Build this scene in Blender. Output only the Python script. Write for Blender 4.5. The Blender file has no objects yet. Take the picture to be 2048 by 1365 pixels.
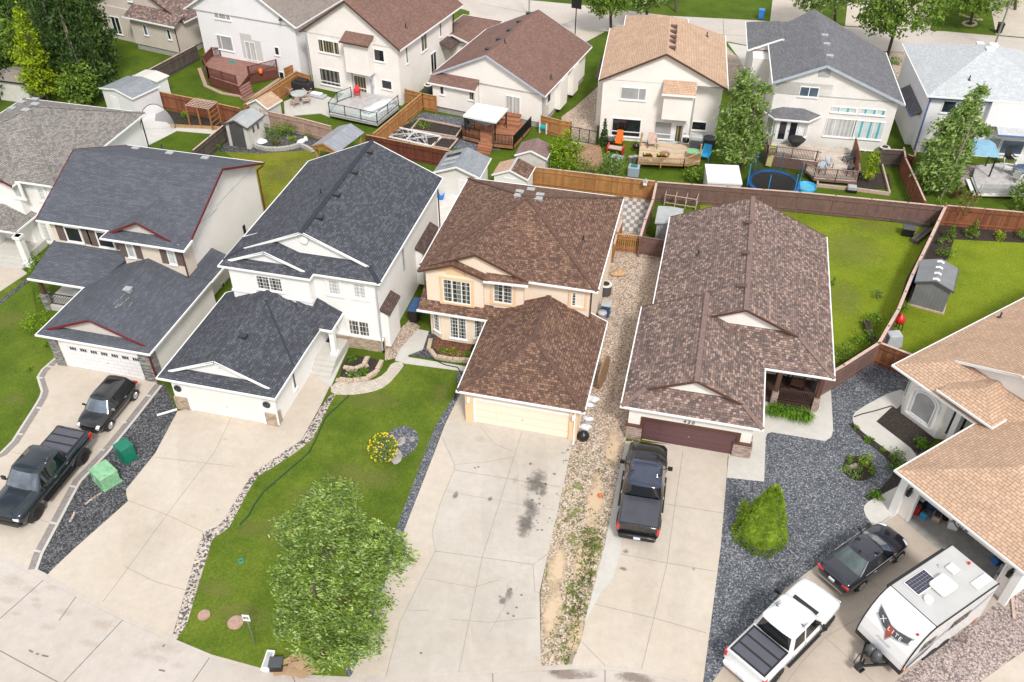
import bpy, math, random
from mathutils import Vector, Matrix
R = math.radians
random.seed(7)
S = bpy.context.scene
COL = S.collection
# ------------------------------------------------------------- camera
FPX, PIT, ROL, YAW, CH = 1789.3, R(39.75), R(.43), R(13.2), 36.0
_f = Vector((0, math.cos(PIT), -math.sin(PIT))); _r = Vector((1, 0, 0)); _u = _r.cross(_f)
_r2 = _r*math.cos(ROL)+_u*math.sin(ROL); _u2 = -_r*math.sin(ROL)+_u*math.cos(ROL)
_Z = Matrix.Rotation(YAW, 3, 'Z')
CF, CR, CU = _Z@_f, _Z@_r2, _Z@_u2
cam = bpy.data.cameras.new('camera'); co = bpy.data.objects.new('camera', cam); COL.objects.link(co)
m = Matrix((CR, CU, -CF)).transposed().to_4x4(); m.translation = (0, 0, CH); co.matrix_world = m
cam.sensor_fit = 'HORIZONTAL'; cam.sensor_width = 36; cam.lens = 36*FPX/2048; cam.clip_end = 3000; cam.clip_start = .5
S.camera = co
# ------------------------------------------------------------- world and sun
SUN_EL, SUN_AZ = R(49), R(150)      # azimuth measured clockwise from +y
w = bpy.data.worlds.new('World'); S.world = w; w.use_nodes = True
nt = w.node_tree; nt.nodes.clear()
bg = nt.nodes.new('ShaderNodeBackground'); out = nt.nodes.new('ShaderNodeOutputWorld')
sky = nt.nodes.new('ShaderNodeTexSky'); sky.sky_type = 'NISHITA'; sky.sun_disc = False
sky.sun_elevation = SUN_EL; sky.sun_rotation = SUN_AZ; sky.dust_density = 2; sky.air_density = 1
tc = nt.nodes.new('ShaderNodeTexCoord'); mp = nt.nodes.new('ShaderNodeMapping'); mp.inputs['Scale'].default_value = (1, 1, 2.2)
nz = nt.nodes.new('ShaderNodeTexNoise'); nz.inputs['Scale'].default_value = 2.6; nz.inputs['Detail'].default_value = 7
rp = nt.nodes.new('ShaderNodeValToRGB'); rp.color_ramp.elements[0].position = .34; rp.color_ramp.elements[1].position = .58
rp.color_ramp.elements[0].color = (.25, .25, .25, 1)
mx = nt.nodes.new('ShaderNodeMixRGB'); mx.inputs[2].default_value = (8.6, 8.5, 8.3, 1)
L = nt.links.new
L(tc.outputs['Generated'], mp.inputs[0]); L(mp.outputs[0], nz.inputs['Vector']); L(nz.outputs['Fac'], rp.inputs[0])
L(rp.outputs[0], mx.inputs[0]); L(sky.outputs[0], mx.inputs[1]); L(mx.outputs[0], bg.inputs[0]); L(bg.outputs[0], out.inputs[0])
bg.inputs[1].default_value = .105
sl = bpy.data.lights.new('sun', 'SUN'); sl.energy = 2.3; sl.angle = R(11); sl.color = (1, .965, .91)
so = bpy.data.objects.new('sun', sl); COL.objects.link(so)
sd = Vector((math.sin(SUN_AZ)*math.cos(SUN_EL), math.cos(SUN_AZ)*math.cos(SUN_EL), math.sin(SUN_EL)))
so.rotation_euler = sd.to_track_quat('Z', 'Y').to_euler(); so.location = (0, 0, 80)
S.view_settings.view_transform = 'Standard'; S.view_settings.look = 'None'
S.view_settings.exposure = .5; S.view_settings.gamma = 1
# ------------------------------------------------------------- photo measurements -> world points
def ray(u, v): return CF+CR*((u-1024)/FPX)-CU*((v-682.5)/FPX)
def at(u, v, z=0):
    d = ray(u, v); return Vector((0, 0, CH))+d*((z-CH)/d.z)
def xy(u, v, z=0):
    p = at(u, v, z); return (p.x, p.y)
def XY(l, z=0): return [xy(u, v, z) for u, v in l]
# ------------------------------------------------------------- materials
MATS = {}
def nodes(name):
    m = bpy.data.materials.new(name); m.use_nodes = True; n = m.node_tree; MATS[name] = m
    return m, n, n.nodes['Principled BSDF']
def N(n, t, **k):
    x = n.nodes.new(t)
    for a, b in k.items():
        if a in x.inputs: x.inputs[a].default_value = b
        else: setattr(x, a, b)
    return x
def ramp(n, stops, interp='LINEAR'):
    r = n.nodes.new('ShaderNodeValToRGB'); e = r.color_ramp; e.interpolation = interp
    while len(e.elements) < len(stops): e.elements.new(.5)
    for el, (p, c) in zip(e.elements, stops):
        el.position = p; el.color = (*c, 1) if len(c) == 3 else c
    return r
def noise(n, scale, detail=4, rough=.55, vec=None):
    x = N(n, 'ShaderNodeTexNoise'); x.inputs['Scale'].default_value = scale; x.inputs['Detail'].default_value = detail; x.inputs['Roughness'].default_value = rough
    if vec is None:
        g = N(n, 'ShaderNodeNewGeometry'); vec = g.outputs['Position']
    n.links.new(vec, x.inputs['Vector']); return x
def mul(n, a, b, fac=1, mode='MULTIPLY'):
    x = N(n, 'ShaderNodeMixRGB', blend_type=mode); x.inputs[0].default_value = fac
    for s, i in ((a, 1), (b, 2)):
        if isinstance(s, tuple): x.inputs[i].default_value = (*s, 1)
        else: n.links.new(s, x.inputs[i])
    return x.outputs[0]
def bump(n, bs, h, dist, st=.6):
    b = N(n, 'ShaderNodeBump'); b.inputs['Distance'].default_value = dist; b.inputs['Strength'].default_value = st
    n.links.new(h, b.inputs['Height']); n.links.new(b.outputs[0], bs.inputs['Normal'])
def plain(name, c, rough=.6, metal=0, var=.12, scale=3, coat=0, spec=.5):
    m, n, b = nodes(name)
    x = noise(n, scale, 5); r = ramp(n, [(.3, (1-var,)*3), (.7, (1+var*.4,)*3)]); n.links.new(x.outputs['Fac'], r.inputs[0])
    n.links.new(mul(n, c, r.outputs[0]), b.inputs['Base Color'])
    b.inputs['Roughness'].default_value = rough; b.inputs['Metallic'].default_value = metal
    b.inputs['Coat Weight'].default_value = coat; b.inputs['Coat Roughness'].default_value = .03
    b.inputs['Specular IOR Level'].default_value = spec
    return m
def stucco(name, c, stain=.12):
    m, n, b = nodes(name)
    a = noise(n, .55, 6, .65); r = ramp(n, [(.3, (1-stain, 1-stain*1.1, 1-stain*1.25)), (.65, (1, 1, 1))]); n.links.new(a.outputs['Fac'], r.inputs[0])
    f = noise(n, 14, 4, .7); r2 = ramp(n, [(.3, (.93,)*3), (.7, (1.03,)*3)]); n.links.new(f.outputs['Fac'], r2.inputs[0])
    n.links.new(mul(n, mul(n, c, r.outputs[0]), r2.outputs[0]), b.inputs['Base Color']); b.inputs['Roughness'].default_value = .9
    bump(n, b, noise(n, 60, 3).outputs['Fac'], .01, .5); return m
def shingle(name, cols, w=.3, h=.15, row_shade=.5, big=.12, rough=.95, con=.55, gray=.3):
    mu = [sum(c[i] for c in cols)/len(cols) for i in range(3)]; cols = [tuple(mu[i]+(c[i]-mu[i])*con for i in range(3)) for c in cols]; cols = [tuple(c[i]*(1-gray)+(sum(c)/3)*gray for i in range(3)) for c in cols]; w *= .8; h *= .85
    m, n, b = nodes(name)
    uv = N(n, 'ShaderNodeUVMap')
    bt = N(n, 'ShaderNodeTexBrick'); bt.offset = .43; bt.offset_frequency = 2; bt.squash = .78; bt.squash_frequency = 3
    n.links.new(uv.outputs[0], bt.inputs['Vector'])
    for k, v in (('Color1', (0, 0, 0, 1)), ('Color2', (1, 1, 1, 1)), ('Mortar', (.5, .5, .5, 1)), ('Scale', 1), ('Mortar Size', .0), ('Brick Width', w), ('Row Height', h), ('Bias', 0)):
        bt.inputs[k].default_value = v
    k = len(cols); r = ramp(n, [(i/k, c) for i, c in enumerate(cols)], 'CONSTANT'); n.links.new(bt.outputs['Color'], r.inputs[0])
    b2 = N(n, 'ShaderNodeTexBrick'); b2.offset = .43; b2.offset_frequency = 2; b2.squash = .78; b2.squash_frequency = 3
    n.links.new(uv.outputs[0], b2.inputs['Vector'])
    for q, v in (('Color1', (1, 1, 1, 1)), ('Color2', (1, 1, 1, 1)), ('Mortar', (row_shade, row_shade, row_shade, 1)), ('Scale', 1), ('Mortar Size', .02), ('Mortar Smooth', .5), ('Brick Width', w), ('Row Height', h)):  # dark tab and row edges paint the overlap shadows into the shingle colour
        b2.inputs[q].default_value = v
    a = noise(n, .8, 6, .7); r2 = ramp(n, [(.3, (1-big,)*3), (.7, (1+big*.6,)*3)]); n.links.new(a.outputs['Fac'], r2.inputs[0])
    gr = noise(n, 45, 3, .8); r3 = ramp(n, [(.3, (.8,)*3), (.7, (1.15,)*3)]); n.links.new(gr.outputs['Fac'], r3.inputs[0])
    c = mul(n, mul(n, mul(n, r.outputs[0], b2.outputs['Color']), r2.outputs[0]), r3.outputs[0])
    n.links.new(c, b.inputs['Base Color']); b.inputs['Roughness'].default_value = rough; b.inputs['Specular IOR Level'].default_value = .25
    bump(n, b, b2.outputs['Color'], .012, .7); return m
def uvbrick(name, c1, c2, mc, w, h, ms=.012, rough=.85, off=.5, bd=.01, nv=None):
    nv = nv or ((.97, 1.01) if name.startswith(('gdoor', 'siding')) else (.85, 1.08))
    m, n, b = nodes(name); uv = N(n, 'ShaderNodeUVMap'); bt = N(n, 'ShaderNodeTexBrick'); bt.offset = off
    n.links.new(uv.outputs[0], bt.inputs['Vector'])
    for q, v in (('Color1', (*c1, 1)), ('Color2', (*c2, 1)), ('Mortar', (*mc, 1)), ('Scale', 1), ('Mortar Size', ms), ('Brick Width', w), ('Row Height', h)):
        bt.inputs[q].default_value = v
    a = noise(n, 2.5, 6, .7); r2 = ramp(n, [(.3, (nv[0],)*3), (.7, (nv[1],)*3)]); n.links.new(a.outputs['Fac'], r2.inputs[0])
    n.links.new(mul(n, bt.outputs['Color'], r2.outputs[0]), b.inputs['Base Color']); b.inputs['Roughness'].default_value = rough
    bump(n, b, bt.outputs['Fac'], -bd, .8); return m
def concrete(name, c, stain=(.78, .74, .68), amt=.5):
    m, n, b = nodes(name)
    a = noise(n, .22, 8, .62); r = ramp(n, [(.35, stain), (.62, (1, 1, 1))]); n.links.new(a.outputs['Fac'], r.inputs[0])
    f = noise(n, 2.2, 8, .7); r2 = ramp(n, [(.3, (.9, .9, .91)), (.7, (1.05, 1.04, 1.02))]); n.links.new(f.outputs['Fac'], r2.inputs[0])
    s = noise(n, 30, 3, .8); r3 = ramp(n, [(.25, (.86,)*3), (.5, (1.0,)*3), (.8, (1.05,)*3)]); n.links.new(s.outputs['Fac'], r3.inputs[0])
    t = noise(n, .9, 10, .75); r4 = ramp(n, [(.24, (.72, .66, .6)), (.33, (1, 1, 1))]); n.links.new(t.outputs['Fac'], r4.inputs[0])
    c0 = mul(n, c, r.outputs[0], amt)
    n.links.new(mul(n, mul(n, mul(n, c0, r2.outputs[0]), r3.outputs[0]), r4.outputs[0], .6), b.inputs['Base Color'])
    b.inputs['Roughness'].default_value = .88; bump(n, b, f.outputs['Fac'], .01, .3); return m
def grass(name, a, b_, c, dry=.5):
    m, n, b = nodes(name)
    x = noise(n, .35, 8, .65); r = ramp(n, [(.32, a), (.5, b_), (.68, c)]); n.links.new(x.outputs['Fac'], r.inputs[0])
    y = noise(n, 9, 6, .8); r2 = ramp(n, [(.3, (.55, .6, .5)), (.55, (1, 1, 1)), (.75, (1.35, 1.3, 1.2))]); n.links.new(y.outputs['Fac'], r2.inputs[0])
    z = noise(n, 34, 3, .8); r3 = ramp(n, [(.3, (.6, .62, .55)), (.7, (1.3, 1.3, 1.25))]); n.links.new(z.outputs['Fac'], r3.inputs[0])
    d = noise(n, 1.3, 7, .7); r4 = ramp(n, [(.58, (0, 0, 0)), (.74, (dry, dry, dry))]); n.links.new(d.outputs['Fac'], r4.inputs[0])
    c1 = mul(n, mul(n, r.outputs[0], r2.outputs[0]), r3.outputs[0])
    mxx = N(n, 'ShaderNodeMixRGB'); n.links.new(r4.outputs[0], mxx.inputs[0]); n.links.new(c1, mxx.inputs[1])
    n.links.new(mul(n, (.26, .23, .08), r3.outputs[0]), mxx.inputs[2])
    n.links.new(mxx.outputs[0], b.inputs['Base Color']); b.inputs['Roughness'].default_value = .95; b.inputs['Specular IOR Level'].default_value = .15
    bump(n, b, y.outputs['Fac'], .06, .6); return m
def gravel(name, cols, scale=14, weeds=0, wcol=(.09, .12, .02), bd=.03):
    m, n, b = nodes(name); g = N(n, 'ShaderNodeNewGeometry')
    v = N(n, 'ShaderNodeTexVoronoi'); v.inputs['Scale'].default_value = scale; n.links.new(g.outputs['Position'], v.inputs['Vector'])
    sp = N(n, 'ShaderNodeSeparateColor'); n.links.new(v.outputs['Color'], sp.inputs[0])
    k = len(cols); r = ramp(n, [(i/k, c) for i, c in enumerate(cols)], 'CONSTANT'); n.links.new(sp.outputs[0], r.inputs[0])
    e = ramp(n, [(.0, (1.1,)*3), (.8, (.55,)*3)]); 
    v2 = N(n, 'ShaderNodeMath', operation='MULTIPLY'); v2.inputs[1].default_value = 1.0; n.links.new(v.outputs['Distance'], v2.inputs[0]); n.links.new(v2.outputs[0], e.inputs[0])
    a = noise(n, .5, 7, .65); r2 = ramp(n, [(.3, (.84,)*3), (.7, (1.12,)*3)]); n.links.new(a.outputs['Fac'], r2.inputs[0])
    c = mul(n, mul(n, r.outputs[0], e.outputs[0]), r2.outputs[0])
    if weeds:
        d = noise(n, 1.1, 8, .78); r4 = ramp(n, [(.66-weeds, (0, 0, 0)), (.72-weeds, (.9,)*3)]); n.links.new(d.outputs['Fac'], r4.inputs[0])
        mm = N(n, 'ShaderNodeMixRGB'); n.links.new(r4.outputs[0], mm.inputs[0]); n.links.new(c, mm.inputs[1])
        wn = noise(n, 20, 4, .8); wr = ramp(n, [(.3, tuple(q*.5 for q in wcol)), (.7, tuple(q*1.5 for q in wcol))]); n.links.new(wn.outputs['Fac'], wr.inputs[0])
        n.links.new(wr.outputs[0], mm.inputs[2]); c = mm.outputs[0]
    n.links.new(c, b.inputs['Base Color']); b.inputs['Roughness'].default_value = .9
    bump(n, b, v.outputs['Distance'], -bd, .8); return m
def softstain(name, c, dens=.9, sc=3.0, spread=.25):
    m, n, b = nodes(name); tc_ = N(n, 'ShaderNodeTexCoord'); vs = N(n, 'ShaderNodeVectorMath', operation='SUBTRACT'); n.links.new(tc_.outputs['Generated'], vs.inputs[0]); vs.inputs[1].default_value = (.5, .5, .5)
    mm = N(n, 'ShaderNodeVectorMath', operation='MULTIPLY'); n.links.new(vs.outputs[0], mm.inputs[0]); mm.inputs[1].default_value = (2, 2, 0)
    ln = N(n, 'ShaderNodeVectorMath', operation='LENGTH'); n.links.new(mm.outputs[0], ln.inputs[0])
    x = noise(n, sc, 9, .75); a = N(n, 'ShaderNodeMath', operation='MULTIPLY_ADD'); n.links.new(x.outputs['Fac'], a.inputs[0]); a.inputs[1].default_value = 2.2; a.inputs[2].default_value = -1.1
    d = N(n, 'ShaderNodeMath', operation='ADD'); n.links.new(ln.outputs['Value'], d.inputs[0]); n.links.new(a.outputs[0], d.inputs[1])
    r = ramp(n, [(.35, (dens,)*3), (.35+spread, (dens*.45,)*3), (.92, (0, 0, 0))]); n.links.new(d.outputs[0], r.inputs[0]); n.links.new(r.outputs[0], b.inputs['Alpha'])
    b.inputs['Base Color'].default_value = (*c, 1); b.inputs['Roughness'].default_value = .75; return m
def island(name, cols, rough=.8, grain=30):
    m, n, b = nodes(name); g = N(n, 'ShaderNodeNewGeometry')
    r = ramp(n, [(i/max(1, len(cols)-1), c) for i, c in enumerate(cols)]); n.links.new(g.outputs['Random Per Island'], r.inputs[0])
    x = noise(n, 2.2, 7, .7); r2 = ramp(n, [(.3, (.75,)*3), (.7, (1.15,)*3)]); n.links.new(x.outputs['Fac'], r2.inputs[0])
    n.links.new(mul(n, r.outputs[0], r2.outputs[0]), b.inputs['Base Color']); b.inputs['Roughness'].default_value = rough; return m
def leafmat(name, cols, trans=.35):
    m, n, b = nodes(name); g = N(n, 'ShaderNodeNewGeometry')
    r = ramp(n, [(i/max(1, len(cols)-1), c) for i, c in enumerate(cols)]); n.links.new(g.outputs['Random Per Island'], r.inputs[0])
    x = noise(n, 1.5, 5, .8); r2 = ramp(n, [(.34, (.42, .5, .35)), (.5, (.95, .95, .9)), (.66, (1.75, 1.6, 1.5))]); n.links.new(x.outputs['Fac'], r2.inputs[0])
    c = mul(n, r.outputs[0], r2.outputs[0]); n.links.new(c, b.inputs['Base Color']); b.inputs['Roughness'].default_value = .55
    b.inputs['Specular IOR Level'].default_value = .35
    t = N(n, 'ShaderNodeBsdfTranslucent'); n.links.new(c, t.inputs[0]); mi = N(n, 'ShaderNodeMixShader'); mi.inputs[0].default_value = trans
    o = n.nodes['Material Output']; n.links.new(b.outputs[0], mi.inputs[1]); n.links.new(t.outputs[0], mi.inputs[2]); n.links.new(mi.outputs[0], o.inputs[0]); return m
def stripes(name, c1, c2, period, axis=2, rough=.3, duty=.5, coat=0):
    m, n, b = nodes(name); uv = N(n, 'ShaderNodeUVMap'); sp = N(n, 'ShaderNodeSeparateXYZ'); n.links.new(uv.outputs[0], sp.inputs[0])
    a = N(n, 'ShaderNodeMath', operation='DIVIDE'); n.links.new(sp.outputs[0 if axis == 0 else 1], a.inputs[0]); a.inputs[1].default_value = period
    f = N(n, 'ShaderNodeMath', operation='FRACT'); n.links.new(a.outputs[0], f.inputs[0])
    r = ramp(n, [(0, c1), (duty, c1), (min(.99, duty+.12), c2), (1, c2)]); n.links.new(f.outputs[0], r.inputs[0])
    x = noise(n, 1.5, 5); r2 = ramp(n, [(.3, (.85,)*3), (.7, (1.08,)*3)]); n.links.new(x.outputs['Fac'], r2.inputs[0])
    n.links.new(mul(n, r.outputs[0], r2.outputs[0]), b.inputs['Base Color']); b.inputs['Roughness'].default_value = rough
    b.inputs['Coat Weight'].default_value = coat; b.inputs['Coat Roughness'].default_value = .03
    bump(n, b, f.outputs[0], .01, .3); return m
# ------------------------------------------------------------- mesh builder
class MB:
    def __init__(s): s.v = []; s.f = []; s.m = []; s.sm = []
    def face(s, pts, mi=0, smooth=False):
        i = len(s.v); s.v += [Vector(p) for p in pts]; s.f.append(list(range(i, i+len(pts)))); s.m.append(mi); s.sm.append(smooth)
    def raw(s, vs, fs, mi=0, smooth=False):
        i = len(s.v); s.v += [Vector(p) for p in vs]
        for f in fs: s.f.append([i+k for k in f]); s.m.append(mi); s.sm.append(smooth)
    def box(s, x0, x1, y0, y1, z0, z1, mi=0):
        s.hexa([(x0, y0, z0), (x1, y0, z0), (x1, y1, z0), (x0, y1, z0)], [(x0, y0, z1), (x1, y0, z1), (x1, y1, z1), (x0, y1, z1)], mi)
    def hexa(s, b, t, mi=0):
        s.raw(list(b)+list(t), [(3, 2, 1, 0), (4, 5, 6, 7), (0, 1, 5, 4), (1, 2, 6, 5), (2, 3, 7, 6), (3, 0, 4, 7)], mi)
    def cbox(s, c, d, mi=0): s.box(c[0]-d[0]/2, c[0]+d[0]/2, c[1]-d[1]/2, c[1]+d[1]/2, c[2]-d[2]/2, c[2]+d[2]/2, mi)
    def beam(s, a, b, w, h, mi=0, up=(0, 0, 1)):
        a = Vector(a); b = Vector(b); d = (b-a).normalized(); up = Vector(up)
        if abs(d.dot(up)) > .97: up = Vector((0, 1, 0))
        sd_ = d.cross(up).normalized(); u = sd_.cross(d)
        q = [(-1, -1), (1, -1), (1, 1), (-1, 1)]
        s.hexa([a+sd_*(x*w/2)+u*(y*h/2) for x, y in q], [b+sd_*(x*w/2)+u*(y*h/2) for x, y in q], mi)
    def prism(s, poly, z0, z1, mi=0, bottom=False):
        n = len(poly); ar = sum(poly[i][0]*poly[(i+1) % n][1]-poly[(i+1) % n][0]*poly[i][1] for i in range(n))
        if ar < 0: poly = poly[::-1]
        vs = [(p[0], p[1], z0) for p in poly]+[(p[0], p[1], z1) for p in poly]
        fs = [list(range(n, 2*n))]+[(i, (i+1) % n, n+(i+1) % n, n+i) for i in range(n)]
        if bottom: fs.append(list(range(n))[::-1])
        s.raw(vs, fs, mi)
    def cyl(s, a, b, r, r2=None, seg=10, mi=0, smooth=True, cap=True):
        a = Vector(a); b = Vector(b); d = (b-a).normalized(); r2 = r if r2 is None else r2
        x = d.orthogonal().normalized(); y = d.cross(x); vs = []
        for c, q in ((a, r), (b, r2)):
            vs += [c+(x*math.cos(2*math.pi*i/seg)+y*math.sin(2*math.pi*i/seg))*q for i in range(seg)]
        s.raw(vs, [(i, (i+1) % seg, seg+(i+1) % seg, seg+i) for i in range(seg)], mi, smooth)
        if cap: s.raw(vs, [list(range(seg))[::-1], list(range(seg, 2*seg))], mi)
    def tube(s, pts, r, seg=6, mi=0):
        for a, b in zip(pts, pts[1:]): s.cyl(a, b, r, seg=seg, mi=mi)
    def lathe(s, c, prof, seg=16, mi=0, smooth=True):
        k = len(prof); vs = []
        for r, z in prof: vs += [(c[0]+r*math.cos(2*math.pi*i/seg), c[1]+r*math.sin(2*math.pi*i/seg), c[2]+z) for i in range(seg)]
        fs = [(j*seg+i, j*seg+(i+1) % seg, (j+1)*seg+(i+1) % seg, (j+1)*seg+i) for j in range(k-1) for i in range(seg)]
        s.raw(vs, fs, mi, smooth)
    def loft(s, rings, mi=0, smooth=True, caps=True, mfun=None):
        n = len(rings[0]); vs = [p for r in rings for p in r]; base = len(s.v); s.v += [Vector(p) for p in vs]
        for j in range(len(rings)-1):
            for i in range(n):
                s.f.append([base+j*n+i, base+j*n+(i+1) % n, base+(j+1)*n+(i+1) % n, base+(j+1)*n+i]); s.m.append(mfun(j, i) if mfun else mi); s.sm.append(smooth)
        if caps:
            s.f.append([base+i for i in range(n)][::-1]); s.m.append(mi); s.sm.append(False)
            s.f.append([base+(len(rings)-1)*n+i for i in range(n)]); s.m.append(mi); s.sm.append(False)
    def build(s, name, mats, parent=None, off=(0, 0, 0), fix=False, sub=0, bev=0):
        if not isinstance(mats, (list, tuple)): mats = [mats]
        me = bpy.data.meshes.new(name); o3 = Vector(off)
        me.from_pydata([v-o3 for v in s.v], [], s.f)
        for x in mats: me.materials.append(MATS[x] if isinstance(x, str) else x)
        me.polygons.foreach_set('material_index', s.m); me.polygons.foreach_set('use_smooth', s.sm)
        uv = me.uv_layers.new(name='UVMap').data
        for p in me.polygons:
            nn = p.normal
            t = Vector((0, 0, 1)).cross(nn)
            t = Vector((1, 0, 0)) if t.length < .02 else t.normalized()
            b = nn.cross(t)
            for li in p.loop_indices:
                q = s.v[me.loops[li].vertex_index]; uv[li].uv = (q.dot(t), q.dot(b))
        me.update()
        if fix:
            import bmesh
            bm = bmesh.new(); bm.from_mesh(me); bmesh.ops.remove_doubles(bm, verts=bm.verts, dist=.0005)
            bmesh.ops.recalc_face_normals(bm, faces=bm.faces); bm.to_mesh(me); bm.free()
        o = bpy.data.objects.new(name, me); COL.objects.link(o)
        if parent is not None: o.parent = parent
        if bev:
            md = o.modifiers.new('bevel', 'BEVEL'); md.width = bev; md.segments = 2; md.limit_method = 'ANGLE'; md.angle_limit = R(40)
        if sub:
            md = o.modifiers.new('sub', 'SUBSURF'); md.levels = sub; md.render_levels = sub
        return o
def tag(o, label, cat, group=None, kind=None):
    o['label'] = label; o['category'] = cat
    if group: o['group'] = group
    if kind: o['kind'] = kind
    return o
def thing(name, label, cat, loc, rz=0, group=None):
    o = bpy.data.objects.new(name, None); COL.objects.link(o); o.location = loc; o.rotation_euler = (0, 0, rz); o.empty_display_size = .3
    return tag(o, label, cat, group)
def copy_tree(o, parent=None):
    c = o.copy(); COL.objects.link(c); c.parent = parent
    for ch in [x for x in COL.objects if x.parent == o]: copy_tree(ch, c)
    return c
def struct(name, mb, mats, label=None, off=(0, 0, 0), kind='structure'):
    o = mb.build(name, mats, off=off); o['kind'] = kind
    if label: o['label'] = label
    return o
_ord = [0]
def sheet(name, poly, z, mat, label=None, kind='structure', z0=-.15):
    mb = MB(); mb.prism(poly, z0, z); return struct(name, mb, mat, label, kind=kind)
def smoothpoly(pts, it=2):
    for _ in range(it):
        q = []
        for a, b in zip(pts, pts[1:]+pts[:1]):
            q += [(a[0]*.75+b[0]*.25, a[1]*.75+b[1]*.25), (a[0]*.25+b[0]*.75, a[1]*.25+b[1]*.75)]
        pts = q
    return pts
def strip(mb, pts, w, z0, z1, mi=0):      # a band of width w along a ground polyline
    pts = [Vector((p[0], p[1], 0)) for p in pts]; L_ = []; R_ = []
    for i, p in enumerate(pts):
        d = (pts[min(i+1, len(pts)-1)]-pts[max(i-1, 0)]).normalized(); nn = Vector((-d.y, d.x, 0))*(w/2); L_.append(p+nn); R_.append(p-nn)
    for i in range(len(pts)-1):
        a = [L_[i], R_[i], R_[i+1], L_[i+1]]
        mb.hexa([(q.x, q.y, z0) for q in a], [(q.x, q.y, z1) for q in a], mi)
# ------------------------------------------------------------- materials used
stucco('stucco_white', (.74, .71, .68)); stucco('stucco_bright', (.84, .83, .82), .05); stucco('stucco_cream', (.82, .69, .56), .07)
stucco('stucco_peach', (.78, .54, .33), .05); stucco('stucco_pink', (.87, .82, .78), .1); stucco('stucco_grey', (.80, .775, .75), .12); stucco('stucco_ice', (.83, .82, .845), .06)
stucco('stucco_tan', (.62, .55, .49), .14); stucco('stucco_patch', (.58, .58, .57), .1); stucco('stucco_offwhite', (.86, .82, .78), .08)
plain('trim_white', (.82, .82, .82), .4, var=.06); plain('trim_maroon', (.14, .015, .022), .45); plain('trim_brown', (.10, .045, .03), .45); plain('trim_blue', (.10, .16, .36), .45)
plain('trim_grey', (.42, .43, .45), .5); plain('trim_dark', (.02, .018, .018), .45); plain('trim_bluegrey', (.42, .47, .55), .5)
shingle('sh_navy', [(.045, .051, .07), (.07, .077, .10), (.10, .11, .14), (.06, .066, .088), (.13, .14, .17)], .33, .15)
shingle('sh_slate', [(.075, .085, .115), (.095, .105, .14), (.12, .13, .165), (.085, .095, .125)], .5, .14, .7, .14)
shingle('sh_brown', [(.11, .058, .045), (.17, .088, .062), (.24, .13, .085), (.075, .045, .042), (.20, .105, .07), (.32, .19, .12)], .25, .17, con=.6, gray=.12)
shingle('sh_mix', [(.175, .118, .11), (.20, .125, .105), (.30, .20, .16), (.085, .07, .068), (.27, .18, .16), (.46, .32, .255), (.12, .09, .088)], .26, .17, con=.68, gray=.12)
shingle('sh_greymix', [(.20, .18, .165), (.28, .25, .23), (.36, .32, .29), (.15, .14, .14), (.31, .27, .24)], .33, .15)
shingle('sh_redbrown', [(.20, .09, .065), (.25, .12, .085), (.30, .15, .11), (.22, .10, .075)], .3, .14, .62)
shingle('sh_tan', [(.47, .31, .21), (.54, .36, .25), (.60, .41, .285), (.50, .33, .225)], .42, .19, .5, gray=.05)
shingle('sh_grey', [(.13, .13, .15), (.17, .17, .19), (.21, .21, .235), (.15, .15, .17)], .32, .14, .65)
shingle('sh_ice', [(.42, .45, .48), (.50, .53, .56), (.56, .59, .62), (.46, .49, .53)], .32, .14, .7, .08)
shingle('sh_darkbrown', [(.10, .06, .05), (.15, .085, .07), (.20, .12, .10), (.08, .055, .05)], .3, .14)
shingle('sh_taupe', [(.24, .19, .165), (.28, .225, .195), (.32, .26, .225)], .32, .14, .7)
shingle('sh_shedgrey', [(.22, .25, .29), (.26, .29, .33), (.30, .33, .37)], .32, .14, .7)
shingle('sh_maroonshed', [(.23, .12, .11), (.27, .15, .14), (.31, .18, .16)], .32, .14, .7)
plain('sh_cap', (.125, .075, .058), .95, var=.3, scale=6, spec=.2); plain('sh_cap2', (.21, .145, .128), .95, var=.25, scale=6, spec=.2); plain('sh_capdark', (.04, .045, .06), .95, var=.25, scale=6, spec=.2)
plain('sh_moss', (.22, .25, .22), .95, var=.5, scale=8, spec=.2)
concrete('conc_street', (.50, .455, .42)); concrete('conc_drive', (.53, .47, .405)); concrete('conc_light', (.53, .515, .485), amt=.3); concrete('conc_tan', (.45, .385, .325), amt=.4)
concrete('conc_c', (.50, .462, .418), amt=.5)
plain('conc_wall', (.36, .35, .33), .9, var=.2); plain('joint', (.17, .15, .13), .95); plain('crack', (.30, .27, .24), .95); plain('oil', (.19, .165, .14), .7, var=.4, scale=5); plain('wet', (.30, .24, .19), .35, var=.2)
plain('rustmark', (.46, .33, .24), .9, var=.2, scale=8)
grass('grass_deep', (.07, .115, .012), (.105, .155, .017), (.15, .195, .025), .4); grass('grass_yellow', (.135, .185, .012), (.18, .23, .016), (.22, .26, .022), .35)
grass('grass_back', (.05, .09, .008), (.078, .125, .01), (.11, .155, .015), .4); grass('grass_dry', (.12, .14, .012), (.18, .19, .02), (.24, .22, .04), .8)
gravel('gravel_blue', [(.10, .11, .135), (.145, .155, .185), (.06, .065, .083), (.20, .215, .24), (.135, .145, .17), (.34, .35, .36), (.105, .113, .135)], 16)
gravel('gravel_black', [(.05, .052, .06), (.09, .095, .11), (.03, .03, .035), (.14, .145, .16), (.07, .07, .08), (.22, .22, .22)], 15, .04, (.10, .12, .03))
gravel('pebble', [(.58, .47, .37), (.42, .31, .23), (.72, .62, .52), (.30, .23, .18), (.64, .52, .42), (.50, .38, .30)], 13)
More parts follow.
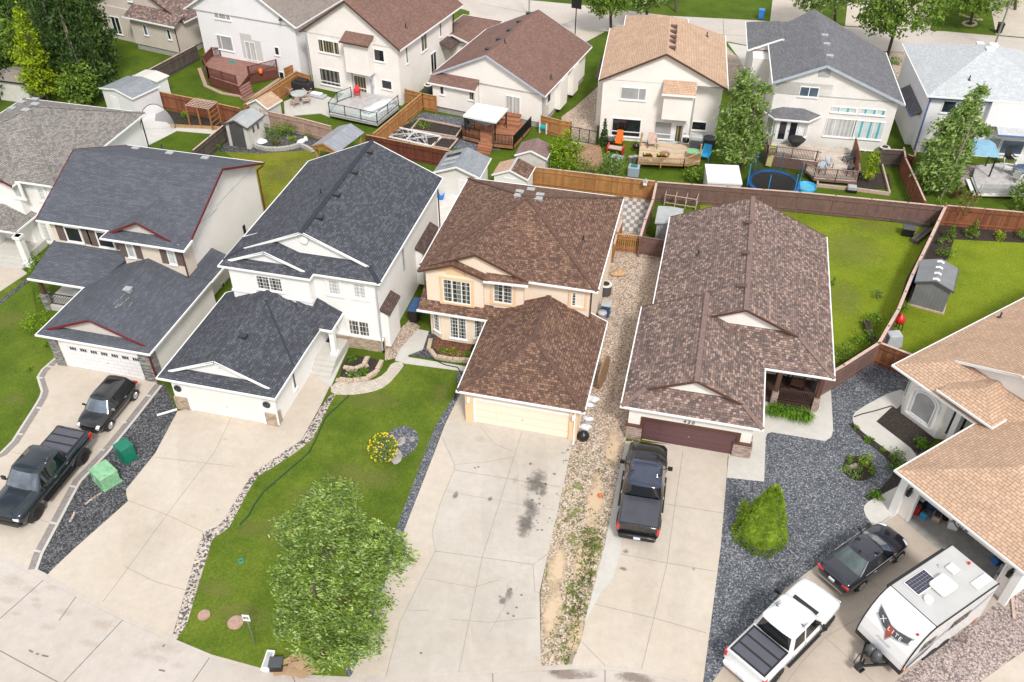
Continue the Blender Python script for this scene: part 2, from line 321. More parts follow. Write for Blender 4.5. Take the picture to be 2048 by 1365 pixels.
gravel('pebble_weedy', [(.58, .47, .36), (.42, .31, .22), (.70, .60, .48), (.30, .23, .17), (.62, .50, .38)], 13, .14, (.12, .15, .02))
gravel('pebble_pink', [(.45, .36, .33), (.32, .25, .24), (.58, .48, .44), (.22, .18, .18), (.50, .40, .36)], 13, .03)
gravel('pebble_strip', [(.55, .48, .42), (.20, .18, .18), (.68, .60, .52), (.10, .095, .10), (.60, .52, .45)], 12)
gravel('soil', [(.035, .025, .02), (.05, .035, .028), (.025, .018, .015), (.07, .05, .04)], 22); gravel('mulch', [(.16, .06, .035), (.22, .09, .05), (.10, .04, .025), (.28, .13, .07)], 18)
gravel('sand', [(.62, .47, .32), (.60, .45, .30), (.64, .49, .34)], 30, 0, bd=.005); gravel('woodchip', [(.45, .27, .16), (.36, .21, .12), (.52, .33, .20), (.28, .17, .10)], 14)
plain('paver_grey', (.26, .23, .22), .85, var=.25, scale=9); uvbrick('paver', (.50, .45, .39), (.62, .56, .49), (.34, .29, .23), .24, .12, .012)
plain('block_tan', (.50, .40, .31), .9, var=.25, scale=7); plain('block_pink', (.45, .30, .25), .9, var=.25, scale=7); plain('block_grey', (.42, .40, .38), .9, var=.25, scale=7)
uvbrick('stone_grey', (.12, .12, .12), (.42, .41, .39), (.06, .06, .06), .3, .07, .006, bd=.03); uvbrick('stone_tan', (.28, .20, .14), (.55, .43, .32), (.4, .35, .3), .22, .08, .006)
uvbrick('stone_rose', (.30, .20, .17), (.60, .48, .42), (.2, .15, .14), .25, .06, .006, bd=.03)
uvbrick('siding_cream', (.70, .60, .51), (.71, .61, .52), (.5, .42, .36), 8, .12, .006); uvbrick('siding_scallop', (.62, .58, .53), (.68, .63, .58), (.48, .44, .4), .14, .12, .01)
uvbrick('siding_white', (.74, .72, .73), (.76, .74, .75), (.5, .5, .52), 8, .13, .007)
uvbrick('gdoor_white', (.78, .77, .79), (.80, .79, .81), (.52, .51, .53), .6, .28, .012, .5); uvbrick('gdoor_ivory', (.84, .80, .72), (.85, .81, .73), (.62, .58, .5), 9, .53, .008, .5)
uvbrick('gdoor_peach', (.84, .71, .58), (.85, .72, .59), (.66, .5, .36), 9, .53, .008, .5); uvbrick('gdoor_plum', (.115, .055, .06), (.13, .063, .068), (.05, .02, .025), 9, .18, .008, .45)
island('fence_brown', [(.15, .085, .075), (.18, .105, .09), (.165, .095, .085)]); island('fence_cedar', [(.36, .16, .05), (.45, .22, .08), (.30, .125, .04), (.40, .19, .065)])
island('fence_red', [(.12, .03, .018), (.17, .045, .025), (.10, .025, .015)]); island('fence_dark', [(.07, .055, .048), (.11, .09, .078), (.085, .065, .055)]); island('fence_rust', [(.20, .065, .03), (.28, .10, .045), (.15, .05, .025)])
island('fence_pink', [(.38, .25, .20), (.43, .29, .23), (.35, .22, .18)]); plain('rail_pale', (.52, .38, .32), .7, var=.2, scale=4); plain('rail_cedar', (.42, .25, .12), .7, var=.25, scale=5)
plain('rail_brown', (.22, .13, .11), .6, var=.2)
island('deck_red', [(.26, .13, .10), (.29, .15, .12), (.24, .12, .095)]); island('deck_tan', [(.52, .40, .28), (.60, .47, .34), (.45, .34, .24)]); island('deck_grey', [(.44, .42, .41), (.48, .46, .45)])
island('deck_cedar', [(.30, .12, .06), (.36, .155, .08), (.26, .10, .05)]); island('deck_pale', [(.50, .42, .36), (.58, .50, .43), (.45, .38, .32)]); plain('deck_edge_red', (.14, .045, .035), .6, var=.2)
plain('glass', (.018, .022, .026), .06, var=.5, scale=.7, spec=.8); stripes('glass_blind', (.42, .42, .42), (.30, .30, .31), .09, 1, .15); stripes('glass_curtain', (.20, .18, .15), (.04, .045, .045), .45, 0, .12, .35)
stripes('glass_sheer', (.55, .56, .55), (.42, .43, .42), .35, 0, .15); stripes('glass_teal', (.60, .66, .66), (.06, .42, .50), .7, 0, .12, .7); plain('glass_light', (.42, .44, .43), .1, var=.3, scale=.8); stripes('glass_gold', (.28, .24, .12), (.05, .045, .03), .3, 0, .12, .35)
plain('glass_blue', (.10, .14, .20), .08, var=.5, scale=1.2, spec=.8)
plain('vent', (.03, .03, .035), .5); plain('vent_brown', (.10, .055, .045), .6); plain('vent_grey', (.35, .36, .37), .5); plain('metal', (.55, .56, .58), .35, .9); plain('black', (.012, .012, .013), .35); plain('black_matte', (.02, .02, .02), .8); plain('rubber', (.02, .02, .021), .75)
plain('silver', (.62, .63, .64), .3, .8); plain('red', (.55, .02, .02), .35); plain('orange', (.75, .16, .02), .5); plain('blue', (.02, .18, .55), .4); plain('sky_blue', (.03, .33, .62), .45); plain('bin_blue', (.03, .09, .22), .45); plain('teal', (.0, .35, .38), .45)
plain('green_dark', (.005, .16, .10), .4, var=.2); plain('green_pale', (.22, .46, .26), .5, var=.3, scale=5); plain('white_pl', (.82, .82, .82), .35, var=.05); plain('grey_pl', (.40, .41, .42), .5); plain('cardboard', (.42, .28, .17), .9); plain('bag', (.68, .70, .74), .3, var=.25, scale=6)
plain('stone', (.34, .32, .30), .9, var=.4, scale=4); plain('stone_warm', (.50, .32, .18), .9, var=.4, scale=4); plain('shutter', (.13, .095, .085), .7, var=.2); plain('bark', (.10, .07, .05), .95, var=.4, scale=8); plain('bark_pale', (.26, .22, .18), .95, var=.4, scale=8)
plain('wood', (.30, .18, .10), .8, var=.3, scale=6); plain('fabric_white', (.82, .82, .84), .9, var=.08); plain('fabric_grey', (.40, .42, .46), .9); plain('table_blue', (.30, .36, .44), .4); plain('mesh_dark', (.04, .045, .045), .9); plain('manhole', (.42, .27, .22), .9, var=.3, scale=9)
plain('patio', (.62, .60, .56), .85, var=.12, scale=2); plain('door_white', (.78, .79, .82), .4); plain('red_flower', (.6, .01, .01), .6); plain('yellow_flower', (.75, .55, .02), .6); plain('hose', (.01, .05, .03), .5); plain('solar', (.03, .03, .06), .25)
stripes('metal_shed', (.42, .43, .44), (.26, .27, .28), .15, 0, .4, .6); stripes('poly_grey', (.36, .37, .38), (.28, .29, .30), .16, 1, .5, .85); stripes('dark_shed', (.19, .195, .21), (.09, .09, .10), .22, 0, .55, .9); stripes('metal_roof', (.26, .27, .31), (.12, .12, .14), .45, 0, .35, .92)
plain('poly_light', (.60, .58, .54), .6); plain('poly_dark', (.09, .085, .09), .5); plain('trailer_white', (.76, .76, .77), .25, var=.03, coat=.5); plain('trailer_roof', (.46, .46, .455), .6, var=.08, scale=1.5); plain('decal_dark', (.07, .075, .085), .35); plain('decal_grey', (.38, .40, .43), .35)
plain('paint_black', (.006, .006, .007), .2, 0, 0, coat=1); plain('paint_teal', (.012, .022, .032), .25, .5, 0, coat=1); plain('paint_navy', (.018, .020, .034), .25, .5, 0, coat=1); plain('paint_white', (.70, .71, .73), .3, 0, .02, coat=1); stripes('tonneau', (.055, .058, .075), (.03, .032, .04), .12, 0, .3, .85); plain('tonneau_flat', (.075, .078, .10), .35, 0, .1)
plain('glass_car', (.006, .008, .010), .03, 0, 0, spec=1); plain('glass_windshield', (.10, .13, .17), .03, 0, .6, 1.6, coat=1); plain('glass_rear', (.07, .10, .095), .06, 0, .4, 2, coat=1); plain('lamp_red', (.55, .01, .01), .2, coat=1); plain('lamp_clear', (.75, .77, .8), .12, coat=1); plain('wheel_dark', (.03, .03, .033), .35, .6); plain('plate', (.62, .70, .80), .4)  # windshield base colour lightened to stand in for reflected sky
leafmat('leaf_mid', [(.08, .16, .015), (.13, .23, .025), (.19, .30, .035), (.26, .37, .07), (.10, .18, .02)]); leafmat('leaf_pale', [(.13, .22, .04), (.22, .33, .10), (.30, .40, .16), (.10, .18, .02), (.17, .27, .05)])
leafmat('leaf_dark', [(.02, .055, .01), (.035, .08, .014), (.05, .10, .02), (.07, .13, .03)]); leafmat('leaf_lime', [(.20, .30, .01), (.30, .40, .015), (.38, .48, .02), (.15, .25, .01)])
leafmat('leaf_cedar', [(.17, .29, .02), (.24, .38, .03), (.32, .46, .05), (.42, .55, .08), (.11, .20, .015)]); leafmat('leaf_birch', [(.10, .18, .03), (.17, .27, .05), (.25, .36, .10), (.36, .46, .20)]); leafmat('leaf_yellow', [(.6, .5, .03), (.7, .6, .05), (.25, .3, .03), (.12, .2, .02)])
leafmat('leaf_red', [(.12, .02, .03), (.18, .05, .05), (.08, .10, .03)]); leafmat('leaf_day', [(.10, .22, .01), (.16, .32, .02), (.07, .16, .01)])

m, n, b = nodes('glass_clear'); b.inputs['Base Color'].default_value = (.6, .7, .72, 1); b.inputs['Roughness'].default_value = .05; b.inputs['Alpha'].default_value = .25
m, n, b = nodes('net'); b.inputs['Base Color'].default_value = (.8, .8, .82, 1); b.inputs['Alpha'].default_value = .28
m, n, b = nodes('net_dark'); b.inputs['Base Color'].default_value = (.02, .02, .02, 1); b.inputs['Alpha'].default_value = .4
plain('glass_roof', (.01, .02, .06), .04, 0, .5, 2, coat=1); plain('decal_red', (.35, .08, .05), .4)
leafmat('leaf_maple', [(.10, .19, .02), (.15, .26, .035), (.22, .34, .055), (.33, .45, .15), (.44, .56, .26), (.09, .17, .02), (.34, .42, .04)]); leafmat('leaf_poplar', [(.04, .085, .012), (.06, .12, .02), (.09, .16, .03), (.14, .22, .05)])
leafmat('leaf_lime2', [(.14, .26, .01), (.22, .34, .015), (.28, .42, .02), (.10, .19, .01)]); leafmat('leaf_bronze', [(.16, .13, .03), (.22, .20, .05), (.12, .14, .02), (.26, .18, .06)]); leafmat('leaf_weed', [(.08, .13, .02), (.12, .18, .03), (.16, .20, .04)])
plain('porch_brown', (.055, .028, .022), .6, var=.2); plain('tramp_blue', (.01, .10, .32), .5); plain('yellow_pale', (.6, .55, .22), .5); plain('pool_water', (.10, .42, .60), .1); plain('rail_grey', (.6, .6, .58), .5); plain('canopy_blue', (.20, .38, .52), .7)
softstain('oil_soft', (.17, .15, .135), .55); softstain('wet_soft', (.24, .19, .15), .6, 1.4); softstain('rust_soft', (.36, .24, .16), .13, 6); softstain('tyre_soft', (.24, .22, .20), .045, 3, .35); softstain('grass_soft', (.20, .20, .05), .3, 3.5, .3); softstain('sand_soft', (.58, .44, .30), .9, 2.5, .35)
# ------------------------------------------------------------- ground, street, driveways, lawns, gravel
sheet('ground', [(-900, -500), (900, -500), (900, 1500), (-900, 1500)], 0, 'grass_back', z0=-1)
curb = [(-400, 880), (-200, 1010), (-90, 1066), (0, 1112), (65, 1142), (90, 1155), (250, 1235), (345, 1276), (425, 1311), (520, 1338), (620, 1352), (700, 1356), (760, 1357), (894, 1347), (985, 1341), (1083, 1335.7), (1140, 1333), (1210, 1334), (1279, 1341), (1332, 1351.7), (1405, 1371), (1500, 1400), (1700, 1440), (1900, 1425), (2100, 1400)]
street_p = XY(curb)+[(22, 8), (-45, 0), (-75, 20)]
sheet('street', street_p, .006, 'conc_street')
mb = MB(); strip(mb, XY(curb), .32, -.1, .041)
struct('kerb', mb, 'conc_street')
def lines(name, segs, w=.03, z=.012, mat='joint', base=None):
    mb = MB()
    for s in segs: strip(mb, [(p[0], p[1]) for p in XY(s)], w, z-.012, z)
    return struct(name, mb, mat)
sj = [[(300, 1166), (334, 1157)] ][:0]
lines('street_joints', [curb[2:-3], [(345, 1276+0), (300, 1300)][:0] or [(88, 1160), (0, 1238)], [(250, 1236), (128, 1365)], [(424, 1309), (385, 1365)], [(0, 1302), (116, 1365)], [(155, 1190), (118, 1242)], [(584, 1349), (590, 1365)], [(985, 1341), (986, 1365)], [(1210, 1334), (1210, 1365)]], .035, .012)
0 and lines('street_rust_marks', [[(5, 1151), (48, 1175)], [(64, 1197), (78, 1203)], [(64, 1208), (84, 1217)], [(90, 1170), (102, 1180), (110, 1172)], [(80, 1249), (108, 1262)], [(186, 1239), (224, 1262)], [(160, 1283), (200, 1294)], [(297, 1284), (340, 1299), (362, 1307)], [(0, 1195), (30, 1207)], [(265, 1300), (300, 1320)], [(305, 1312), (335, 1325)], [(345, 1325), (370, 1338)], [(20, 1225), (40, 1231)], [(45, 1240), (58, 1247)]], .05, .011, 'rustmark')
lines('street_tar_marks', [[(58, 1301), (66, 1305)], [(72, 1308), (78, 1309)], [(84, 1311), (97, 1314)], [(325, 1294), (330, 1290)], [(318, 1340), (330, 1343)]], .08, .0115, 'oil')
def blob(u, v, ru, rv, z, mat, name, seed=1, jag=.25, n=26):
    if mat in ('oil', 'wet'): mat += '_soft'
    if mat.endswith('_soft'): ru *= 1.5; rv *= 1.5; jag = 0
    z += seed*.00012; rd = random.Random(seed); pts = []
    for i in range(n):
        a = 2*math.pi*i/n; k = 1+rd.uniform(-jag, jag); pts.append(xy(u+ru*k*math.cos(a), v+rv*k*math.sin(a)))
    mb = MB(); mb.face([(p[0], p[1], z) for p in pts] if (pts[0][0]-pts[1][0])*(pts[2][1]-pts[1][1])-(pts[0][1]-pts[1][1])*(pts[2][0]-pts[1][0]) < 0 else [(p[0], p[1], z) for p in pts][::-1]); return struct(name, mb, mat)
blob(1135, 1349, 48, 7, .012, 'wet', 'wet_patch', 3, .4); blob(1106, 1341, 10, 7, .0125, 'wet', 'wet_patch', 5); blob(1268, 1356, 36, 8, .012, 'wet', 'wet_patch', 6, .4)
# left neighbour and house A
sheet('lawn_left', XY([(-200, 560), (0, 560), (40, 560), (65, 575), (75, 640), (119, 700), (122, 722), (88, 742), (79, 756), (88, 786), (84, 797), (71, 819), (48, 855), (29, 885), (7, 907), (-60, 915), (-300, 860)]), .03, 'grass_deep')
bandL = [(122, 716), (92, 742), (83, 757), (92, 786), (88, 798), (75, 820), (52, 856), (33, 886), (10, 909), (-30, 925)]
bandR = [(316, 771), (259, 843), (208, 905), (153, 963), (138, 990), (113, 1037), (76, 1106), (64, 1140)]
sheet('driveway_a', XY([(122, 712), (92, 742), (83, 757), (92, 786), (75, 820), (33, 886), (0, 914), (-150, 960), (-150, 1040), (0, 1110), (62, 1138), (76, 1106), (138, 990), (208, 905), (259, 843), (316, 771), (300, 755), (140, 725)]), .05, 'conc_drive')
mb = MB(); strip(mb, XY(bandL), .34, .0, .058, 0); strip(mb, XY(bandR), .34, 0, .058, 0)
struct('driveway_paver_band', mb, 'paver_grey')
mb = MB(); strip(mb, [(p[0]-.24, p[1]) for p in XY(bandL)], .13, 0, .064, 0); strip(mb, [(p[0]+.24, p[1]) for p in XY(bandR)], .13, 0, .064)
for u, v in [(100, 735), (80, 757), (80, 818), (40, 870), (296, 793), (247, 846), (203, 901), (147, 975), (107, 1048), (75, 1104)]:
    p = xy(u, v); mb.box(p[0]-.2, p[0]+.2, p[1]-.06, p[1]+.06, 0, .066)
struct('driveway_edging', mb, 'conc_light')
lines('driveway_joint', [[(20, 905), (200, 945)], [(0, 1085)]*2, [(10, 1022), (105, 1048)]], .02, .056, 'crack')
sheet('side_gravel_left', XY([(311, 772), (262, 838), (210, 905), (155, 966), (142, 988), (116, 1040), (80, 1106), (66, 1142), (93, 1149), (103, 1143), (147, 1101), (256.5, 1004), (260, 994), (253, 980), (311, 908), (355, 826), (345, 800), (330, 770)]), .035, 'gravel_black')
lines('pebble_traces', [[(170, 1010), (185, 998), (205, 985)], [(140, 1045), (150, 1025)]], .12, .037, 'pebble')
sheet('driveway_b', XY([(355.5, 824), (311, 908), (253, 980), (253, 990), (256.5, 1004), (147, 1101), (103, 1143), (95, 1152), (250, 1235), (345, 1274), (406, 1065.5), (434, 1055), (444, 1046), (502, 954), (512, 944), (567, 905), (603, 882), (640, 815), (662, 769), (700, 690), (620, 690), (564, 846), (400, 815)]), .055, 'conc_drive')
lines('driveway_joint', [[(480, 800), (430, 905), (335, 1030), (255, 1140), (206, 1206)], [(257, 1003), (335, 1032), (406, 1065)], [(310, 916), (470, 935)], [(250, 1135), (310, 1165), (372, 1182)]], .022, .06, 'crack')
sheet('pebble_edging', XY([(662, 790), (640, 818), (603, 883), (567, 905), (512, 944), (502, 954), (444, 1046), (434, 1055), (406, 1065.5), (345, 1275), (353, 1281), (374, 1251), (400, 1162), (425, 1080.5), (458, 1057), (502, 975), (516, 954), (550, 934), (601, 900), (625, 880), (660, 810), (672, 790)]), .04, 'pebble_strip')
sheet('front_lawn', XY([(672, 790), (660, 810), (625, 880), (601, 900), (550, 934), (516, 954), (502, 975), (458, 1057), (425, 1080.5), (400, 1162), (374, 1251), (353, 1281), (425, 1311), (520, 1337), (620, 1351), (700, 1355), (703, 1340), (800, 1060), (872, 880), (912, 785), (915, 742), (815, 729), (795, 750), (740, 785), (700, 790)]), .045, 'grass_deep')
sheet('side_gravel', XY([(915, 742), (914, 785), (872, 850), (800, 1039), (770, 1130), (690, 1345), (697, 1354), (703, 1352), (811, 1056), (890, 850), (921, 790), (935, 745)]), .05, 'gravel_blue')
sheet('driveway_c', XY([(921, 788), (890.6, 850), (872, 899), (811, 1056), (703, 1354), (760, 1355), (894, 1345.5), (985, 1339.5), (1082, 1334.5), (1079, 1186), (1096, 1108.5), (1145.6, 886), (1140, 870), (945, 840), (950, 760)]), .058, 'conc_c')
sheet('driveway_apron', XY([(921, 788), (890.6, 850), (872, 899), (811, 1056), (703, 1354), (770, 1355), (800, 1250), (871, 1104), (864, 1068), (880, 1010), (909, 940), (884, 880), (900, 845), (940, 850), (950, 760)]), .062, 'conc_drive')
lines('driveway_joint', [[(1044, 865), (1014, 960), (964, 1118), (918, 1345)], [(909, 942), (1120, 976)], [(871, 1104), (1066, 1131), (1096, 1109)], [(884, 876), (909, 930), (909, 940), (880, 1010), (864, 1068), (871, 1104), (800, 1245), (772, 1355)], [(1066, 1131), (1070, 1186), (1080, 1187)]], .022, .066, 'crack')
lines('driveway_crack', [[(909, 931), (980, 925), (1030, 915)], [(895, 985), (950, 995), (1000, 1003)], [(850, 1158), (900, 1168), (950, 1177)], [(815, 1222), (858, 1223)], [(900, 1240), (980, 1247), (1070, 1237)], [(1000, 1003), (1060, 1015), (1110, 1022)], [(960, 855), (990, 890), (1025, 905)], [(980, 1265), (1010, 1215), (1035, 1175)], [(952, 1175), (985, 1165), (1000, 1162)]], .012, .0655, 'crack')
blob(1070, 974, 16, 13, .066, 'oil', 'oil_stain', 2, .45); blob(1064, 1025, 11, 14, .066, 'oil', 'oil_stain', 3, .4); blob(1050, 1057, 14, 18, .0655, 'oil', 'oil_stain', 4, .4); blob(911, 992, 4, 8, .066, 'oil', 'oil_stain', 8, .3); blob(980, 1000, 4, 4, .066, 'oil', 'oil_stain', 9); blob(1007, 1203, 7, 7, .066, 'oil', 'oil_stain', 10); blob(1018, 1188, 6, 9, .066, 'oil', 'oil_stain', 11, .4)
rd = random.Random(4); mb = MB()
for i in range(26):
    u = rd.gauss(1070, 13); v = rd.gauss(1000, 35); p = xy(u, v); s = rd.uniform(.02, .09); mb.prism([(p[0]+s*math.cos(a), p[1]+s*math.sin(a)) for a in (0, 1, 2, 3, 4, 5.2)], .06, .0665)
for u, v in [(950, 938), (957, 936), (1043, 1192), (1033, 1217), (1016, 1229), (1027, 1234), (1075, 1062), (1084, 1062), (1022, 1180), (842, 1308), (1000, 1195)]:
    p = xy(u, v); s = .07; mb.prism([(p[0]+s*math.cos(a), p[1]+s*.7*math.sin(a)) for a in (0, 1, 2, 3, 4, 5.2)], .06, .0668)
struct('oil_spatter', mb, 'oil')
sheet('side_pebble', XY([(1100, 600), (1145.6, 886), (1096, 1108.5), (1081, 1186), (1082, 1334), (1141.5, 1332), (1162, 1284), (1177, 1216), (1189, 1171), (1209.5, 1091.5), (1251, 884), (1262, 830), (1300, 620), (1325, 520), (1318, 500), (1228, 490), (1200, 560)]), .04, 'pebble')
sheet('weedy_strip', XY([(1150, 900), (1098, 1108.5), (1083, 1186), (1084, 1333), (1140, 1331), (1160, 1284), (1175, 1216), (1187, 1171), (1207, 1091.5), (1232, 980), (1200, 1020), (1170, 1040), (1165, 960)]), .044, 'pebble_weedy')
0 and sheet('sand_edge', XY([(1096, 1112), (1112, 1120), (1098, 1185), (1100, 1230), (1086, 1262), (1080, 1240), (1079, 1190)]), .048, 'sand'); sheet('sand_edge', XY([(1157, 1290), (1163, 1300), (1160, 1318), (1143, 1332), (1136, 1325), (1145, 1300)]), .049, 'wet')
sheet('driveway_d', XY([(1251, 884), (1209.5, 1091.5), (1189, 1171), (1177, 1216), (1162, 1284), (1141.5, 1333), (1210, 1333), (1279, 1340), (1332, 1351), (1405, 1371), (1426, 1212), (1441, 1095), (1452.7, 957.5), (1455, 918), (1460, 900)]), .06, 'conc_drive')
sheet('driveway_d_apron', XY([(1251, 884), (1209.5, 1091.5), (1189, 1171), (1177, 1216), (1168, 1250), (1200, 1190), (1225, 1160), (1241, 1105), (1250, 1000), (1262, 890)]), .064, 'conc_light')
lines('driveway_joint', [[(1366, 903), (1350, 1010), (1334, 1128), (1307, 1240), (1283, 1340)], [(1241, 1110), (1334, 1128), (1432, 1145)], [(1325, 1009), (1445, 1028)], [(1189, 1210), (1307, 1238), (1412, 1268)], [(1164, 1286), (1210, 1333)]], .022, .068, 'crack')
blob(1252, 1105, 5, 4, .067, 'oil', 'oil_stain', 21); blob(1246, 1140, 8, 3, .067, 'oil', 'oil_stain', 22, .5); blob(1387, 1140, 4, 3, .067, 'oil', 'oil_stain', 23)
sheet('side_walk', XY([(1460, 880), (1500, 760), (1600, 720), (1655, 720), (1661, 775), (1666, 862), (1662, 876), (1650, 884), (1543, 866), (1534, 869), (1531, 878), (1528, 965), (1453, 957)]), .062, 'conc_light')
sheet('side_gravel_right', XY([(1453, 950), (1441, 1095), (1426, 1212), (1405, 1371), (1424, 1364.5), (1455, 1323), (1526.6, 1238), (1567.7, 1181), (1640.5, 1127), (1753, 1058), (1760, 1010), (1830, 960), (1850, 900), (1820, 800), (1830, 760), (1775, 725), (1660, 740), (1600, 800)]), .05, 'gravel_blue')
hd = XY([(1424, 1366), (1455, 1323), (1526.6, 1238), (1567.7, 1181), (1640.5, 1127), (1751, 1054), (1786, 1030), (1900, 1060), (2040, 1150), (1998, 1203), (1789, 1365)])
sheet('driveway_h', hd+XY([(1700, 1435), (1500, 1398)]), .06, 'conc_tan')
lines('driveway_joint', [[(1748, 1055), (1780, 1035)], [(1650, 1276), (1720, 1236), (1900, 1140)], [(1650, 1276), (1600, 1330), (1575, 1365)], [(1650, 1276), (1720, 1340), (1745, 1365)], [(1735, 1160), (1762, 1182)]], .02, .066, 'crack')
sheet('pink_gravel', XY([(2200, 1100), (2040, 1150), (1998, 1203), (1789, 1365), (1720, 1425), (2010, 1410), (2300, 1300)]), .05, 'pebble_pink')
sheet('neighbour_drive', XY([(2300, 1200), (2048, 1303), (1960, 1365), (1920, 1410), (2200, 1395)]), .06, 'conc_drive')
sheet('walk_h', smoothpoly(XY([(1796, 778), (1712, 822), (1703, 838), (1710, 855), (1776, 904), (1812, 930), (1840, 909.5), (1752, 845), (1800, 816), (1815, 790)]), 1), .066, 'conc_light')
sheet('walk_h', XY([(1815, 964), (1736, 1005), (1727.5, 1014), (1727, 1022), (1731, 1034), (1748, 1056), (1789, 1034), (1830, 985)]), .066, 'conc_light')
sheet('front_bed_soil', XY([(1752, 845), (1785, 814), (1870, 880), (1836, 909.5)]), .068, 'soil')
mb = MB(); strip(mb, XY([(1704, 848), (1730, 875), (1765, 902), (1797, 932), (1795, 955), (1770, 985), (1735, 1002)]), .55, 0, .06); struct('edging_bed_soil', mb, 'soil')
sheet('island_bed_soil', smoothpoly(XY([(1684, 935), (1690, 918), (1720, 912), (1745, 925), (1749, 942), (1738, 960), (1715, 965), (1692, 955)]), 2), .075, 'soil')
# walks and beds between B and C
sheet('side_walk', XY([(836, 660), (858, 664), (846, 700), (815, 712), (818, 716), (935, 735), (932, 745), (812, 729), (790, 722), (800, 700)]), .055, 'conc_light')
sheet('side_pebble_b', XY([(820, 640), (840, 655), (800, 715), (770, 722), (770, 690)]), .045, 'pebble')
sheet('side_gravel_c', XY([(846, 665), (870, 665), (880, 720), (850, 716), (822, 712), (848, 700)]), .05, 'gravel_black')
sheet('block_path', smoothpoly(XY([(662, 770), (700, 760), (740, 765), (770, 750), (785, 725), (812, 727), (795, 750), (772, 775), (740, 787), (700, 792), (662, 790)]), 1), .058, 'paver')
sheet('entry_walk', XY([(700, 690), (662, 775), (640, 760), (650, 690)]), .057, 'conc_light')
# left side bits
sheet('neighbour_walk', XY([(55, 548), (0, 585), (-80, 640), (-80, 600), (-20, 545), (10, 515)]), .06, 'conc_drive')
mb = MB(); strip(mb, XY([(62, 556), (40, 575), (0, 607), (-60, 640)]), .35, 0, .05); struct('edging_gravel', mb, 'gravel_black')
# yards behind
sheet('yard_lawn', XY([(1400, 408), (1880, 455), (1790, 640), (1745, 690), (1660, 735), (1560, 700), (1400, 600)]), .03, 'grass_yellow')
sheet('yard_lawn_right', XY([(1905, 455), (2300, 475), (2300, 900), (1800, 760), (1760, 690), (1800, 630)]), .03, 'grass_yellow')
sheet('yard_bed_soil', XY([(1868, 455), (1900, 440), (2300, 465), (2300, 500), (2048, 487), (1908, 480), (1895, 520), (1850, 530), (1828, 560), (1800, 600), (1812, 560)]), .036, 'soil')
sheet('yard_lawn_dry', XY([(430, 290), (640, 300), (640, 340), (600, 430), (520, 430), (470, 320)]), .03, 'grass_dry')
sheet('patio_checker_base', XY([(1243, 393), (1302, 400), (1280, 480), (1228, 470)]), .04, 'pebble')
sheet('patio', XY([(870, 380), (928, 385), (905, 430), (880, 560), (850, 560), (875, 440)]), .04, 'patio')
sheet('bed_gravel', XY([(440, 275), (470, 305), (520, 308), (560, 305), (600, 303), (622, 300), (640, 280), (560, 240), (450, 240)]), .035, 'gravel_black')
sheet('dark_gravel_back', XY([(425, 300), (450, 305), (500, 305), (520, 300), (470, 280), (440, 285)]), .038, 'gravel_black')
sheet('garden_soil', XY([(312, 218), (440, 242), (450, 258), (310, 243)]), .036, 'soil')
sheet('garden_path', XY([(360, 251), (440, 262), (438, 270), (345, 262)]), .036, 'conc_light')
sheet('patio_slabs', XY([(285, 225), (310, 228), (355, 262), (330, 275), (300, 290), (290, 300), (280, 270)]), .034, 'conc_light')
sheet('patio_n', XY([(568, 205), (620, 182), (672, 200), (660, 236), (640, 228), (590, 232), (570, 236)]), .06, 'conc_light')
sheet('yard_gravel_m', XY([(845, 225), (930, 238), (1010, 262), (1000, 300), (930, 300), (860, 290), (790, 265)]), .033, 'gravel_blue')
sheet('garden_soil', XY([(842, 238), (940, 258), (905, 298), (758, 272)]), .038, 'soil')
sheet('side_pebble_m', XY([(1122, 235), (1150, 215), (1195, 175), (1205, 180), (1190, 290), (1150, 290), (1130, 262)]), .035, 'pebble')
sheet('woodchip_bed', XY([(1128, 290), (1200, 290), (1208, 325), (1190, 345), (1120, 330)]), .035, 'woodchip')
sheet('soil_patch_f', XY([(1715, 345), (1778, 350), (1782, 378), (1715, 380), (1700, 372)]), .05, 'soil')
sheet('gravel_g', XY([(1920, 370), (2048, 380), (2048, 340), (1920, 330)]), .034, 'pebble_pink')
# back street
fc = [(600, -60), (880, -30), (1050, 0), (1169, 11), (1337, 32), (1509, 41), (1726, 56), (1888, 63), (2048, 77), (2300, 100)]
ncb = [(2300, 150), (2048, 118), (1990, 112), (1770, 103), (1729, 102), (1500, 92), (1458, 84), (1250, 64), (1180, 62), (985, 42), (930, 20), (800, -10), (600, -40)]
sheet('back_street', XY(fc+ncb), .008, 'conc_street')
lines('back_street_joints', [fc, [(1150, 40), (1100, 62)], [(960, 8), (1100, 34)], [(1345, 33), (1350, 60)], [(1446, 40), (1448, 72)], [(1300, 60), (1700, 86)]], .05, .014)
sheet('back_driveway', XY([(1540, 43), (1620, 47), (1625, -40), (1550, -40)]), .02, 'conc_drive'); sheet('back_driveway', XY([(1690, 52), (1860, 62), (1880, -40), (1700, -40)]), .02, 'conc_drive'); sheet('back_driveway', XY([(1992, 70), (2300, 98), (2300, -20), (1975, -20)]), .02, 'conc_drive')
sheet('back_driveway', XY([(940, 20), (985, 42), (1180, 62), (1210, 64), (1165, 88), (1120, 130), (1000, 110), (930, 90)]), .018, 'conc_drive'); sheet('back_driveway', XY([(1455, 86), (1500, 94), (1500, 160), (1480, 120)]), .018, 'conc_light')
sheet('back_pebble', XY([(1450, 90), (1500, 140), (1480, 190), (1455, 180)]), .016, 'pebble'); sheet('back_pebble', XY([(1775, 104), (1815, 106), (1800, 170), (1790, 150)]), .018, 'pebble')

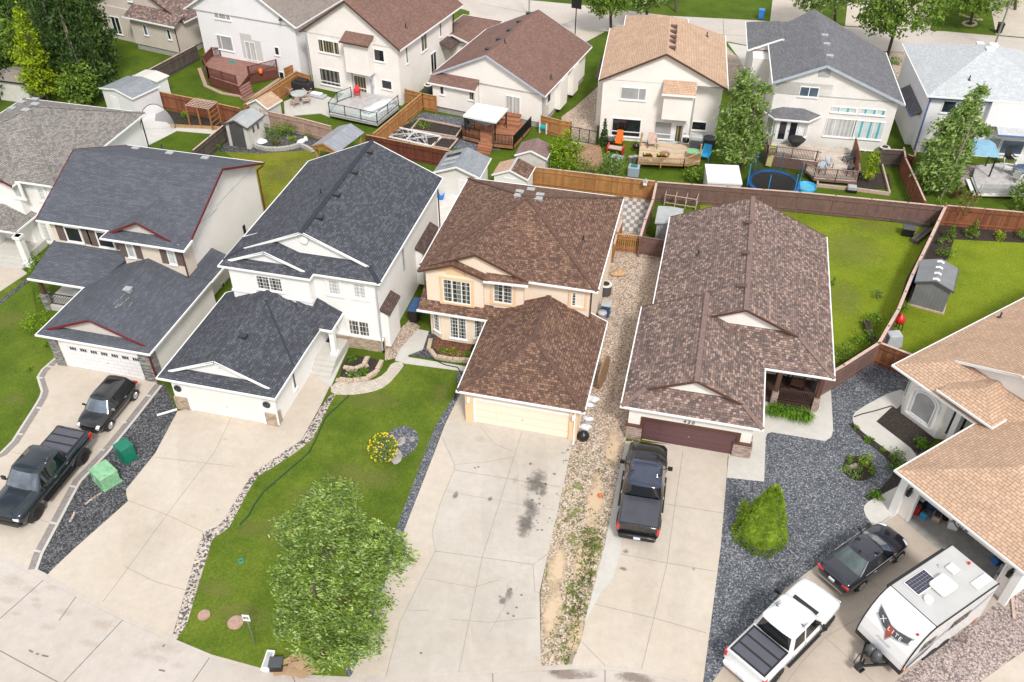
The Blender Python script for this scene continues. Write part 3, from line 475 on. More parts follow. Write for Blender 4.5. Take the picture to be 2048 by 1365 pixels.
for i, (u, v, a_, b_) in enumerate(((1075, 960, 14, 16), (1085, 985, 8, 8), (1058, 1010, 9, 10), (1052, 1045, 14, 12))): blob(u, v, a_, b_, .0672, 'oil_soft', 'oil_stain', 40+i)
for i, (u, v, a_, b_) in enumerate(((1000, 1000, 26, 130), (1065, 1010, 22, 130), (985, 1230, 30, 90), (1040, 1225, 22, 90), (1290, 1180, 18, 110), (1360, 1180, 18, 110), (400, 900, 30, 90), (300, 1090, 40, 60), (160, 880, 40, 60), (1300, 1110, 30, 16))): blob(u, v, a_, b_, .0675, 'tyre_soft', 'tyre_mark', 50+i)
for i, (u, v, a_, b_) in enumerate(((350, 848, 4, 3), (388, 1035, 6, 3), (332, 909, 3, 2), (436, 1022, 4, 3), (1030, 962, 5, 8), (450, 760+120, 6, 3), (960, 880, 10, 6))): blob(u, v, a_, b_, .068, 'rust_soft', 'rust_stain', 70+i)
for i, (u, v, a_, b_) in enumerate(((430, 1180, 40, 16), (480, 1230, 60, 18), (560, 1060, 40, 30), (620, 1000, 40, 20), (740, 800, 60, 14), (880, 790, 14, 20), (700, 960, 50, 30), (850, 930, 12, 30), (500, 1060, 20, 18), (760, 960, 30, 20), (30, 800, 20, 12), (20, 640, 20, 20))): blob(u, v, a_, b_, .047 if u > 100 else .034, 'grass_soft', 'worn_grass', 5+i)
for i, (u, v, a_, b_) in enumerate(((1700, 500, 60, 30), (1600, 490, 40, 30), (1745, 455, 50, 10), (1690, 600, 30, 30), (560, 350, 30, 14), (600, 330, 30, 10))): blob(u, v, a_, b_, .033, 'grass_soft', 'worn_grass', 20+i)
for i, (u, v, a_, b_) in enumerate(((1115, 1140, 14, 40), (1105, 1230, 14, 50), (1165, 1120, 14, 40), (1190, 1010, 12, 60), (1150, 1270, 12, 40), (1225, 900, 14, 30))): blob(u, v, a_, b_, .0452, 'sand_soft', 'sandy_patch', 30+i)

for i, (u, v, a_, b_) in enumerate(((26, 1163, 26, 10), (71, 1200, 10, 4), (74, 1212, 12, 5), (102, 1176, 10, 6), (94, 1255, 16, 6), (205, 1250, 22, 10), (180, 1288, 22, 6), (330, 1296, 34, 10), (15, 1201, 18, 6), (282, 1310, 20, 9), (320, 1319, 18, 7), (358, 1332, 14, 6), (30, 1228, 12, 4), (60, 1180, 20, 6), (130, 1225, 20, 6))): blob(u, v, a_, b_, .012, 'rust_soft', 'rust_stain', 80+i)
# ------------------------------------------------------------- houses
REG = {'C': (.4177, 800, 330), 'D': (.403, 1200, 380), 'B': (.4396, 300, 250), 'A': (.3297, 0, 250), '1': (.2931, 0, 0), '2': (.2931, 400, 0), '3': (.2931, 800, 0),
       '4': (.2931, 1150, 0), '5': (.2931, 1536, 0), 'r': (.3444, 1600, 330), 'H': (.3663, 1600, 600), 'T': (.3164, 1400, 950), 'L': (.3665, 0, 650), 'P': (1, 0, 0)}
def zp(reg, x, y): a = REG[reg]; return a[1]+a[0]*x, a[2]+a[0]*y
class House:
    def __init__(s, name, label, o, a=0, cat='house', group=None):
        s.o = Vector((o[0], o[1], 0)); s.a = a; s.e = thing(name, label, cat, (o[0], o[1], 0), a, group); s.roofs = []; s.M = Matrix.Rotation(-a, 3, 'Z')
    def q(s, p):                                  # world -> house frame
        p = Vector(p); z = p.z; r = s.M@(Vector((p.x, p.y, 0))-s.o)+s.o; r.z = z; return r
    def fr(s, u, v, z): return s.q(at(u, v, z))
    def world(s, q):
        q = Vector(q); z = q.z; r = s.M.transposed()@(Vector((q.x, q.y, 0))-s.o)+s.o; r.z = z; return r
    def b(s, mb, name, mats, parent=None, **k):
        return mb.build(name, mats, parent or s.e, off=s.o, **k)
    def pbox(s, F, s0, s1, d0, d1, z0, z1, mb, mi=0):
        t = Vector((math.cos(F[2]), math.sin(F[2]), 0)); n = Vector((t.y, -t.x, 0)); o = Vector((F[0], F[1], 0))
        P = [o+t*a+n*b for a, b in ((s0, d1), (s1, d1), (s1, d0), (s0, d0))]
        mb.hexa([(p.x, p.y, z0) for p in P], [(p.x, p.y, z1) for p in P], mi)
    def hit(s, F, u, v):                           # pixel measurement -> (s, z) on the wall plane
        d = s.M@Vector((ray(u, v).x, ray(u, v).y, 0)); dz = ray(u, v).z; c = s.q((0, 0, 0)); c.z = 0
        t = Vector((math.cos(F[2]), math.sin(F[2]), 0)); n = Vector((t.y, -t.x, 0)); o = Vector((F[0], F[1], 0))
        k = (o-c).dot(n)/d.dot(n); p = c+d*k; return (p-o).dot(t), CH+dz*k
    def rect(s, F, reg, r):
        a = s.hit(F, *zp(reg, r[0], r[1])); b = s.hit(F, *zp(reg, r[2], r[3]))
        return round(min(a[0], b[0]), 2), round(max(a[0], b[0]), 2), round(min(a[1], b[1]), 2), round(max(a[1], b[1]), 2)
    def wall(s, poly, z0, z1, mat, name='wall'):
        mb = MB(); mb.prism(poly, z0, z1); return s.b(mb, name, mat)
    def win(s, F, reg, r, n=1, glass='glass', grid=None, frame='trim_white', sill=True, surround=None, xf=None, fw=.07, wide=None, arch=False, mats=None, low=0):
        s0, s1, z0, z1 = r if reg is None else s.rect(F, reg, r)
        mb = MB(); 
        for a, b, c, d in ((s0, s1, z1-fw, z1), (s0, s1, z0, z0+fw), (s0, s0+fw, z0+fw, z1-fw), (s1-fw, s1, z0+fw, z1-fw)): s.pbox(F, a, b, -.06, .055, c, d, mb)
        cuts = [s0+(s1-s0)*k/n for k in range(1, n)] if not wide else [s0+(s1-s0)*k for k in wide]
        zb = z0+low if low else z0
        for c in cuts: s.pbox(F, c-.035, c+.035, -.05, .045, z0+fw, z1-fw, mb)
        if low: s.pbox(F, s0+fw, s1-fw, -.05, .05, zb-.04, zb+.04, mb)
        w = s.b(mb, 'window', frame)
        mb = MB(); s.pbox(F, s0+.02, s1-.02, -.04, .015, z0+.02, z1-.02, mb); s.b(mb, 'pane', glass, w)
        if grid:
            gx, gz = grid; mb = MB()
            edges = [s0]+cuts+[s1]
            for a, b in zip(edges, edges[1:]):
                for k in range(1, gx): c = a+(b-a)*k/gx; s.pbox(F, c-.009, c+.009, 0, .03, z0+fw, z1-fw, mb)
            for k in range(1, gz): c = z0+(z1-z0)*k/gz; s.pbox(F, s0+fw, s1-fw, 0, .027, c-.009, c+.009, mb)
            s.b(mb, 'grille', frame, w)
        if sill and not surround: mb = MB(); s.pbox(F, s0-.06, s1+.06, 0, .1, z0-.07, z0-.003, mb); s.b(mb, 'sill', frame, w)
        if surround:
            mb = MB(); g = .16
            for a, b, c, d in ((s0-g, s1+g, z1+.003, z1+g), (s0-g-.05, s1+g+.05, z0-g, z0-.003), (s0-g, s0-.003, z0, z1), (s1+.003, s1+g, z0, z1)): s.pbox(F, a, b, -.02, .08, c, d, mb)
            s.b(mb, 'surround', surround, w)
        return w
    def door(s, F, reg, r, col='door_white', glass='glass', inset=(.18, .25), frame='trim_white', n=1):
        s0, s1, z0, z1 = r if reg is None else s.rect(F, reg, r)
        mb = MB(); s.pbox(F, s0, s1, -.02, .03, z0, z1, mb); d = s.b(mb, 'door', col)
        mb = MB()
        for a, b, c, e in ((s0-.09, s1+.09, z1+.002, z1+.1), (s0-.09, s0-.002, z0, z1), (s1+.002, s1+.09, z0, z1)): s.pbox(F, a, b, -.02, .06, c, e, mb)
        s.b(mb, 'door_frame', frame, d)
        if glass:
            mb = MB(); w_ = (s1-s0)/n
            for k in range(n): s.pbox(F, s0+w_*k+inset[0]*w_, s0+w_*(k+1)-inset[0]*w_, 0, .042, z0+inset[1]*(z1-z0), z1-.12*(z1-z0), mb)
            s.b(mb, 'pane', glass, d)
        mb = MB(); p0 = s1-.1 if n == 1 else (s0+s1)/2+.07; s.pbox(F, p0-.03, p0+.03, 0, .09, z0+.95, z0+1.1, mb); s.b(mb, 'handle', 'metal', d)
        return d
    def garage(s, F, reg, r, mat, frame='trim_white', lites=0, fw=.14):
        s0, s1, z0, z1 = r if reg is None else s.rect(F, reg, r); z0 = .06
        mb = MB(); s.pbox(F, s0, s1, -.05, .012, z0, z1, mb); d = s.b(mb, 'garage_door', mat)
        mb = MB()
        for a, b, c, e in ((s0-fw, s1+fw, z1+.002, z1+fw), (s0-fw, s0-.002, z0, z1), (s1+.002, s1+fw, z0, z1)): s.pbox(F, a, b, -.02, .06, c, e, mb)
        s.b(mb, 'door_frame', frame, d)
        mb = MB(); s.pbox(F, (s0+s1)/2-.05, (s0+s1)/2+.05, 0, .05, z0+.75, z0+.8, mb); s.b(mb, 'handle', 'metal', d)
        if lites:
            w_ = (s1-s0)/lites
            for k in range(lites):
                mb = MB()
                for j in (0, 1, 2): a = s0+w_*k+.12+j*(w_-.24)/3; s.pbox(F, a+.015, a+(w_-.24)/3-.015, 0, .022, z1-.3, z1-.1, mb)
                s.b(mb, 'pane', 'glass', d)
        return d
    def slab(s, F, s0, s1, d0, d1, z0, z1, mat, name): mb = MB(); s.pbox(F, s0, s1, d0, d1, z0, z1, mb); return s.b(mb, name, mat)
    def roof(s, x0, x1, y0, y1, ze, p, f=('g', 0), b=('g', 0), axis='y', mat='sh_navy', trim='trim_white', gmat='stucco_white', rake=None, over=.3, cap=None, name='roof', eaves='lrfb', gut=.12, gx=None):
        s.roofs.append((x0, x1, y0, y1, ze, p, f, b, axis)); rake = rake or trim
        T = (lambda x, y, z: (x, y, z)) if axis == 'y' else (lambda x, y, z: (y, x, z))
        if axis == 'x': x0, x1, y0, y1 = y0, y1, x0, x1
        xm = (x0+x1)/2; h = (x1-x0)/2; zr = ze+p*h; mb = MB(); gbs = []; rbs = []; cb = MB()
        def end(y, k, sp):                        # k=+1 towards larger y is inside
            t, d = sp
            if t == 'g': return [(x0, y, ze), (xm, y, zr)], [(x1, y, ze), (xm, y, zr)]
            if t == 'h': return [(x0, y, ze), (xm, y+k*d, zr)], [(x1, y, ze), (xm, y+k*d, zr)]
            return ([(x0, y, ze), (x0+d, y+k*d, ze+p*d), (xm, y+k*(d-.12), zr)], [(x1, y, ze), (x1-d, y+k*d, ze+p*d), (xm, y+k*(d-.12), zr)])
        fl, frr = end(y0, 1, f); bl, br = end(y1, -1, b)
        def F3(pts, m_, mi=0, flip=False):
            pts = [T(*q) for q in pts]; 
            n_ = (Vector(pts[1])-Vector(pts[0])).cross(Vector(pts[2])-Vector(pts[0]))
            if (n_.z < 0) : pts = pts[::-1]
            m_.face(pts, mi)
        F3(fl+bl[::-1], mb); F3(frr+br[::-1], mb)
        for y, k, (t, d) in ((y0, 1, f), (y1, -1, b)):
            if t == 'h': F3([(x0, y, ze), (xm, y+k*d, zr), (x1, y, ze)], mb)
            if t == 'd':
                q = .35; F3([(x0, y, ze), (x0+d, y+k*d, ze+p*d), (x0+d+q, y+k*(d+q), ze+p*(d+q)), (x1-d-q, y+k*(d+q), ze+p*(d+q)), (x1-d, y+k*d, ze+p*d), (x1, y, ze)], mb)
            if t in 'gd':
                dd = d if t == 'd' else 0; yy = y+k*(dd+(over if t == 'g' else .22)); g0 = .0 if t == 'd' else .0
                pts = [T(x0+dd+.12, yy, ze+p*dd-.02), T(xm, yy, zr-.08), T(x1-dd-.12, yy, ze+p*dd-.02)]
                if (k > 0) == (axis == 'y'): pts = pts[::-1]
                if t == 'g': pts = [T(x0+over*.6, yy, ze-.05)]*0+pts
                gb = MB(); gb.face(pts, 0); gbs.append(gb)
                for xa in (x0+dd, x1-dd):
                    yk = y+k*(dd-(.02 if t == 'g' else .05)); rb = MB(); rb.beam(T(xa, yk, ze+p*dd-.05), T(xm, yk, zr-.05), .05, .15); rbs.append(rb)
                if cap and t == 'd':
                    for xa, xb in ((x0, x0+d), (x1, x1-d)): cb.beam(T(xa, y, ze+.012), T(xb, y+k*d, ze+p*d+.012), .26, .03)
            if t == 'h' and cap:
                for xa in (x0, x1): cb.beam(T(xa, y, ze+.012), T(xm, y+k*d, zr+.012), .26, .03)
        ya = y0+(f[1] if f[0] in 'hd' else 0); yb = y1-(b[1] if b[0] in 'hd' else 0)
        if cap and yb-ya > .2: cb.beam(T(xm, ya-.1, zr+.012), T(xm, yb+.1, zr+.012), .28, .03)
        r = s.b(mb, name, mat)
        fb = MB(); g = gut*.55; lo, hi = ze-.11, ze+.0
        if 'l' in eaves: fb.box(*sorted((T(x0-g, y0, 0)[0], T(x0+.004, y1, 0)[0])), *sorted((T(x0-g, y0, 0)[1], T(x0+.004, y1, 0)[1])), lo, hi)
        if 'r' in eaves: fb.box(*sorted((T(x1-.004, y0, 0)[0], T(x1+g, y1, 0)[0])), *sorted((T(x1-.004, y0, 0)[1], T(x1+g, y1, 0)[1])), lo, hi)
        for y, k, (t, d), c in ((y0, -1, f, 'f'), (y1, 1, b, 'b')):
            if t != 'g' and c in eaves:
                a, e = sorted((y-k*.004, y+k*g)); A = T(x0-g, a, 0); B = T(x1+g, e, 0)
                fb.box(min(A[0], B[0]), max(A[0], B[0]), min(A[1], B[1]), max(A[1], B[1]), lo-.002, hi+.002)
        A = T(x0, y0+(over+.02 if f[0] == 'g' else 0), 0); B = T(x1, y1-(over+.02 if b[0] == 'g' else 0), 0); fb.face([(A[0], A[1], ze-.1), (A[0], B[1], ze-.1), (B[0], B[1], ze-.1), (B[0], A[1], ze-.1)])
        s.b(fb, 'fascia', trim, r)
        for rb in rbs: s.b(rb, 'rake_board', rake, r)
        for gb in gbs: s.b(gb, 'gable', gmat, r)
        if cb.f: s.b(cb, 'ridge_cap', cap, r)
        return r
    def skirt(s, poly, hts, mat, trim='trim_white', name='roof', fas=(), thick=.12):   # a free roof plane: polygon with a height for each corner
        mb = MB(); top = [(x, y, z) for (x, y), z in zip(poly, hts)]; n = len(top)
        nn = (Vector(top[1])-Vector(top[0])).cross(Vector(top[2])-Vector(top[0]))
        if nn.z < 0: top = top[::-1]; fas = [(n-1-j, n-1-i) for i, j in fas]
        mb.face(top); mb.face([(x, y, z-thick) for x, y, z in top][::-1])
        for i in range(n): a, b = top[i], top[(i+1) % n]; mb.face([(a[0], a[1], a[2]-thick), (b[0], b[1], b[2]-thick), b, a])
        r = s.b(mb, name, mat)
        if fas:
            fb = MB()
            for i, j in fas:
                a = Vector(top[i]); b = Vector(top[j]); d = (b-a).normalized(); o_ = Vector((d.y, -d.x, 0)).normalized()*.06
                fb.beam(a+o_-Vector((0, 0, .06))-d*.05, b+o_-Vector((0, 0, .06))+d*.05, .08, .13)
            s.b(fb, 'fascia', trim, r)
        return r
    def rz(s, x, y):
        z = -9
        for x0, x1, y0, y1, ze, p, f, b, ax in s.roofs:
            if x0 <= x <= x1 and y0 <= y <= y1:
                if ax == 'x': a0, a1, b0, b1, xx, yy = y0, y1, x0, x1, y, x
                else: a0, a1, b0, b1, xx, yy = x0, x1, y0, y1, x, y
                h = (a1-a0)/2; zz = ze+p*min(xx-a0, a1-xx)
                if f[0] == 'h': zz = min(zz, ze+p*h/f[1]*(yy-b0))
                if b[0] == 'h': zz = min(zz, ze+p*h/b[1]*(b1-yy))
                z = max(z, zz)
        return z
    def onroof(s, u, v):
        z = 11.0
        while z > 1.5:
            p = s.fr(u, v, z)
            if s.rz(p.x, p.y) >= z: return Vector((p.x, p.y, z))
            z -= .02
        return s.fr(u, v, 4)
    def vents(s, parent, reg, pts, mat='vent', kind='box', sz=(.34, .3, .14)):
        for x, y in pts:
            p = s.onroof(*zp(reg, x, y)); mb = MB()
            if kind == 'box':
                mb.box(p.x-sz[0]/2, p.x+sz[0]/2, p.y-sz[1]/2, p.y+sz[1]/2, p.z-.2, p.z+sz[2]*.6); mb.box(p.x-sz[0]/2-.03, p.x+sz[0]/2+.03, p.y-sz[1]/2-.03, p.y+sz[1]/2+.03, p.z+sz[2]*.6, p.z+sz[2])
                s.b(mb, 'roof_vent', mat, parent)
            else:
                mb.lathe((p.x, p.y, p.z-.1), [(.16, 0), (.14, .12), (.055, .2)]); mb.cyl((p.x, p.y, p.z), (p.x, p.y, p.z+.4), .05); s.b(mb, 'vent_pipe', mat, parent)
    def pipe(s, pts, mat='trim_white', name='downspout', w=.08):
        mb = MB()
        for a, b in zip(pts, pts[1:]): mb.beam(a, b, w, w*.8)
        return s.b(mb, name, mat)
def FR(x, y): return (x, y, 0)
def RI(x, y): return (x, y, math.pi/2)
def BK(x, y): return (x, y, math.pi)
def LE(x, y): return (x, y, -math.pi/2)
P_ = .443
# ---------------- house C : cream two-storey house under a brown hipped roof
h = House('two_storey_house', 'cream stucco house with peach trim under a mottled brown hipped roof', (-9.8, 43))
h.wall([(-15.0, 41.6), (-14.9, 41.6), (-11.4, 41.6), (-11.4, 41.9), (-9, 41.9), (-5.1, 41.75), (-5.1, 51.9), (-15.0, 51.9)], 0, 5.3, 'stucco_cream')
h.wall([(-15.0, 41.25), (-11.45, 41.25), (-11.45, 41.75), (-15.0, 41.75)], 3.0, 5.32, 'stucco_cream', 'bay')
h.wall([(-11.46, 41.5), (-9.05, 41.5), (-9.05, 42), (-11.46, 42)], 2.8, 5.3, 'stucco_cream', 'bay')
h.wall([(-10.75, 34.65), (-4.4, 34.65), (-4.4, 41.9), (-10.75, 41.9)], 0, 2.6, 'stucco_cream')
r = h.roof(-15.4, -4.7, 41.45, 52.25, 5.3, P_, ('h', 5.35), ('h', 5.35), mat='sh_brown', cap='sh_cap')
h.vents(r, 'C', [(573, 133), (566, 152), (671, 148), (663, 166), (627, 122)], 'vent_grey', sz=(.45, .3, .12)); h.vents(r, 'C', [(427, 375)], 'vent_grey', sz=(.45, .32, .12)); h.vents(r, 'C', [(877, 365)], 'vent', 'pipe')
h.roof(-15.35, -11.1, 40.95, 46.5, 5.3, .37, ('g', 0), ('g', 0), mat='sh_brown', trim='trim_brown', gmat='stucco_peach', over=.28, eaves='l')
r = h.roof(-15.1, -8.75, 41.3, 47.5, 5.38, P_, ('g', 0), ('g', 0), mat='sh_brown', trim='trim_brown', gmat='stucco_cream', over=.18, eaves='', cap=None)
h.skirt([(-11.3, 40.95), (-8.75, 41.1), (-8.75, 42.2), (-11.3, 42.2)], [5.28, 5.28, 5.8, 5.8], 'sh_brown', fas=[(0, 1)])
F = FR(-15, 41.25)
w1 = h.win(F, 'C', (203, 542, 342, 672), 3, 'glass_curtain', (2, 5), surround='stucco_peach')
p = h.hit(F, *zp('C', 272, 535)); mb = MB()
pts = [(F[0]+p[0]+.55*math.cos(a), p[1]+.12+.42*math.sin(a)) for a in [math.pi*k/10 for k in range(11)]]
mb.face([(x, F[1]-.03, z) for x, z in pts]); 
for a, b in zip(pts, pts[1:]): mb.beam((a[0], F[1]-.03, a[1]), (b[0], F[1]-.03, b[1]), .06, .08)
h.b(mb, 'arch_moulding', 'stucco_peach', w1)
h.win(FR(-11.4, 41.5), 'C', (447, 563, 540, 668), 2, 'glass_curtain', (2, 5), surround='stucco_peach')
h.win(FR(-9, 41.8), 'C', (823, 607, 880, 683), 1, 'glass_curtain', (3, 5), surround='stucco_peach')
# lower bay window, front porch roof
h.wall([(-14.9, 42), (-14.75, 41.35), (-14.1, 40.95), (-12.1, 40.95), (-11.55, 41.35), (-11.4, 42)], .25, 2.7, 'stucco_cream', 'bay')
h.win(FR(-14.1, 40.95), 'C', (236, 722, 322, 838), 2, 'glass_curtain', (3, 6), surround=None)
h.win((-12.1, 40.95, math.atan2(.4, .55)), None, (.08, .6, .75, 2.3), 1, 'glass_curtain', (3, 6)); h.win((-14.75, 41.35, math.atan2(-.4, .65)), None, (.1, .66, .75, 2.3), 1, 'glass_curtain', (3, 6))
h.skirt([(-15.45, 40.65), (-10.9, 40.65), (-10.9, 41.9), (-15.45, 42.4)], [2.62, 2.62, 3.3, 3.55], 'sh_brown', fas=[(0, 1)])
h.skirt([(-15.45, 41.4), (-11, 41.4), (-9, 41.6), (-5.1, 41.6), (-4.2, 41.9), (-4.2, 41), (-11, 40.8)], [3.05, 3.05, 3.05, 3.05, 2.62, 2.62, 2.8], 'sh_brown')
r = h.roof(-11.1, -4.05, 34.25, 42.2, 2.6, .455, ('h', 3.52), ('g', 0), mat='sh_brown', cap='sh_cap', eaves='lrf', gmat='stucco_cream')
F = FR(-10.75, 34.65)
h.garage(F, 'C', (362, 1122, 812, 1318), 'gdoor_peach', fw=.16)
for a in (-10.75, -4.85): h.slab(FR(a, 34.65), 0 if a < -9 else 0, .45, -.02, .14, 0, 2.4, 'stucco_peach', 'corner_pilaster')
h.slab(F, 0, 6.35, -.02, .09, 2.28, 2.5, 'stucco_peach', 'band')
for a in (-10.52, -4.62):
    mb = MB(); mb.box(a-.07, a+.07, 34.3, 34.5, 1.75, 2.0); mb.cyl((a, 34.4, 2.0), (a, 34.4, 2.08), .1, .02); h.b(mb, 'wall_lamp', 'white_pl')
h.pipe([(-4.55, 34.4, 2.5), (-4.55, 34.5, .2), (-4.5, 34.1, .12)], 'trim_white'); h.pipe([(-5.05, 41.7, 5.2), (-5.05, 41.7, 2.9)], 'trim_brown')
# ---------------- house D : long bungalow
h = House('bungalow', 'long single-storey house with mottled brown shingles, plum garage door and number 430', (3.7, 45))
h.wall([(-1.15, 43.3), (8.6, 43.3), (8.6, 54.6), (-1.15, 54.6)], 0, 2.6, 'stucco_offwhite'); h.wall([(5.6, 43.3), (8.6, 43.3), (8.6, 42.4), (5.6, 42.4)], 0, 2.6, 'stucco_offwhite')
h.wall([(-1.75, 35.55), (4.85, 35.55), (4.85, 43.4), (-1.75, 43.4)], 0, 2.6, 'stucco_offwhite')
r = h.roof(-1.55, 9.05, 40.2, 55.0, 2.6, P_, ('d', 2.1), ('g', 0), mat='sh_mix', cap='sh_cap2', trim='trim_white', rake='trim_brown', gmat='stucco_offwhite', eaves='lrf')
h.vents(r, 'D', [(735, 168), (723, 320), (708, 484)], 'vent_brown', sz=(.4, .3, .18)); h.vents(r, 'D', [(487, 325)], 'vent', 'pipe')
r = h.roof(-2.2, 5.25, 35.2, 44.2, 2.6, P_, ('d', 1.15), ('g', 0), mat='sh_mix', cap='sh_cap2', trim='trim_white', rake='trim_brown', gmat='stucco_offwhite', eaves='lrf')
F = FR(-1.75, 35.55); g = h.garage(F, 'D', (222, 1140, 655, 1322), 'gdoor_plum', 'trim_brown', fw=.2)
for a, b in ((-1.8, -.95), (4.0, 4.9)):
    h.slab(FR(0, 35.55), a, b, -.1, .12, .0, 1.0, 'stone_rose', 'stone_pier'); h.slab(FR(0, 35.55), a-.04, b+.04, -.1, .17, 1.003, 1.1, 'trim_brown', 'pier_cap')
h.slab(FR(0, 35.55), 4.903, 5.0, -.8, .11, 0, .99, 'stone_rose', 'stone_pier')
# house number over the garage door
def text(name, s, loc, size, mat, parent, rot=(R(90), 0, 0), ext=.01, off=(0, 0, 0), sp=1):
    c = bpy.data.curves.new(name, 'FONT'); c.body = s; c.size = size; c.extrude = ext; c.align_x = 'CENTER'; c.align_y = 'CENTER'; c.space_character = sp; c.materials.append(MATS[mat])
    t_ = bpy.data.objects.new(name, c); COL.objects.link(t_); bpy.context.view_layer.update(); me = bpy.data.meshes.new_from_object(t_.evaluated_get(bpy.context.evaluated_depsgraph_get())); bpy.data.objects.remove(t_); o = bpy.data.objects.new(name, me); COL.objects.link(o); o.parent = parent; o.location = Vector(loc)-Vector(off); o.rotation_euler = rot
    return o
px = h.hit(F, *zp('D', 443, 1152)); text('house_number', '430', (F[0]+px[0], F[1]-.05, px[1]), .3, 'decal_dark', h.e, off=h.o, sp=1.5)
# porch of house D
pb = MB(); pb.box(5.3, 8.7, 40.25, 43.3, .0, .4); h.b(pb, 'porch_floor', 'porch_brown')
for x in (6.15, 8.45):
    mb = MB(); mb.box(x-.17, x+.17, 40.0, 40.34, 0, 1.1, 0); mb.box(x-.12, x+.12, 40.05, 40.29, 1.1, 2.5, 1); h.b(mb, 'porch_post', ['stone_rose', 'trim_brown'])
mb = MB()
mb.beam((6.32, 40.17, 1.3), (8.28, 40.17, 1.3), .1, .07); mb.beam((6.32, 40.17, .55), (8.28, 40.17, .55), .06, .06)
for k in range(20): x = 6.37+k*.098; mb.box(x-.02, x+.02, 40.15, 40.19, .55, 1.27)
mb.box(6.32, 8.28, 40.1, 40.22, .05, .4); h.b(mb, 'porch_railing', 'porch_brown')
mb = MB(); mb.box(5.35, 5.45, 40.4, 43.2, .1, .35); h.b(mb, 'porch_step', 'deck_edge_red')
h.door(FR(5.3, 43.28), None, (.2, 1.1, .45, 2.45), 'trim_brown'); h.win(FR(5.3, 42.38), None, (1.2, 2.6, 1.0, 2.3), 2, 'glass')
h.wall([(5.25, 40.25), (9.0, 40.26), (9.0, 40.4), (5.25, 40.4)], 2.38, 2.56, 'trim_brown', 'porch_beam')
# ---------------- house B : white house, navy roof
h = House('two_storey_house', 'white stucco house with navy shingle roof, ivory garage door and white porch column', (-22, 42))
h.wall([(-26.3, 38.9), (-21.4, 38.9), (-21.4, 39.25), (-17.4, 39.25), (-17.4, 51.1), (-26.3, 51.1)], 0, 5.5, 'stucco_bright')
h.wall([(-26.4, 38.55), (-21.3, 38.55), (-21.3, 39.3), (-26.4, 39.3)], 3.1, 5.5, 'stucco_bright', 'upper_bay')
h.slab(FR(-26.4, 38.55), -.06, 5.16, -.1, .07, 3.6, 3.75, 'stucco_bright', 'band')
h.wall([(-27.1, 31.7), (-20.9, 31.7), (-20.9, 39.3), (-27.1, 39.3)], 0, 2.6, 'stucco_bright')
r = h.roof(-26.82, -17.02, 38.9, 51.45, 5.5, P_, ('d', .95), ('g', 0), mat='sh_navy', trim='trim_white', gmat='stucco_bright', cap='sh_capdark')
h.vents(r, 'B', [(997, 127), (930, 220), (850, 322), (770, 426)], 'vent', sz=(.4, .32, .16)); h.vents(r, 'B', [(778, 318)], 'vent', 'pipe')
g = h.roof(-26.85, -21.1, 38.35, 41.5, 5.5, .40, ('d', .45), ('g', 0), mat='sh_navy', trim='trim_white', gmat='stucco_bright', eaves='lrf')
mb = MB(); mb.cyl((-21.9, 40.0, 7.05), (-21.9, 39.9, 7.05), .26, seg=20); h.b(mb, 'gable_vent', 'trim_white')
F = FR(-26.4, 38.55); h.win(F, 'B', (478, 680, 610, 762), 2, 'glass_curtain', (4, 4)); F = FR(-21.4, 39.25)
h.win(F, 'B', (808, 702, 872, 776), 1, 'glass_sheer', (4, 4), surround='stucco_bright'); h.win(F, 'B', (920, 717, 988, 793), 1, 'glass_sheer', (4, 4), surround='stucco_bright')
h.win(F, 'B', (900, 882, 1008, 995), 2, 'glass_curtain', (3, 4), surround='stucco_bright')
h.slab(F, .7, 4.1, -.02, .12, .0, .95, 'stone_tan', 'stone_base'); h.slab(F, .65, 4.15, -.02, .18, .953, 1.08, 'stucco_bright', 'base_cap')
h.slab(RI(-17.4, 39.13), 0, .9, -.02, .1, .0, .95, 'stone_tan', 'stone_base')
# right side: windows, box-outs with their own small roofs
Fr = RI(-17.4, 39.25); h.win(Fr, 'B', (1143, 570, 1158, 655), 1, 'glass', frame='trim_grey', sill=False)
for rg, y0_, y1_, zz in (((1055, 740, 1135, 1000), 0, 0, 0), ((1205, 452, 1300, 740), 0, 0, 0)):
    pass
for y0_, y1_, zt in ((39.5, 41.3, 2.85), (46.2, 49.3, 2.9)):
    h.wall([(-17.45, y0_), (-16.95, y0_), (-16.95, y1_), (-17.45, y1_)], .25, zt, 'stucco_bright', 'box_out')
    h.skirt([(-17.41, y0_-.1), (-16.8, y0_-.1), (-16.8, y1_+.1), (-17.41, y1_+.1)], [zt+.35, zt, zt, zt+.35], 'sh_darkbrown')
# garage
r = h.roof(-27.55, -20.5, 31.3, 39.4, 2.6, .43, ('d', .5), ('g', 0), mat='sh_navy', trim='trim_white', gmat='stucco_bright', cap=None, eaves='lrf')
h.vents(r, 'B', [(424, 966)], 'vent', sz=(.4, .32, .16))
mb = MB(); mb.cyl((-24.0, 32.0, 3.65), (-24.0, 31.93, 3.65), .16, seg=16); h.b(mb, 'gable_vent', 'trim_white')
mb = MB(); a = h.onroof(*zp('B', 527, 800)); b = h.onroof(*zp('B', 655, 1100)); mb.beam(a+Vector((0, 0, .03)), b+Vector((0, 0, .03)), .1, .05); h.b(mb, 'valley_flashing', 'sh_capdark', r)
F = FR(-27.1, 31.7); h.garage(F, 'B', (172, 1192, 520, 1345), 'gdoor_ivory', fw=.16)
for a, b in ((-27.15, -26.35), (-21.55, -20.85)):
    h.slab(FR(0, 31.7), a, b, -.1, .1, 0, .95, 'stone_tan', 'stone_pier')
h.slab(RI(-20.9, 31.62), 0, .5, -.1, .07, 0, .94, 'stone_tan', 'stone_pier')
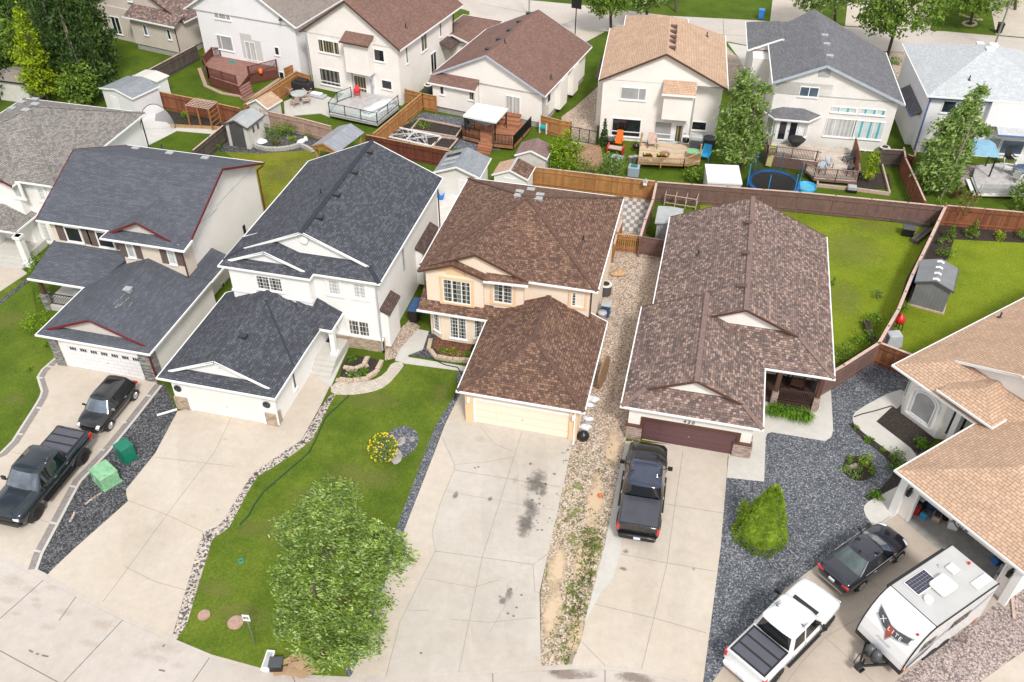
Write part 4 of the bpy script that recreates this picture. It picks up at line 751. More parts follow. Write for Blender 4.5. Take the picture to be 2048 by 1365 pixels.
for x in (128, 532):
    q = h.hit(F, *zp('B', x, 1197 if x < 300 else 1271)); c = Vector((F[0]+q[0], F[1]-.06, q[1])); mb = MB()
    for k in range(14): a = 2*math.pi*k/14; mb.cbox((c.x+.16*math.cos(a), c.y, c.z+.16*math.sin(a)), (.1, .08, .1))
    mb.cbox((c.x, c.y-.05, c.z), (.08, .1, .2)); h.b(mb, 'wall_lamp', 'decal_dark')
h.win(RI(-20.9, 31.7), 'B', (636, 1118, 668, 1190), 1, 'glass', frame='trim_white')
# porch roof, column, steps and the entry doors
h.skirt([(-21.0, 37.45), (-19.75, 37.45), (-19.75, 39.5), (-21.35, 39.5), (-23, 39.5), (-21.9, 37.9)], [2.66, 2.64, 2.64, 3.45, 4.05, 3.3], 'sh_navy', fas=[(0, 1), (1, 2)])
h.skirt([(-20.5, 35.5), (-20.45, 37.5), (-19.78, 37.5), (-19.78, 39.0), (-21.35, 39.4), (-22.0, 37.5)], [2.63, 2.63, 2.63, 2.66, 3.5, 3.25], 'sh_navy')
mb = MB(); mb.box(-20.05, -19.75, 37.6, 37.9, .55, 2.5); mb.box(-20.12, -19.68, 37.53, 37.97, .5, .75); mb.box(-20.12, -19.68, 37.53, 37.97, 2.3, 2.5); h.b(mb, 'porch_column', 'trim_white')
mb = MB(); mb.box(-21.0, -19.6, 37.0, 39.3, .0, .6)
for k in range(3): mb.box(-20.95, -19.6, 36.7-k*.3, 37.0-k*.3, 0, .45-k*.15)
h.b(mb, 'entry_steps', 'conc_light')
h.door(FR(-21.3, 39.2), None, (.25, 1.15, .62, 2.5), 'door_white', 'glass', (.22, .62)); 
mb = MB(); mb.box(-20.85, -20.35, 38.6, 39.05, .6, .62); h.b(mb, 'door_mat', 'black_matte')
h.pipe([(-16.98, 39.05, 5.3), (-17.35, 39.1, 5.0), (-17.35, 39.1, .2)], 'trim_grey'); h.pipe([(-20.55, 31.5, 2.5), (-20.75, 31.6, 2.2), (-20.8, 31.6, .2)])
h.pipe([(-17.3, 51.15, 5.3), (-17.3, 51.2, .2)], 'trim_brown')
# ---------------- house A : slate roof with maroon rakes
h = House('two_storey_house', 'white house with slate blue roof, maroon gable boards and stone garage piers', (-33.5, 41))
h.wall([(-39.9, 40.55), (-30.3, 40.55), (-30.3, 50.1), (-39.9, 50.1)], 0, 5.5, 'stucco_offwhite')
mb = MB(); mb.face([(-30.3+.0, 40.5, 5.4), (-30.3, 50.1, 5.4), (-30.3, 45.3, 7.6)]); 
h.wall([(-39.93, 40.52), (-34.4, 40.52), (-34.4, 40.8), (-39.93, 40.8)], 3.2, 5.48, 'siding_cream', 'siding')
h.wall([(-34.45, 39.8), (-30.2, 39.8), (-30.2, 40.9), (-34.45, 40.9)], 2.6, 5.48, 'siding_cream', 'siding')
h.wall([(-36.0, 33.4), (-29.45, 33.4), (-29.45, 40.8), (-36.0, 40.8)], 0, 2.6, 'stucco_offwhite')
r = h.roof(-40.45, -29.75, 40.15, 50.5, 5.5, P_, ('g', 0), ('g', 0), axis='x', mat='sh_slate', trim='trim_white', rake='trim_maroon', gmat='stucco_offwhite', over=.5)
h.vents(r, 'A', [(616, 118), (825, 148), (1030, 178), (1245, 208)], 'vent_grey', sz=(.45, .3, .14)); h.vents(r, 'A', [(984, 148)], 'vent', 'pipe')
h.skirt([(-30.5, 39.35), (-29.72, 39.35), (-29.72, 40.3), (-30.5, 40.3)], [5.45, 5.45, 5.56, 5.56], 'sh_slate', fas=[(0, 1), (1, 2)])
r = h.roof(-35.35, -30.28, 39.35, 44.5, 5.45, .5, ('d', .45), ('g', 0), mat='sh_slate', trim='trim_white', rake='trim_maroon', gmat='siding_scallop', eaves='lrf')
r = h.roof(-36.4, -29.05, 33.0, 41.0, 2.6, .40, ('d', .45), ('g', 0), mat='sh_slate', trim='trim_white', rake='trim_maroon', gmat='siding_scallop', eaves='lrf')
h.vents(r, 'A', [(778, 1008)], 'vent_grey', sz=(.4, .36, .2))

for x, y, w_ in ((740, 1040, .5), (700, 1075, .5), (770, 1060, .4), (735, 1090, .5), (790, 1090, .4), (710, 1100, .4)):
    p = h.onroof(*zp('A', x, y)); mb = MB(); mb.beam(p+Vector((0, -w_/2, .012)), p+Vector((0, w_/2, .012)), .12, .02); h.b(mb, 'faded_shingle', 'sh_moss', r)
h.skirt([(-40.4, 37.8), (-35.9, 37.8), (-34.3, 40.6), (-40.1, 40.6)], [2.62, 2.62, 3.75, 3.75], 'sh_slate', fas=[(0, 1)])
h.skirt([(-30.5, 39.9), (-29.0, 40.3), (-29.0, 43.0), (-30.35, 43.0)], [3.2, 2.65, 2.65, 3.2], 'sh_slate', fas=[(1, 2)])
h.slab(FR(-36.0, 33.4), 0, 6.55, -.02, .03, 2.3, 2.62, 'siding_cream', 'siding')
F = FR(-36, 33.4); h.garage(F, 'L', (365, 110, 808, 300), 'gdoor_white', lites=7, fw=.12)
for a, b in ((-36.05, -35.5), (-30.15, -29.4)): h.slab(FR(0, 33.4), a, b, -.1, .12, 0, 2.3, 'stone_grey', 'stone_pier')
h.slab(RI(-29.45, 33.3), 0, .6, -.1, .09, 0, 2.29, 'stone_grey', 'stone_pier')
F = FR(-39.9, 40.52)
def shut(F, s0, s1, z0, z1):
    mb = MB(); h.pbox(F, s0, s1, 0, .04, z0, z1, mb); h.b(mb, 'shutter', 'shutter')
for rc in ((383, 612, 512, 718), (575, 643, 705, 752)):
    h.win(F, 'A', rc, 1, 'glass'); q = h.rect(F, 'A', rc); shut(F, q[0]-.62, q[0]-.08, q[2], q[3]); shut(F, q[1]+.08, q[1]+.6, q[2], q[3])
F = FR(-34.45, 39.8)
for rc in ((755, 708, 830, 808), (1008, 755, 1078, 850)):
    h.win(F, 'A', rc, 1, 'glass_light' if rc[0] < 800 else 'glass_sheer'); q = h.rect(F, 'A', rc); shut(F, q[0]-.5, q[0]-.06, q[2], q[3]); shut(F, q[1]+.06, q[1]+.5, q[2], q[3])
h.slab(FR(-34.45, 39.8), 0, 4.25, -.02, .05, 5.35, 5.5, 'trim_grey', 'band')
h.win(RI(-30.3, 40.5), 'B', (420, 462, 438, 500), 1, 'glass', frame='trim_dark', sill=False); h.win(RI(-30.3, 40.5), 'B', (320, 728, 348, 762), 1, 'glass', frame='trim_white', sill=False)
# porch of A
mb = MB(); mb.box(-40.3, -36.0, 38.0, 40.6, 0, .4); h.b(mb, 'porch_floor', 'conc_light')
mb = MB(); mb.box(-40.25, -39.8, 37.95, 38.4, 0, 1.2, 0); mb.hexa([(-40.15, 38.05, 1.2), (-39.9, 38.05, 1.2), (-39.9, 38.3, 1.2), (-40.15, 38.3, 1.2)], [(-40.1, 38.1, 2.5), (-39.95, 38.1, 2.5), (-39.95, 38.25, 2.5), (-40.1, 38.25, 2.5)], 1); h.b(mb, 'porch_post', ['stone_grey', 'trim_brown'])
mb = MB(); mb.beam((-39.8, 38.15, 1.3), (-36.1, 38.15, 1.3), .06, .05); mb.beam((-39.8, 38.15, .5), (-36.1, 38.15, .5), .04, .04)
for k in range(30): x = -39.7+k*.12; mb.box(x-.012, x+.012, 38.14, 38.16, .5, 1.3)
h.b(mb, 'porch_railing', 'black')
mb = MB(); mb.box(-38.3, -37.1, 38.6, 39.2, .9, 1.25); mb.cyl((-38.25, 38.9, 1.25), (-37.15, 38.9, 1.25), .28, seg=12); mb.box(-38.2, -37.2, 38.65, 39.15, .4, .9)
bbq = mb.build('barbecue_grill', 'grey_pl', off=(-37.7, 38.9, .4)); bbq.location = (-37.7, 38.9, .4); tag(bbq, 'grey barbecue on the corner porch of the slate-roofed house', 'barbecue')
h.pipe([(-29.75, 39.45, 5.35), (-30.15, 39.7, 5.0), (-30.15, 39.7, 3.1)], 'trim_brown'); h.pipe([(-29.1, 33.15, 2.5), (-29.3, 33.2, 2.2), (-29.3, 33.25, .2)], 'trim_maroon'); h.pipe([(-29.8, 50.45, 5.3), (-30.2, 50.2, 5.0), (-30.2, 50.2, .3)], 'trim_maroon')
# ---------------- house Z : far left, white with grey mixed shingles
h = House('two_storey_house', 'bright white house with mottled grey hipped roof at the left edge', (-47, 47))
h.wall([(-52.3, 44.7), (-42.5, 44.7), (-42.5, 55.3), (-52.3, 55.3)], 0, 5.4, 'stucco_bright')
h.wall([(-52.3, 44.1), (-45.1, 44.1), (-45.1, 44.8), (-52.3, 44.8)], 0, 5.4, 'stucco_bright')
r = h.roof(-52.75, -42.1, 44.25, 55.7, 5.4, P_, ('h', 5.3), ('h', 5.3), mat='sh_greymix', cap='sh_greymix')
h.vents(r, '1', [(243, 725), (180, 765), (150, 710), (85, 752), (240, 690)], 'vent_grey', sz=(.5, .34, .2))
h.roof(-50.6, -44.8, 43.6, 47.5, 5.4, .5, ('g', 0), ('g', 0), mat='sh_greymix', trim='trim_white', rake='trim_maroon', gmat='stucco_bright', eaves='r')
F = FR(-45.1, 44.7); h.win(F, 'A', (222, 380, 290, 462), 1, 'glass_sheer', (3, 5), surround='stucco_bright'); h.win(FR(-52.3, 44.1), 'A', (65, 352, 145, 445), 1, 'glass_sheer', surround='stucco_bright')
h.win(F, 'A', (235, 588, 325, 712), 1, 'glass_sheer', (4, 5), surround='stucco_bright')
h.door(F, 'A', (118, 615, 228, 775), 'white_pl', 'glass', (.15, .12), n=2)
p = h.fr(*zp('A', 215, 550), 2.6); p2 = h.fr(*zp('A', 65, 655), 2.6)
h.roof(p.x-7.0, p.x, p2.y+.1, p2.y+7.0, 2.6, P_, ('h', 3.5), ('h', 3.5), mat='sh_greymix', eaves='lrf', cap='sh_greymix')
h.wall([(p.x-6.5, p2.y+.5), (p.x-2.9, p2.y+.5), (p.x-2.9, 44.2), (p.x-6.5, 44.2)], 0, 2.6, 'stucco_bright')
c = h.fr(*zp('A', 168, 862), 0); mb = MB(); mb.box(c.x-.28, c.x+.28, c.y-.05, c.y+.5, .0, .3); mb.box(c.x-.2, c.x+.2, c.y+.03, c.y+.42, .3, 2.45); mb.box(c.x-.28, c.x+.28, c.y-.05, c.y+.5, 2.25, 2.45); h.b(mb, 'porch_column', 'trim_white')
mb = MB(); mb.box(c.x-3, c.x-.3, c.y+.4, 44.6, 0, .5)
for k in range(3): mb.box(c.x-2.4, c.x-.1, c.y+.4-.3*(k+1), c.y+.4-.3*k, 0, .38-k*.12)
h.b(mb, 'entry_steps', 'conc_light'); h.pipe([(-42.15, 44.4, 5.3), (-42.4, 44.6, 5.0), (-42.4, 44.6, 3)], 'trim_dark'); h.pipe([(-42.2, 55.6, 5.3), (-42.4, 55.4, 5.0), (-42.4, 55.4, .3)], 'trim_dark')
# ---------------- house E : tan roof
G = 'houses of the back row'
h = House('two_storey_house', 'cream stucco house with pale tan shingle roof and brown gable boards', (-9.26, 70.28), R(4.2), group=G)
h.wall([(-8.95, 70.6), (-1.25, 70.6), (-1.25, 81.5), (-8.95, 81.5)], 0, 5.35, 'stucco_pink'); h.wall([(-1.3, 71.4), (.9, 71.4), (.9, 81.5), (-1.3, 81.5)], 0, 5.35, 'stucco_pink')
h.wall([(-9.5, 73.0), (-8.9, 73.0), (-8.9, 77), (-9.5, 77)], 0, 4.4, 'stucco_pink', 'box_out'); h.skirt([(-9.7, 72.8), (-8.9, 72.8), (-8.9, 77.2), (-9.7, 77.2)], [4.4, 4.9, 4.9, 4.4], 'sh_darkbrown')
r = h.roof(-9.27, 1.2, 70.28, 82.0, 5.4, .495, ('g', 0), ('h', 3.2), mat='sh_tan', rake='trim_brown', gmat='stucco_pink')
h.vents(r, '4', [(665, 335), (667, 292), (670, 262), (673, 225), (676, 190)], 'vent_brown', sz=(.5, .34, .2)); h.vents(r, '4', [(900, 250)], 'vent', 'pipe')
h.roof(-8.0, -2.2, 77, 85, 5.6, .46, ('g', 0), ('h', 3), mat='sh_tan', gmat='stucco_pink')
h.wall([(-7.6, 80), (-2.6, 80), (-2.6, 84.5), (-7.6, 84.5)], 0, 5.6, 'stucco_pink')
h.wall([(-3.85, 69.6), (-1.5, 69.6), (-1.5, 70.8), (-3.85, 70.8)], 2.7, 5.0, 'stucco_pink', 'box_out')
h.skirt([(-4.0, 69.4), (-1.35, 69.4), (-1.35, 70.62), (-4.0, 70.62)], [5.0, 5.0, 5.75, 5.75], 'sh_tan', fas=[(0, 1)])
F = FR(-8.95, 70.6)
h.win(F, '4', (315, 592, 482, 690), 2, 'glass_blind', wide=[.7]); h.win(F, '4', (255, 802, 443, 940), 1, 'glass', low=.45); h.win(F, '4', (547, 825, 665, 955), 1, 'glass_blind', low=.45)
h.door(F, '4', (668, 838, 748, 985), 'door_white', 'glass_gold', (.28, .12)); h.win(FR(-1.3, 71.4), '4', (798, 825, 893, 895), 1, 'glass')
h.pipe([(-1.3, 70.5, 5.0), (-1.3, 70.5, .4)], 'trim_grey')
# ---------------- house M : bungalow with red-brown roof
h = House('bungalow', 'cream stucco bungalow with red-brown shingle gable roof and sliding door onto a deck', (-13.94, 70.83), R(-9.8), group=G)
h.wall([(-24.6, 72.3), (-14.3, 71.25), (-14.3, 82.4), (-24.6, 82.4)], .5, 3.2, 'stucco_offwhite'); h.wall([(-24.5, 71.3), (-14.35, 71.3), (-14.35, 82.3), (-24.5, 82.3)], 0, .5, 'conc_wall', 'foundation')
h.wall([(-20.3, 71.25), (-14.3, 71.25), (-14.3, 73), (-20.3, 73)], .5, 3.2, 'stucco_offwhite')
h.wall([(-24.45, 70.35), (-20.35, 70.35), (-20.35, 72), (-24.45, 72)], .6, 2.85, 'stucco_offwhite', 'rear_room'); h.wall([(-24.3, 70.5), (-20.6, 70.5), (-20.6, 72), (-24.3, 72)], 0, .6, 'conc_wall', 'foundation')
r = h.roof(-24.9, -13.9, 70.85, 82.95, 3.2, .49, ('g', 0), ('g', 0), mat='sh_redbrown', rake='trim_bluegrey', gmat='stucco_offwhite')
h.vents(r, '3', [(603, 338), (678, 272), (750, 210), (817, 152), (882, 95)], 'vent', sz=(.5, .34, .12)); h.vents(r, '3', [(716, 295), (1030, 538)], 'vent', 'pipe')
h.skirt([(-24.75, 70.1), (-20.2, 70.1), (-20.2, 71.3), (-24.75, 71.3)], [2.85, 2.85, 3.55, 3.55], 'sh_redbrown', fas=[(0, 1)])
F = FR(-20.3, 71.25); h.win(F, '3', (722, 648, 820, 797), 2, 'glass_sheer', sill=False); q = h.rect(F, '3', (580, 425, 624, 483)); h.slab(F, q[0], q[1], 0, .06, q[2], q[3], 'trim_grey', 'gable_vent')
F = FR(-24.45, 70.35); h.win(F, '3', (270, 568, 303, 650), 1, 'glass_curtain'); h.win(F, '3', (470, 605, 507, 688), 1, 'glass_gold')
F = RI(-14.3, 71.25); h.win(F, '3', (1003, 635, 1026, 690), 1, 'glass', sill=False)
for a, b in ((3.3, 5.0), (6.6, 8.0)): h.wall([(-14.32, 71.25+a), (-13.8, 71.25+a), (-13.8, 71.25+b), (-14.32, 71.25+b)], .4, 3.05, 'stucco_offwhite', 'box_out')
h.pipe([(-20.4, 70.2, 2.8), (-20.35, 70.3, 2.6), (-20.35, 70.3, .7)], 'trim_grey')
# ---------------- house N : big two-storey
h = House('two_storey_house', 'large cream two-storey house with steep red-brown roof, box-out over its patio door', (-37.5, 74.1), R(-10.5), group=G)
h.wall([(-37.0, 74.45), (-27.5, 74.45), (-27.5, 85), (-37.0, 85)], 0, 5.4, 'stucco_pink')
r = h.roof(-37.55, -27.05, 74.1, 86.5, 5.4, .67, ('g', 0), ('g', 0), mat='sh_redbrown', rake='trim_brown', gmat='stucco_pink')
h.vents(r, '2', [(1405, 190)], 'vent', 'pipe')
h.wall([(-32.5, 73.5), (-30.0, 73.5), (-30.0, 74.6), (-32.5, 74.6)], 2.7, 5.6, 'stucco_pink', 'box_out'); h.skirt([(-32.7, 73.3), (-29.8, 73.3), (-29.8, 74.47), (-32.7, 74.47)], [5.6, 5.6, 6.2, 6.2], 'sh_redbrown', trim='trim_brown', fas=[(0, 1)])
F = FR(-37, 74.45)
h.win(F, '2', (802, 263, 957, 380), 1, 'glass_gold', wide=[.24, .74]); h.win(F, '2', (812, 460, 967, 600), 1, 'glass_curtain', low=.35); h.win(F, '2', (1043, 508, 1145, 640), 1, 'glass_gold', low=.4)
h.door(F, '2', (1150, 525, 1200, 665), 'door_white', 'glass_sheer', (.2, .1)); h.win(F, '2', (1183, 330, 1263, 428), 1, 'glass'); h.win(F, '2', (1237, 540, 1315, 618), 1, 'glass')
F = RI(-27.5, 74.45)
h.win(F, '2', (1398, 322, 1420, 430), 1, 'glass'); h.win(F, '2', (1502, 225, 1550, 332), 2, 'glass_gold'); h.win(F, '2', (1630, 150, 1648, 248), 1, 'glass'); h.win(F, '2', (1570, 373, 1616, 482), 2, 'glass')
h.roof(-29.3, -24.8, 84, 91, 2.7, .3, ('g', 0), ('h', 2), mat='sh_redbrown', gmat='stucco_pink'); h.wall([(-29, 84.5), (-25.2, 84.5), (-25.2, 90.6), (-29, 90.6)], 0, 2.7, 'stucco_pink', 'garage_wall')
h.skirt([(-27.5, 82.2), (-26.4, 82.2), (-26.4, 84.5), (-27.5, 84.5)], [3.2, 2.7, 2.7, 3.2], 'sh_darkbrown'); h.pipe([(-27.2, 84.8, 5.3), (-27.3, 84.7, 2.9)], 'trim_dark')
h.pipe([(-37.4, 74.2, 5.3), (-37.1, 74.4, 5.1), (-37.1, 74.4, .3)], 'trim_grey'); h.pipe([(-32.5, 73.6, 2.7), (-32.55, 74.4, 2.2), (-32.55, 74.4, .7)], 'trim_grey')
# ---------------- house K
h = House('two_storey_house', 'white stucco house with taupe roof, grey patch around its sliding door', (-38.4, 74), R(-9), group=G)
h.wall([(-49.9, 75.3), (-38.8, 75.3), (-38.8, 86), (-49.9, 86)], 0, 5.4, 'stucco_ice')
h.roof(-51.0, -38.35, 74.9, 87, 5.4, .6, ('g', 0), ('g', 0), mat='sh_taupe', gmat='stucco_ice')
h.vents(h.e, '2', [(547, 135)], 'vent', 'pipe'); F = FR(-49.9, 75.3)
h.win(F, '2', (85, 47, 213, 145), 1, 'glass_blind', wide=[.28, .72]); h.win(F, '2', (108, 235, 235, 355), 1, 'glass_blind', wide=[.27]); h.win(F, '2', (505, 318, 547, 382), 1, 'glass'); h.win(F, '2', (537, 487, 580, 540), 1, 'glass')
q = h.rect(F, '2', (268, 225, 435, 420)); h.slab(F, q[0], q[1], -.02, .01, q[2], q[3]-.5, 'stucco_patch', 'stucco_patch_panel'); h.slab(F, q[0], q[0]+1.3, -.02, .01, q[3]-.5+.003, q[3], 'stucco_patch', 'stucco_patch_panel')
h.win(F, '2', (300, 280, 395, 420), 2, 'glass_sheer', sill=False)
# ---------------- house L
c = (-48.2, 76.4)
h = House('bungalow', 'greige stucco house with brown roof and railed stair, beside the poplars', (-52.1, 77.2), R(-12), group=G)
f = lambda reg, x, y, z: h.fr(*zp(reg, x, y), z)
a = f('1', 1190, 185, 3.4); b_ = f('1', 1390, 95, 3.4); d = f('1', 930, 130, 3.4)
h.wall([(a.x-6.2, a.y+.3), (a.x-.35, a.y+.3), (a.x-.35, a.y+9), (a.x-6.2, a.y+9)], .6, 3.4, 'stucco_tan'); h.wall([(a.x-6.1, a.y+.4), (a.x-.45, a.y+.4), (a.x-.45, a.y+9), (a.x-6.1, a.y+9)], 0, .6, 'conc_wall', 'foundation')
h.wall([(a.x-12, a.y+1.5), (a.x-6.1, a.y+1.5), (a.x-6.1, a.y+9), (a.x-12, a.y+9)], 0, 3.4, 'stucco_tan')
h.roof(a.x-12.4, a.x, a.y+1.3, a.y+10.5, 3.4, .5, ('g', 0), ('g', 0), mat='sh_mix', gmat='stucco_tan', rake='trim_brown')
h.skirt([(a.x-6.6, a.y-.1), (a.x+.05, a.y-.1), (a.x+.05, a.y+1.6), (a.x-6.6, a.y+1.6)], [3.42, 3.42, 4.15, 4.15], 'sh_mix', fas=[(0, 1)])
F = FR(a.x-6.2, a.y+.3); h.win(F, '1', (970, 165, 1015, 245), 1, 'glass_blue'); h.win(F, '1', (1133, 198, 1175, 275), 1, 'glass')
F = FR(a.x-12, a.y+1.5); h.win(F, '1', (750, 108, 842, 240), 2, 'glass'); h.win(F, '1', (860, -40, 905, 15), 1, 'glass_light')
h.pipe([(a.x-.1, a.y+.1, 3.3), (a.x-.3, a.y+.25, 3.0), (a.x-.3, a.y+.25, .3)], 'trim_brown')
# ---------------- house F : grey roof, uneven gable
h = House('two_storey_house', 'pale stucco house with charcoal roof, rear bay with french doors and tall teal-curtained windows', (4.7, 72.9), R(3.4), group=G)
h.wall([(5.0, 73.25), (14.9, 73.25), (14.9, 83.4), (5.0, 83.4)], 0, 4.6, 'stucco_grey'); h.wall([(5.0, 73.25), (9.5, 73.25), (9.5, 83.4), (5.0, 83.4)], 4.5, 5.6, 'stucco_grey', 'upper_wall')
h.skirt([(4.69, 72.9), (8.6, 72.9), (8.6, 86), (4.69, 84)], [5.6, 7.3, 7.3, 5.6], 'sh_grey', fas=[(3, 0)])
h.skirt([(8.6, 72.9), (15.26, 72.9), (15.26, 83.8), (8.6, 86)], [7.3, 4.6, 4.6, 7.3], 'sh_grey', fas=[(1, 2)])
mb = MB(); mb.face([(5.0, 73.25, 4.5), (14.9, 73.25, 4.5), (14.9, 73.25, 4.72), (8.6, 73.25, 7.2), (5.0, 73.25, 5.65)]); h.b(mb, 'gable', 'stucco_grey')
for a, b in (((4.69, 5.55), (8.6, 7.25)), ((8.6, 7.25), (15.26, 4.55))): mb = MB(); mb.beam((a[0], 72.87, a[1]), (b[0], 72.87, b[1]), .05, .2); h.b(mb, 'rake_board', 'trim_bluegrey')
h.roofs.append((1.94, 15.26, 72.9, 84, 4.6, .405, ('g', 0), ('g', 0), 'y'))
h.vents(h.e, '5', [(387, 248), (400, 307), (420, 388)], 'vent_grey', sz=(.5, .34, .14))
h.wall([(3.4, 79.5), (5.05, 79.5), (5.05, 87), (3.4, 87)], 0, 4.9, 'stucco_grey', 'side_wing'); h.roof(2.95, 8.5, 81.0, 88, 5.0, .44, ('g', 0), ('h', 2.6), mat='sh_grey', gmat='stucco_grey')
F = FR(5.0, 73.25)
h.win(F, '5', (222, 588, 338, 668), 2, 'glass_blue'); q = h.rect(F, '5', (355, 462, 420, 528)); h.slab(F, q[0], q[1], 0, .04, q[2], q[3], 'trim_grey', 'gable_vent')
h.win(F, '5', (440, 725, 600, 778), 1, 'glass_teal', wide=[.32]); h.win(F, '5', (632, 738, 795, 793), 1, 'glass_teal', wide=[.65]); h.win(F, '5', (405, 802, 580, 945), 1, 'glass_sheer', wide=[.3]); h.win(F, '5', (592, 818, 768, 958), 1, 'glass_teal', wide=[.66]); h.win(F, '5', (605, 1020, 712, 1078), 2, 'glass')
# bay with its own roof
q0 = h.hit(FR(5, 72.3), *zp('5', 50, 790))[0]+5; 
h.wall([(4.95, 73.4), (5.5, 72.35), (7.6, 72.35), (8.5, 73.4)], .3, 2.9, 'stucco_grey', 'bay')
h.skirt([(4.5, 73.25), (5.3, 72.0), (8.0, 72.0), (9.1, 73.25)], [2.9, 2.9, 2.9, 2.9], 'sh_darkbrown', fas=[(0, 1), (1, 2), (2, 3)])
h.skirt([(4.5, 73.25), (5.3, 72.0), (5.9, 73.25)], [2.92, 2.92, 3.4], 'sh_grey'); h.skirt([(5.3, 72.0), (8.0, 72.0), (7.6, 73.25), (5.9, 73.25)], [2.92, 2.92, 3.4, 3.4], 'sh_grey'); h.skirt([(8.0, 72.0), (9.1, 73.25), (7.6, 73.25)], [2.92, 2.92, 3.4], 'sh_grey')
h.door(FR(5.5, 72.35), None, (.2, 1.9, .75, 2.75), 'door_white', 'glass', (.18, .1), n=2)
h.win((7.6, 72.35, math.atan2(1.05, .9)), None, (.35, 1.0, 1.0, 2.7), 1, 'glass_sheer'); h.win((4.95, 73.4, math.atan2(-1.05, .55)), None, (.2, .9, 1.0, 2.7), 1, 'glass_sheer')
h.pipe([(4.8, 73.0, 5.5), (4.95, 73.2, 5.2), (4.95, 73.2, .3)], 'trim_grey')
# ---------------- house G : pale blue
h = House('two_storey_house', 'pale blue-white house with light grey hipped roof and blue trim', (16.94, 74.25), R(4.9), group=G)
h.wall([(17.4, 74.7), (27.5, 74.7), (27.5, 85.2), (17.4, 85.2)], 0, 5.2, 'stucco_ice'); h.wall([(22.0, 74.2), (27.5, 74.2), (27.5, 74.9), (22.0, 74.9)], 3.0, 5.15, 'stucco_ice', 'upper_bay')
r = h.roof(16.94, 27.6, 74.25, 85.3, 5.2, P_, ('h', 5.3), ('h', 5.3), mat='sh_ice', trim='trim_white', cap=None)
h.slab(FR(17.4, 74.7), -.3, 10, -.02, .38, 4.9, 5.04, 'trim_blue', 'soffit_band'); h.slab(LE(17.4, 85.2), 0, 10.6, -.02, .3, 4.9, 5.04, 'trim_blue', 'soffit_band')
h.vents(r, '5', [(1447, 303), (1515, 340), (1540, 312)], 'trim_white', sz=(.6, .5, .14)); h.vents(r, '5', [(1372, 548)], 'vent', 'pipe')
h.pipe([(17.15, 74.4, 5.0), (17.35, 74.65, 4.8), (17.35, 74.65, .2)], 'trim_blue', w=.12)
F = FR(17.4, 74.7); h.win(F, '5', (1200, 685, 1265, 775), 1, 'glass'); h.win(F, '5', (1165, 905, 1215, 1000), 1, 'glass_blue')
h.win(F, '5', (1592, 950, 1725, 1060), 1, 'glass_blue'); h.win(F, '5', (1507, 935, 1570, 1050), 1, 'glass_light')
h.wall([(16.9, 76), (17.45, 76), (17.45, 81.0), (16.9, 81.0)], 0, 2.7, 'stucco_ice', 'box_out'); h.skirt([(16.65, 75.8), (17.4, 75.8), (17.4, 81.2), (16.65, 81.2)], [2.7, 3.2, 3.2, 2.7], 'sh_grey', trim='trim_blue', fas=[(3, 0)])
h.skirt([(23.0, 73.4), (27.6, 73.4), (27.6, 74.7), (23.0, 74.7)], [2.7, 2.7, 3.2, 3.2], 'sh_ice', trim='trim_blue', fas=[(0, 1)])
# ---------------- house H : right foreground
h = House('bungalow', 'cream house with light tan roof, arched window and open garage, right foreground', (11.95, 34.12), R(-44.6))
h.wall([(7.2, 41.2), (8.0, 40.1), (10.3, 40.1), (12.6, 42.6), (17.2, 42.6), (17.2, 56), (7.2, 56)], 0, 2.95, 'stucco_offwhite')
h.roof(6.77, 17.9, 39.75, 56.5, 2.95, P_, ('d', 2.15), ('g', 0), mat='sh_tan', gmat='stucco_bright', over=.3, eaves='lrf')
h.vents(h.e, 'H', [(1090, 98)], 'vent', 'pipe')
pa, pb_, pc = (h.fr(*zp('H', *q_), 3.4) for q_ in ((760, 490), (1050, 697), (1220, 595)))
h.roof(pa.x, pb_.x, pb_.y, pc.y+.6, 3.4, .47, ('h', 1.4), ('g', 0), mat='sh_tan', cap=None, eaves='fr', gmat='stucco_offwhite')
h.wall([(pb_.x-.9, pb_.y+.35), (pb_.x-.2, pb_.y+.35), (pb_.x-.2, pc.y+.8), (pb_.x-.9, pc.y+.8)], 2.7, 3.4, 'stucco_bright', 'porch_beam'); h.wall([(pa.x+.3, pb_.y+.35), (pb_.x-.9, pb_.y+.35), (pb_.x-.9, pb_.y+.6), (pa.x+.3, pb_.y+.6)], 2.7, 3.38, 'stucco_bright', 'porch_beam')
r = h.roof(12.15, 19.45, 33.5, 44, 2.93, .43, ('h', 3.65), ('g', 0), mat='sh_tan', cap=None, eaves='lrf', gmat='stucco_offwhite')
# garage shell with an opening
h.wall([(12.62, 33.95), (12.82, 33.95), (12.82, 42), (12.62, 42)], 0, 2.93, 'stucco_offwhite', 'garage_wall'); h.wall([(18.85, 33.95), (19.05, 33.95), (19.05, 42), (18.85, 42)], 0, 2.93, 'stucco_offwhite', 'garage_wall'); h.wall([(12.82, 40.5), (18.85, 40.5), (18.85, 40.7), (12.82, 40.7)], 0, 2.93, 'stucco_offwhite', 'garage_wall')
F = FR(12.62, 33.95)
h.slab(F, .002, .78, -.25, .0, 0, 2.93, 'stucco_offwhite', 'garage_pier'); h.slab(F, 5.75, 6.42, -.25, .0, 0, 2.93, 'stucco_offwhite', 'garage_pier'); h.slab(F, .783, 5.747, -.25, 0, 2.15, 2.93, 'stucco_offwhite', 'garage_lintel')
h.slab(F, -.15, .25, .003, .22, 0, 2.8, 'stucco_bright', 'corner_pilaster'); h.slab(F, 6.2, 6.55, .003, .22, 0, 2.8, 'stucco_bright', 'corner_pilaster')
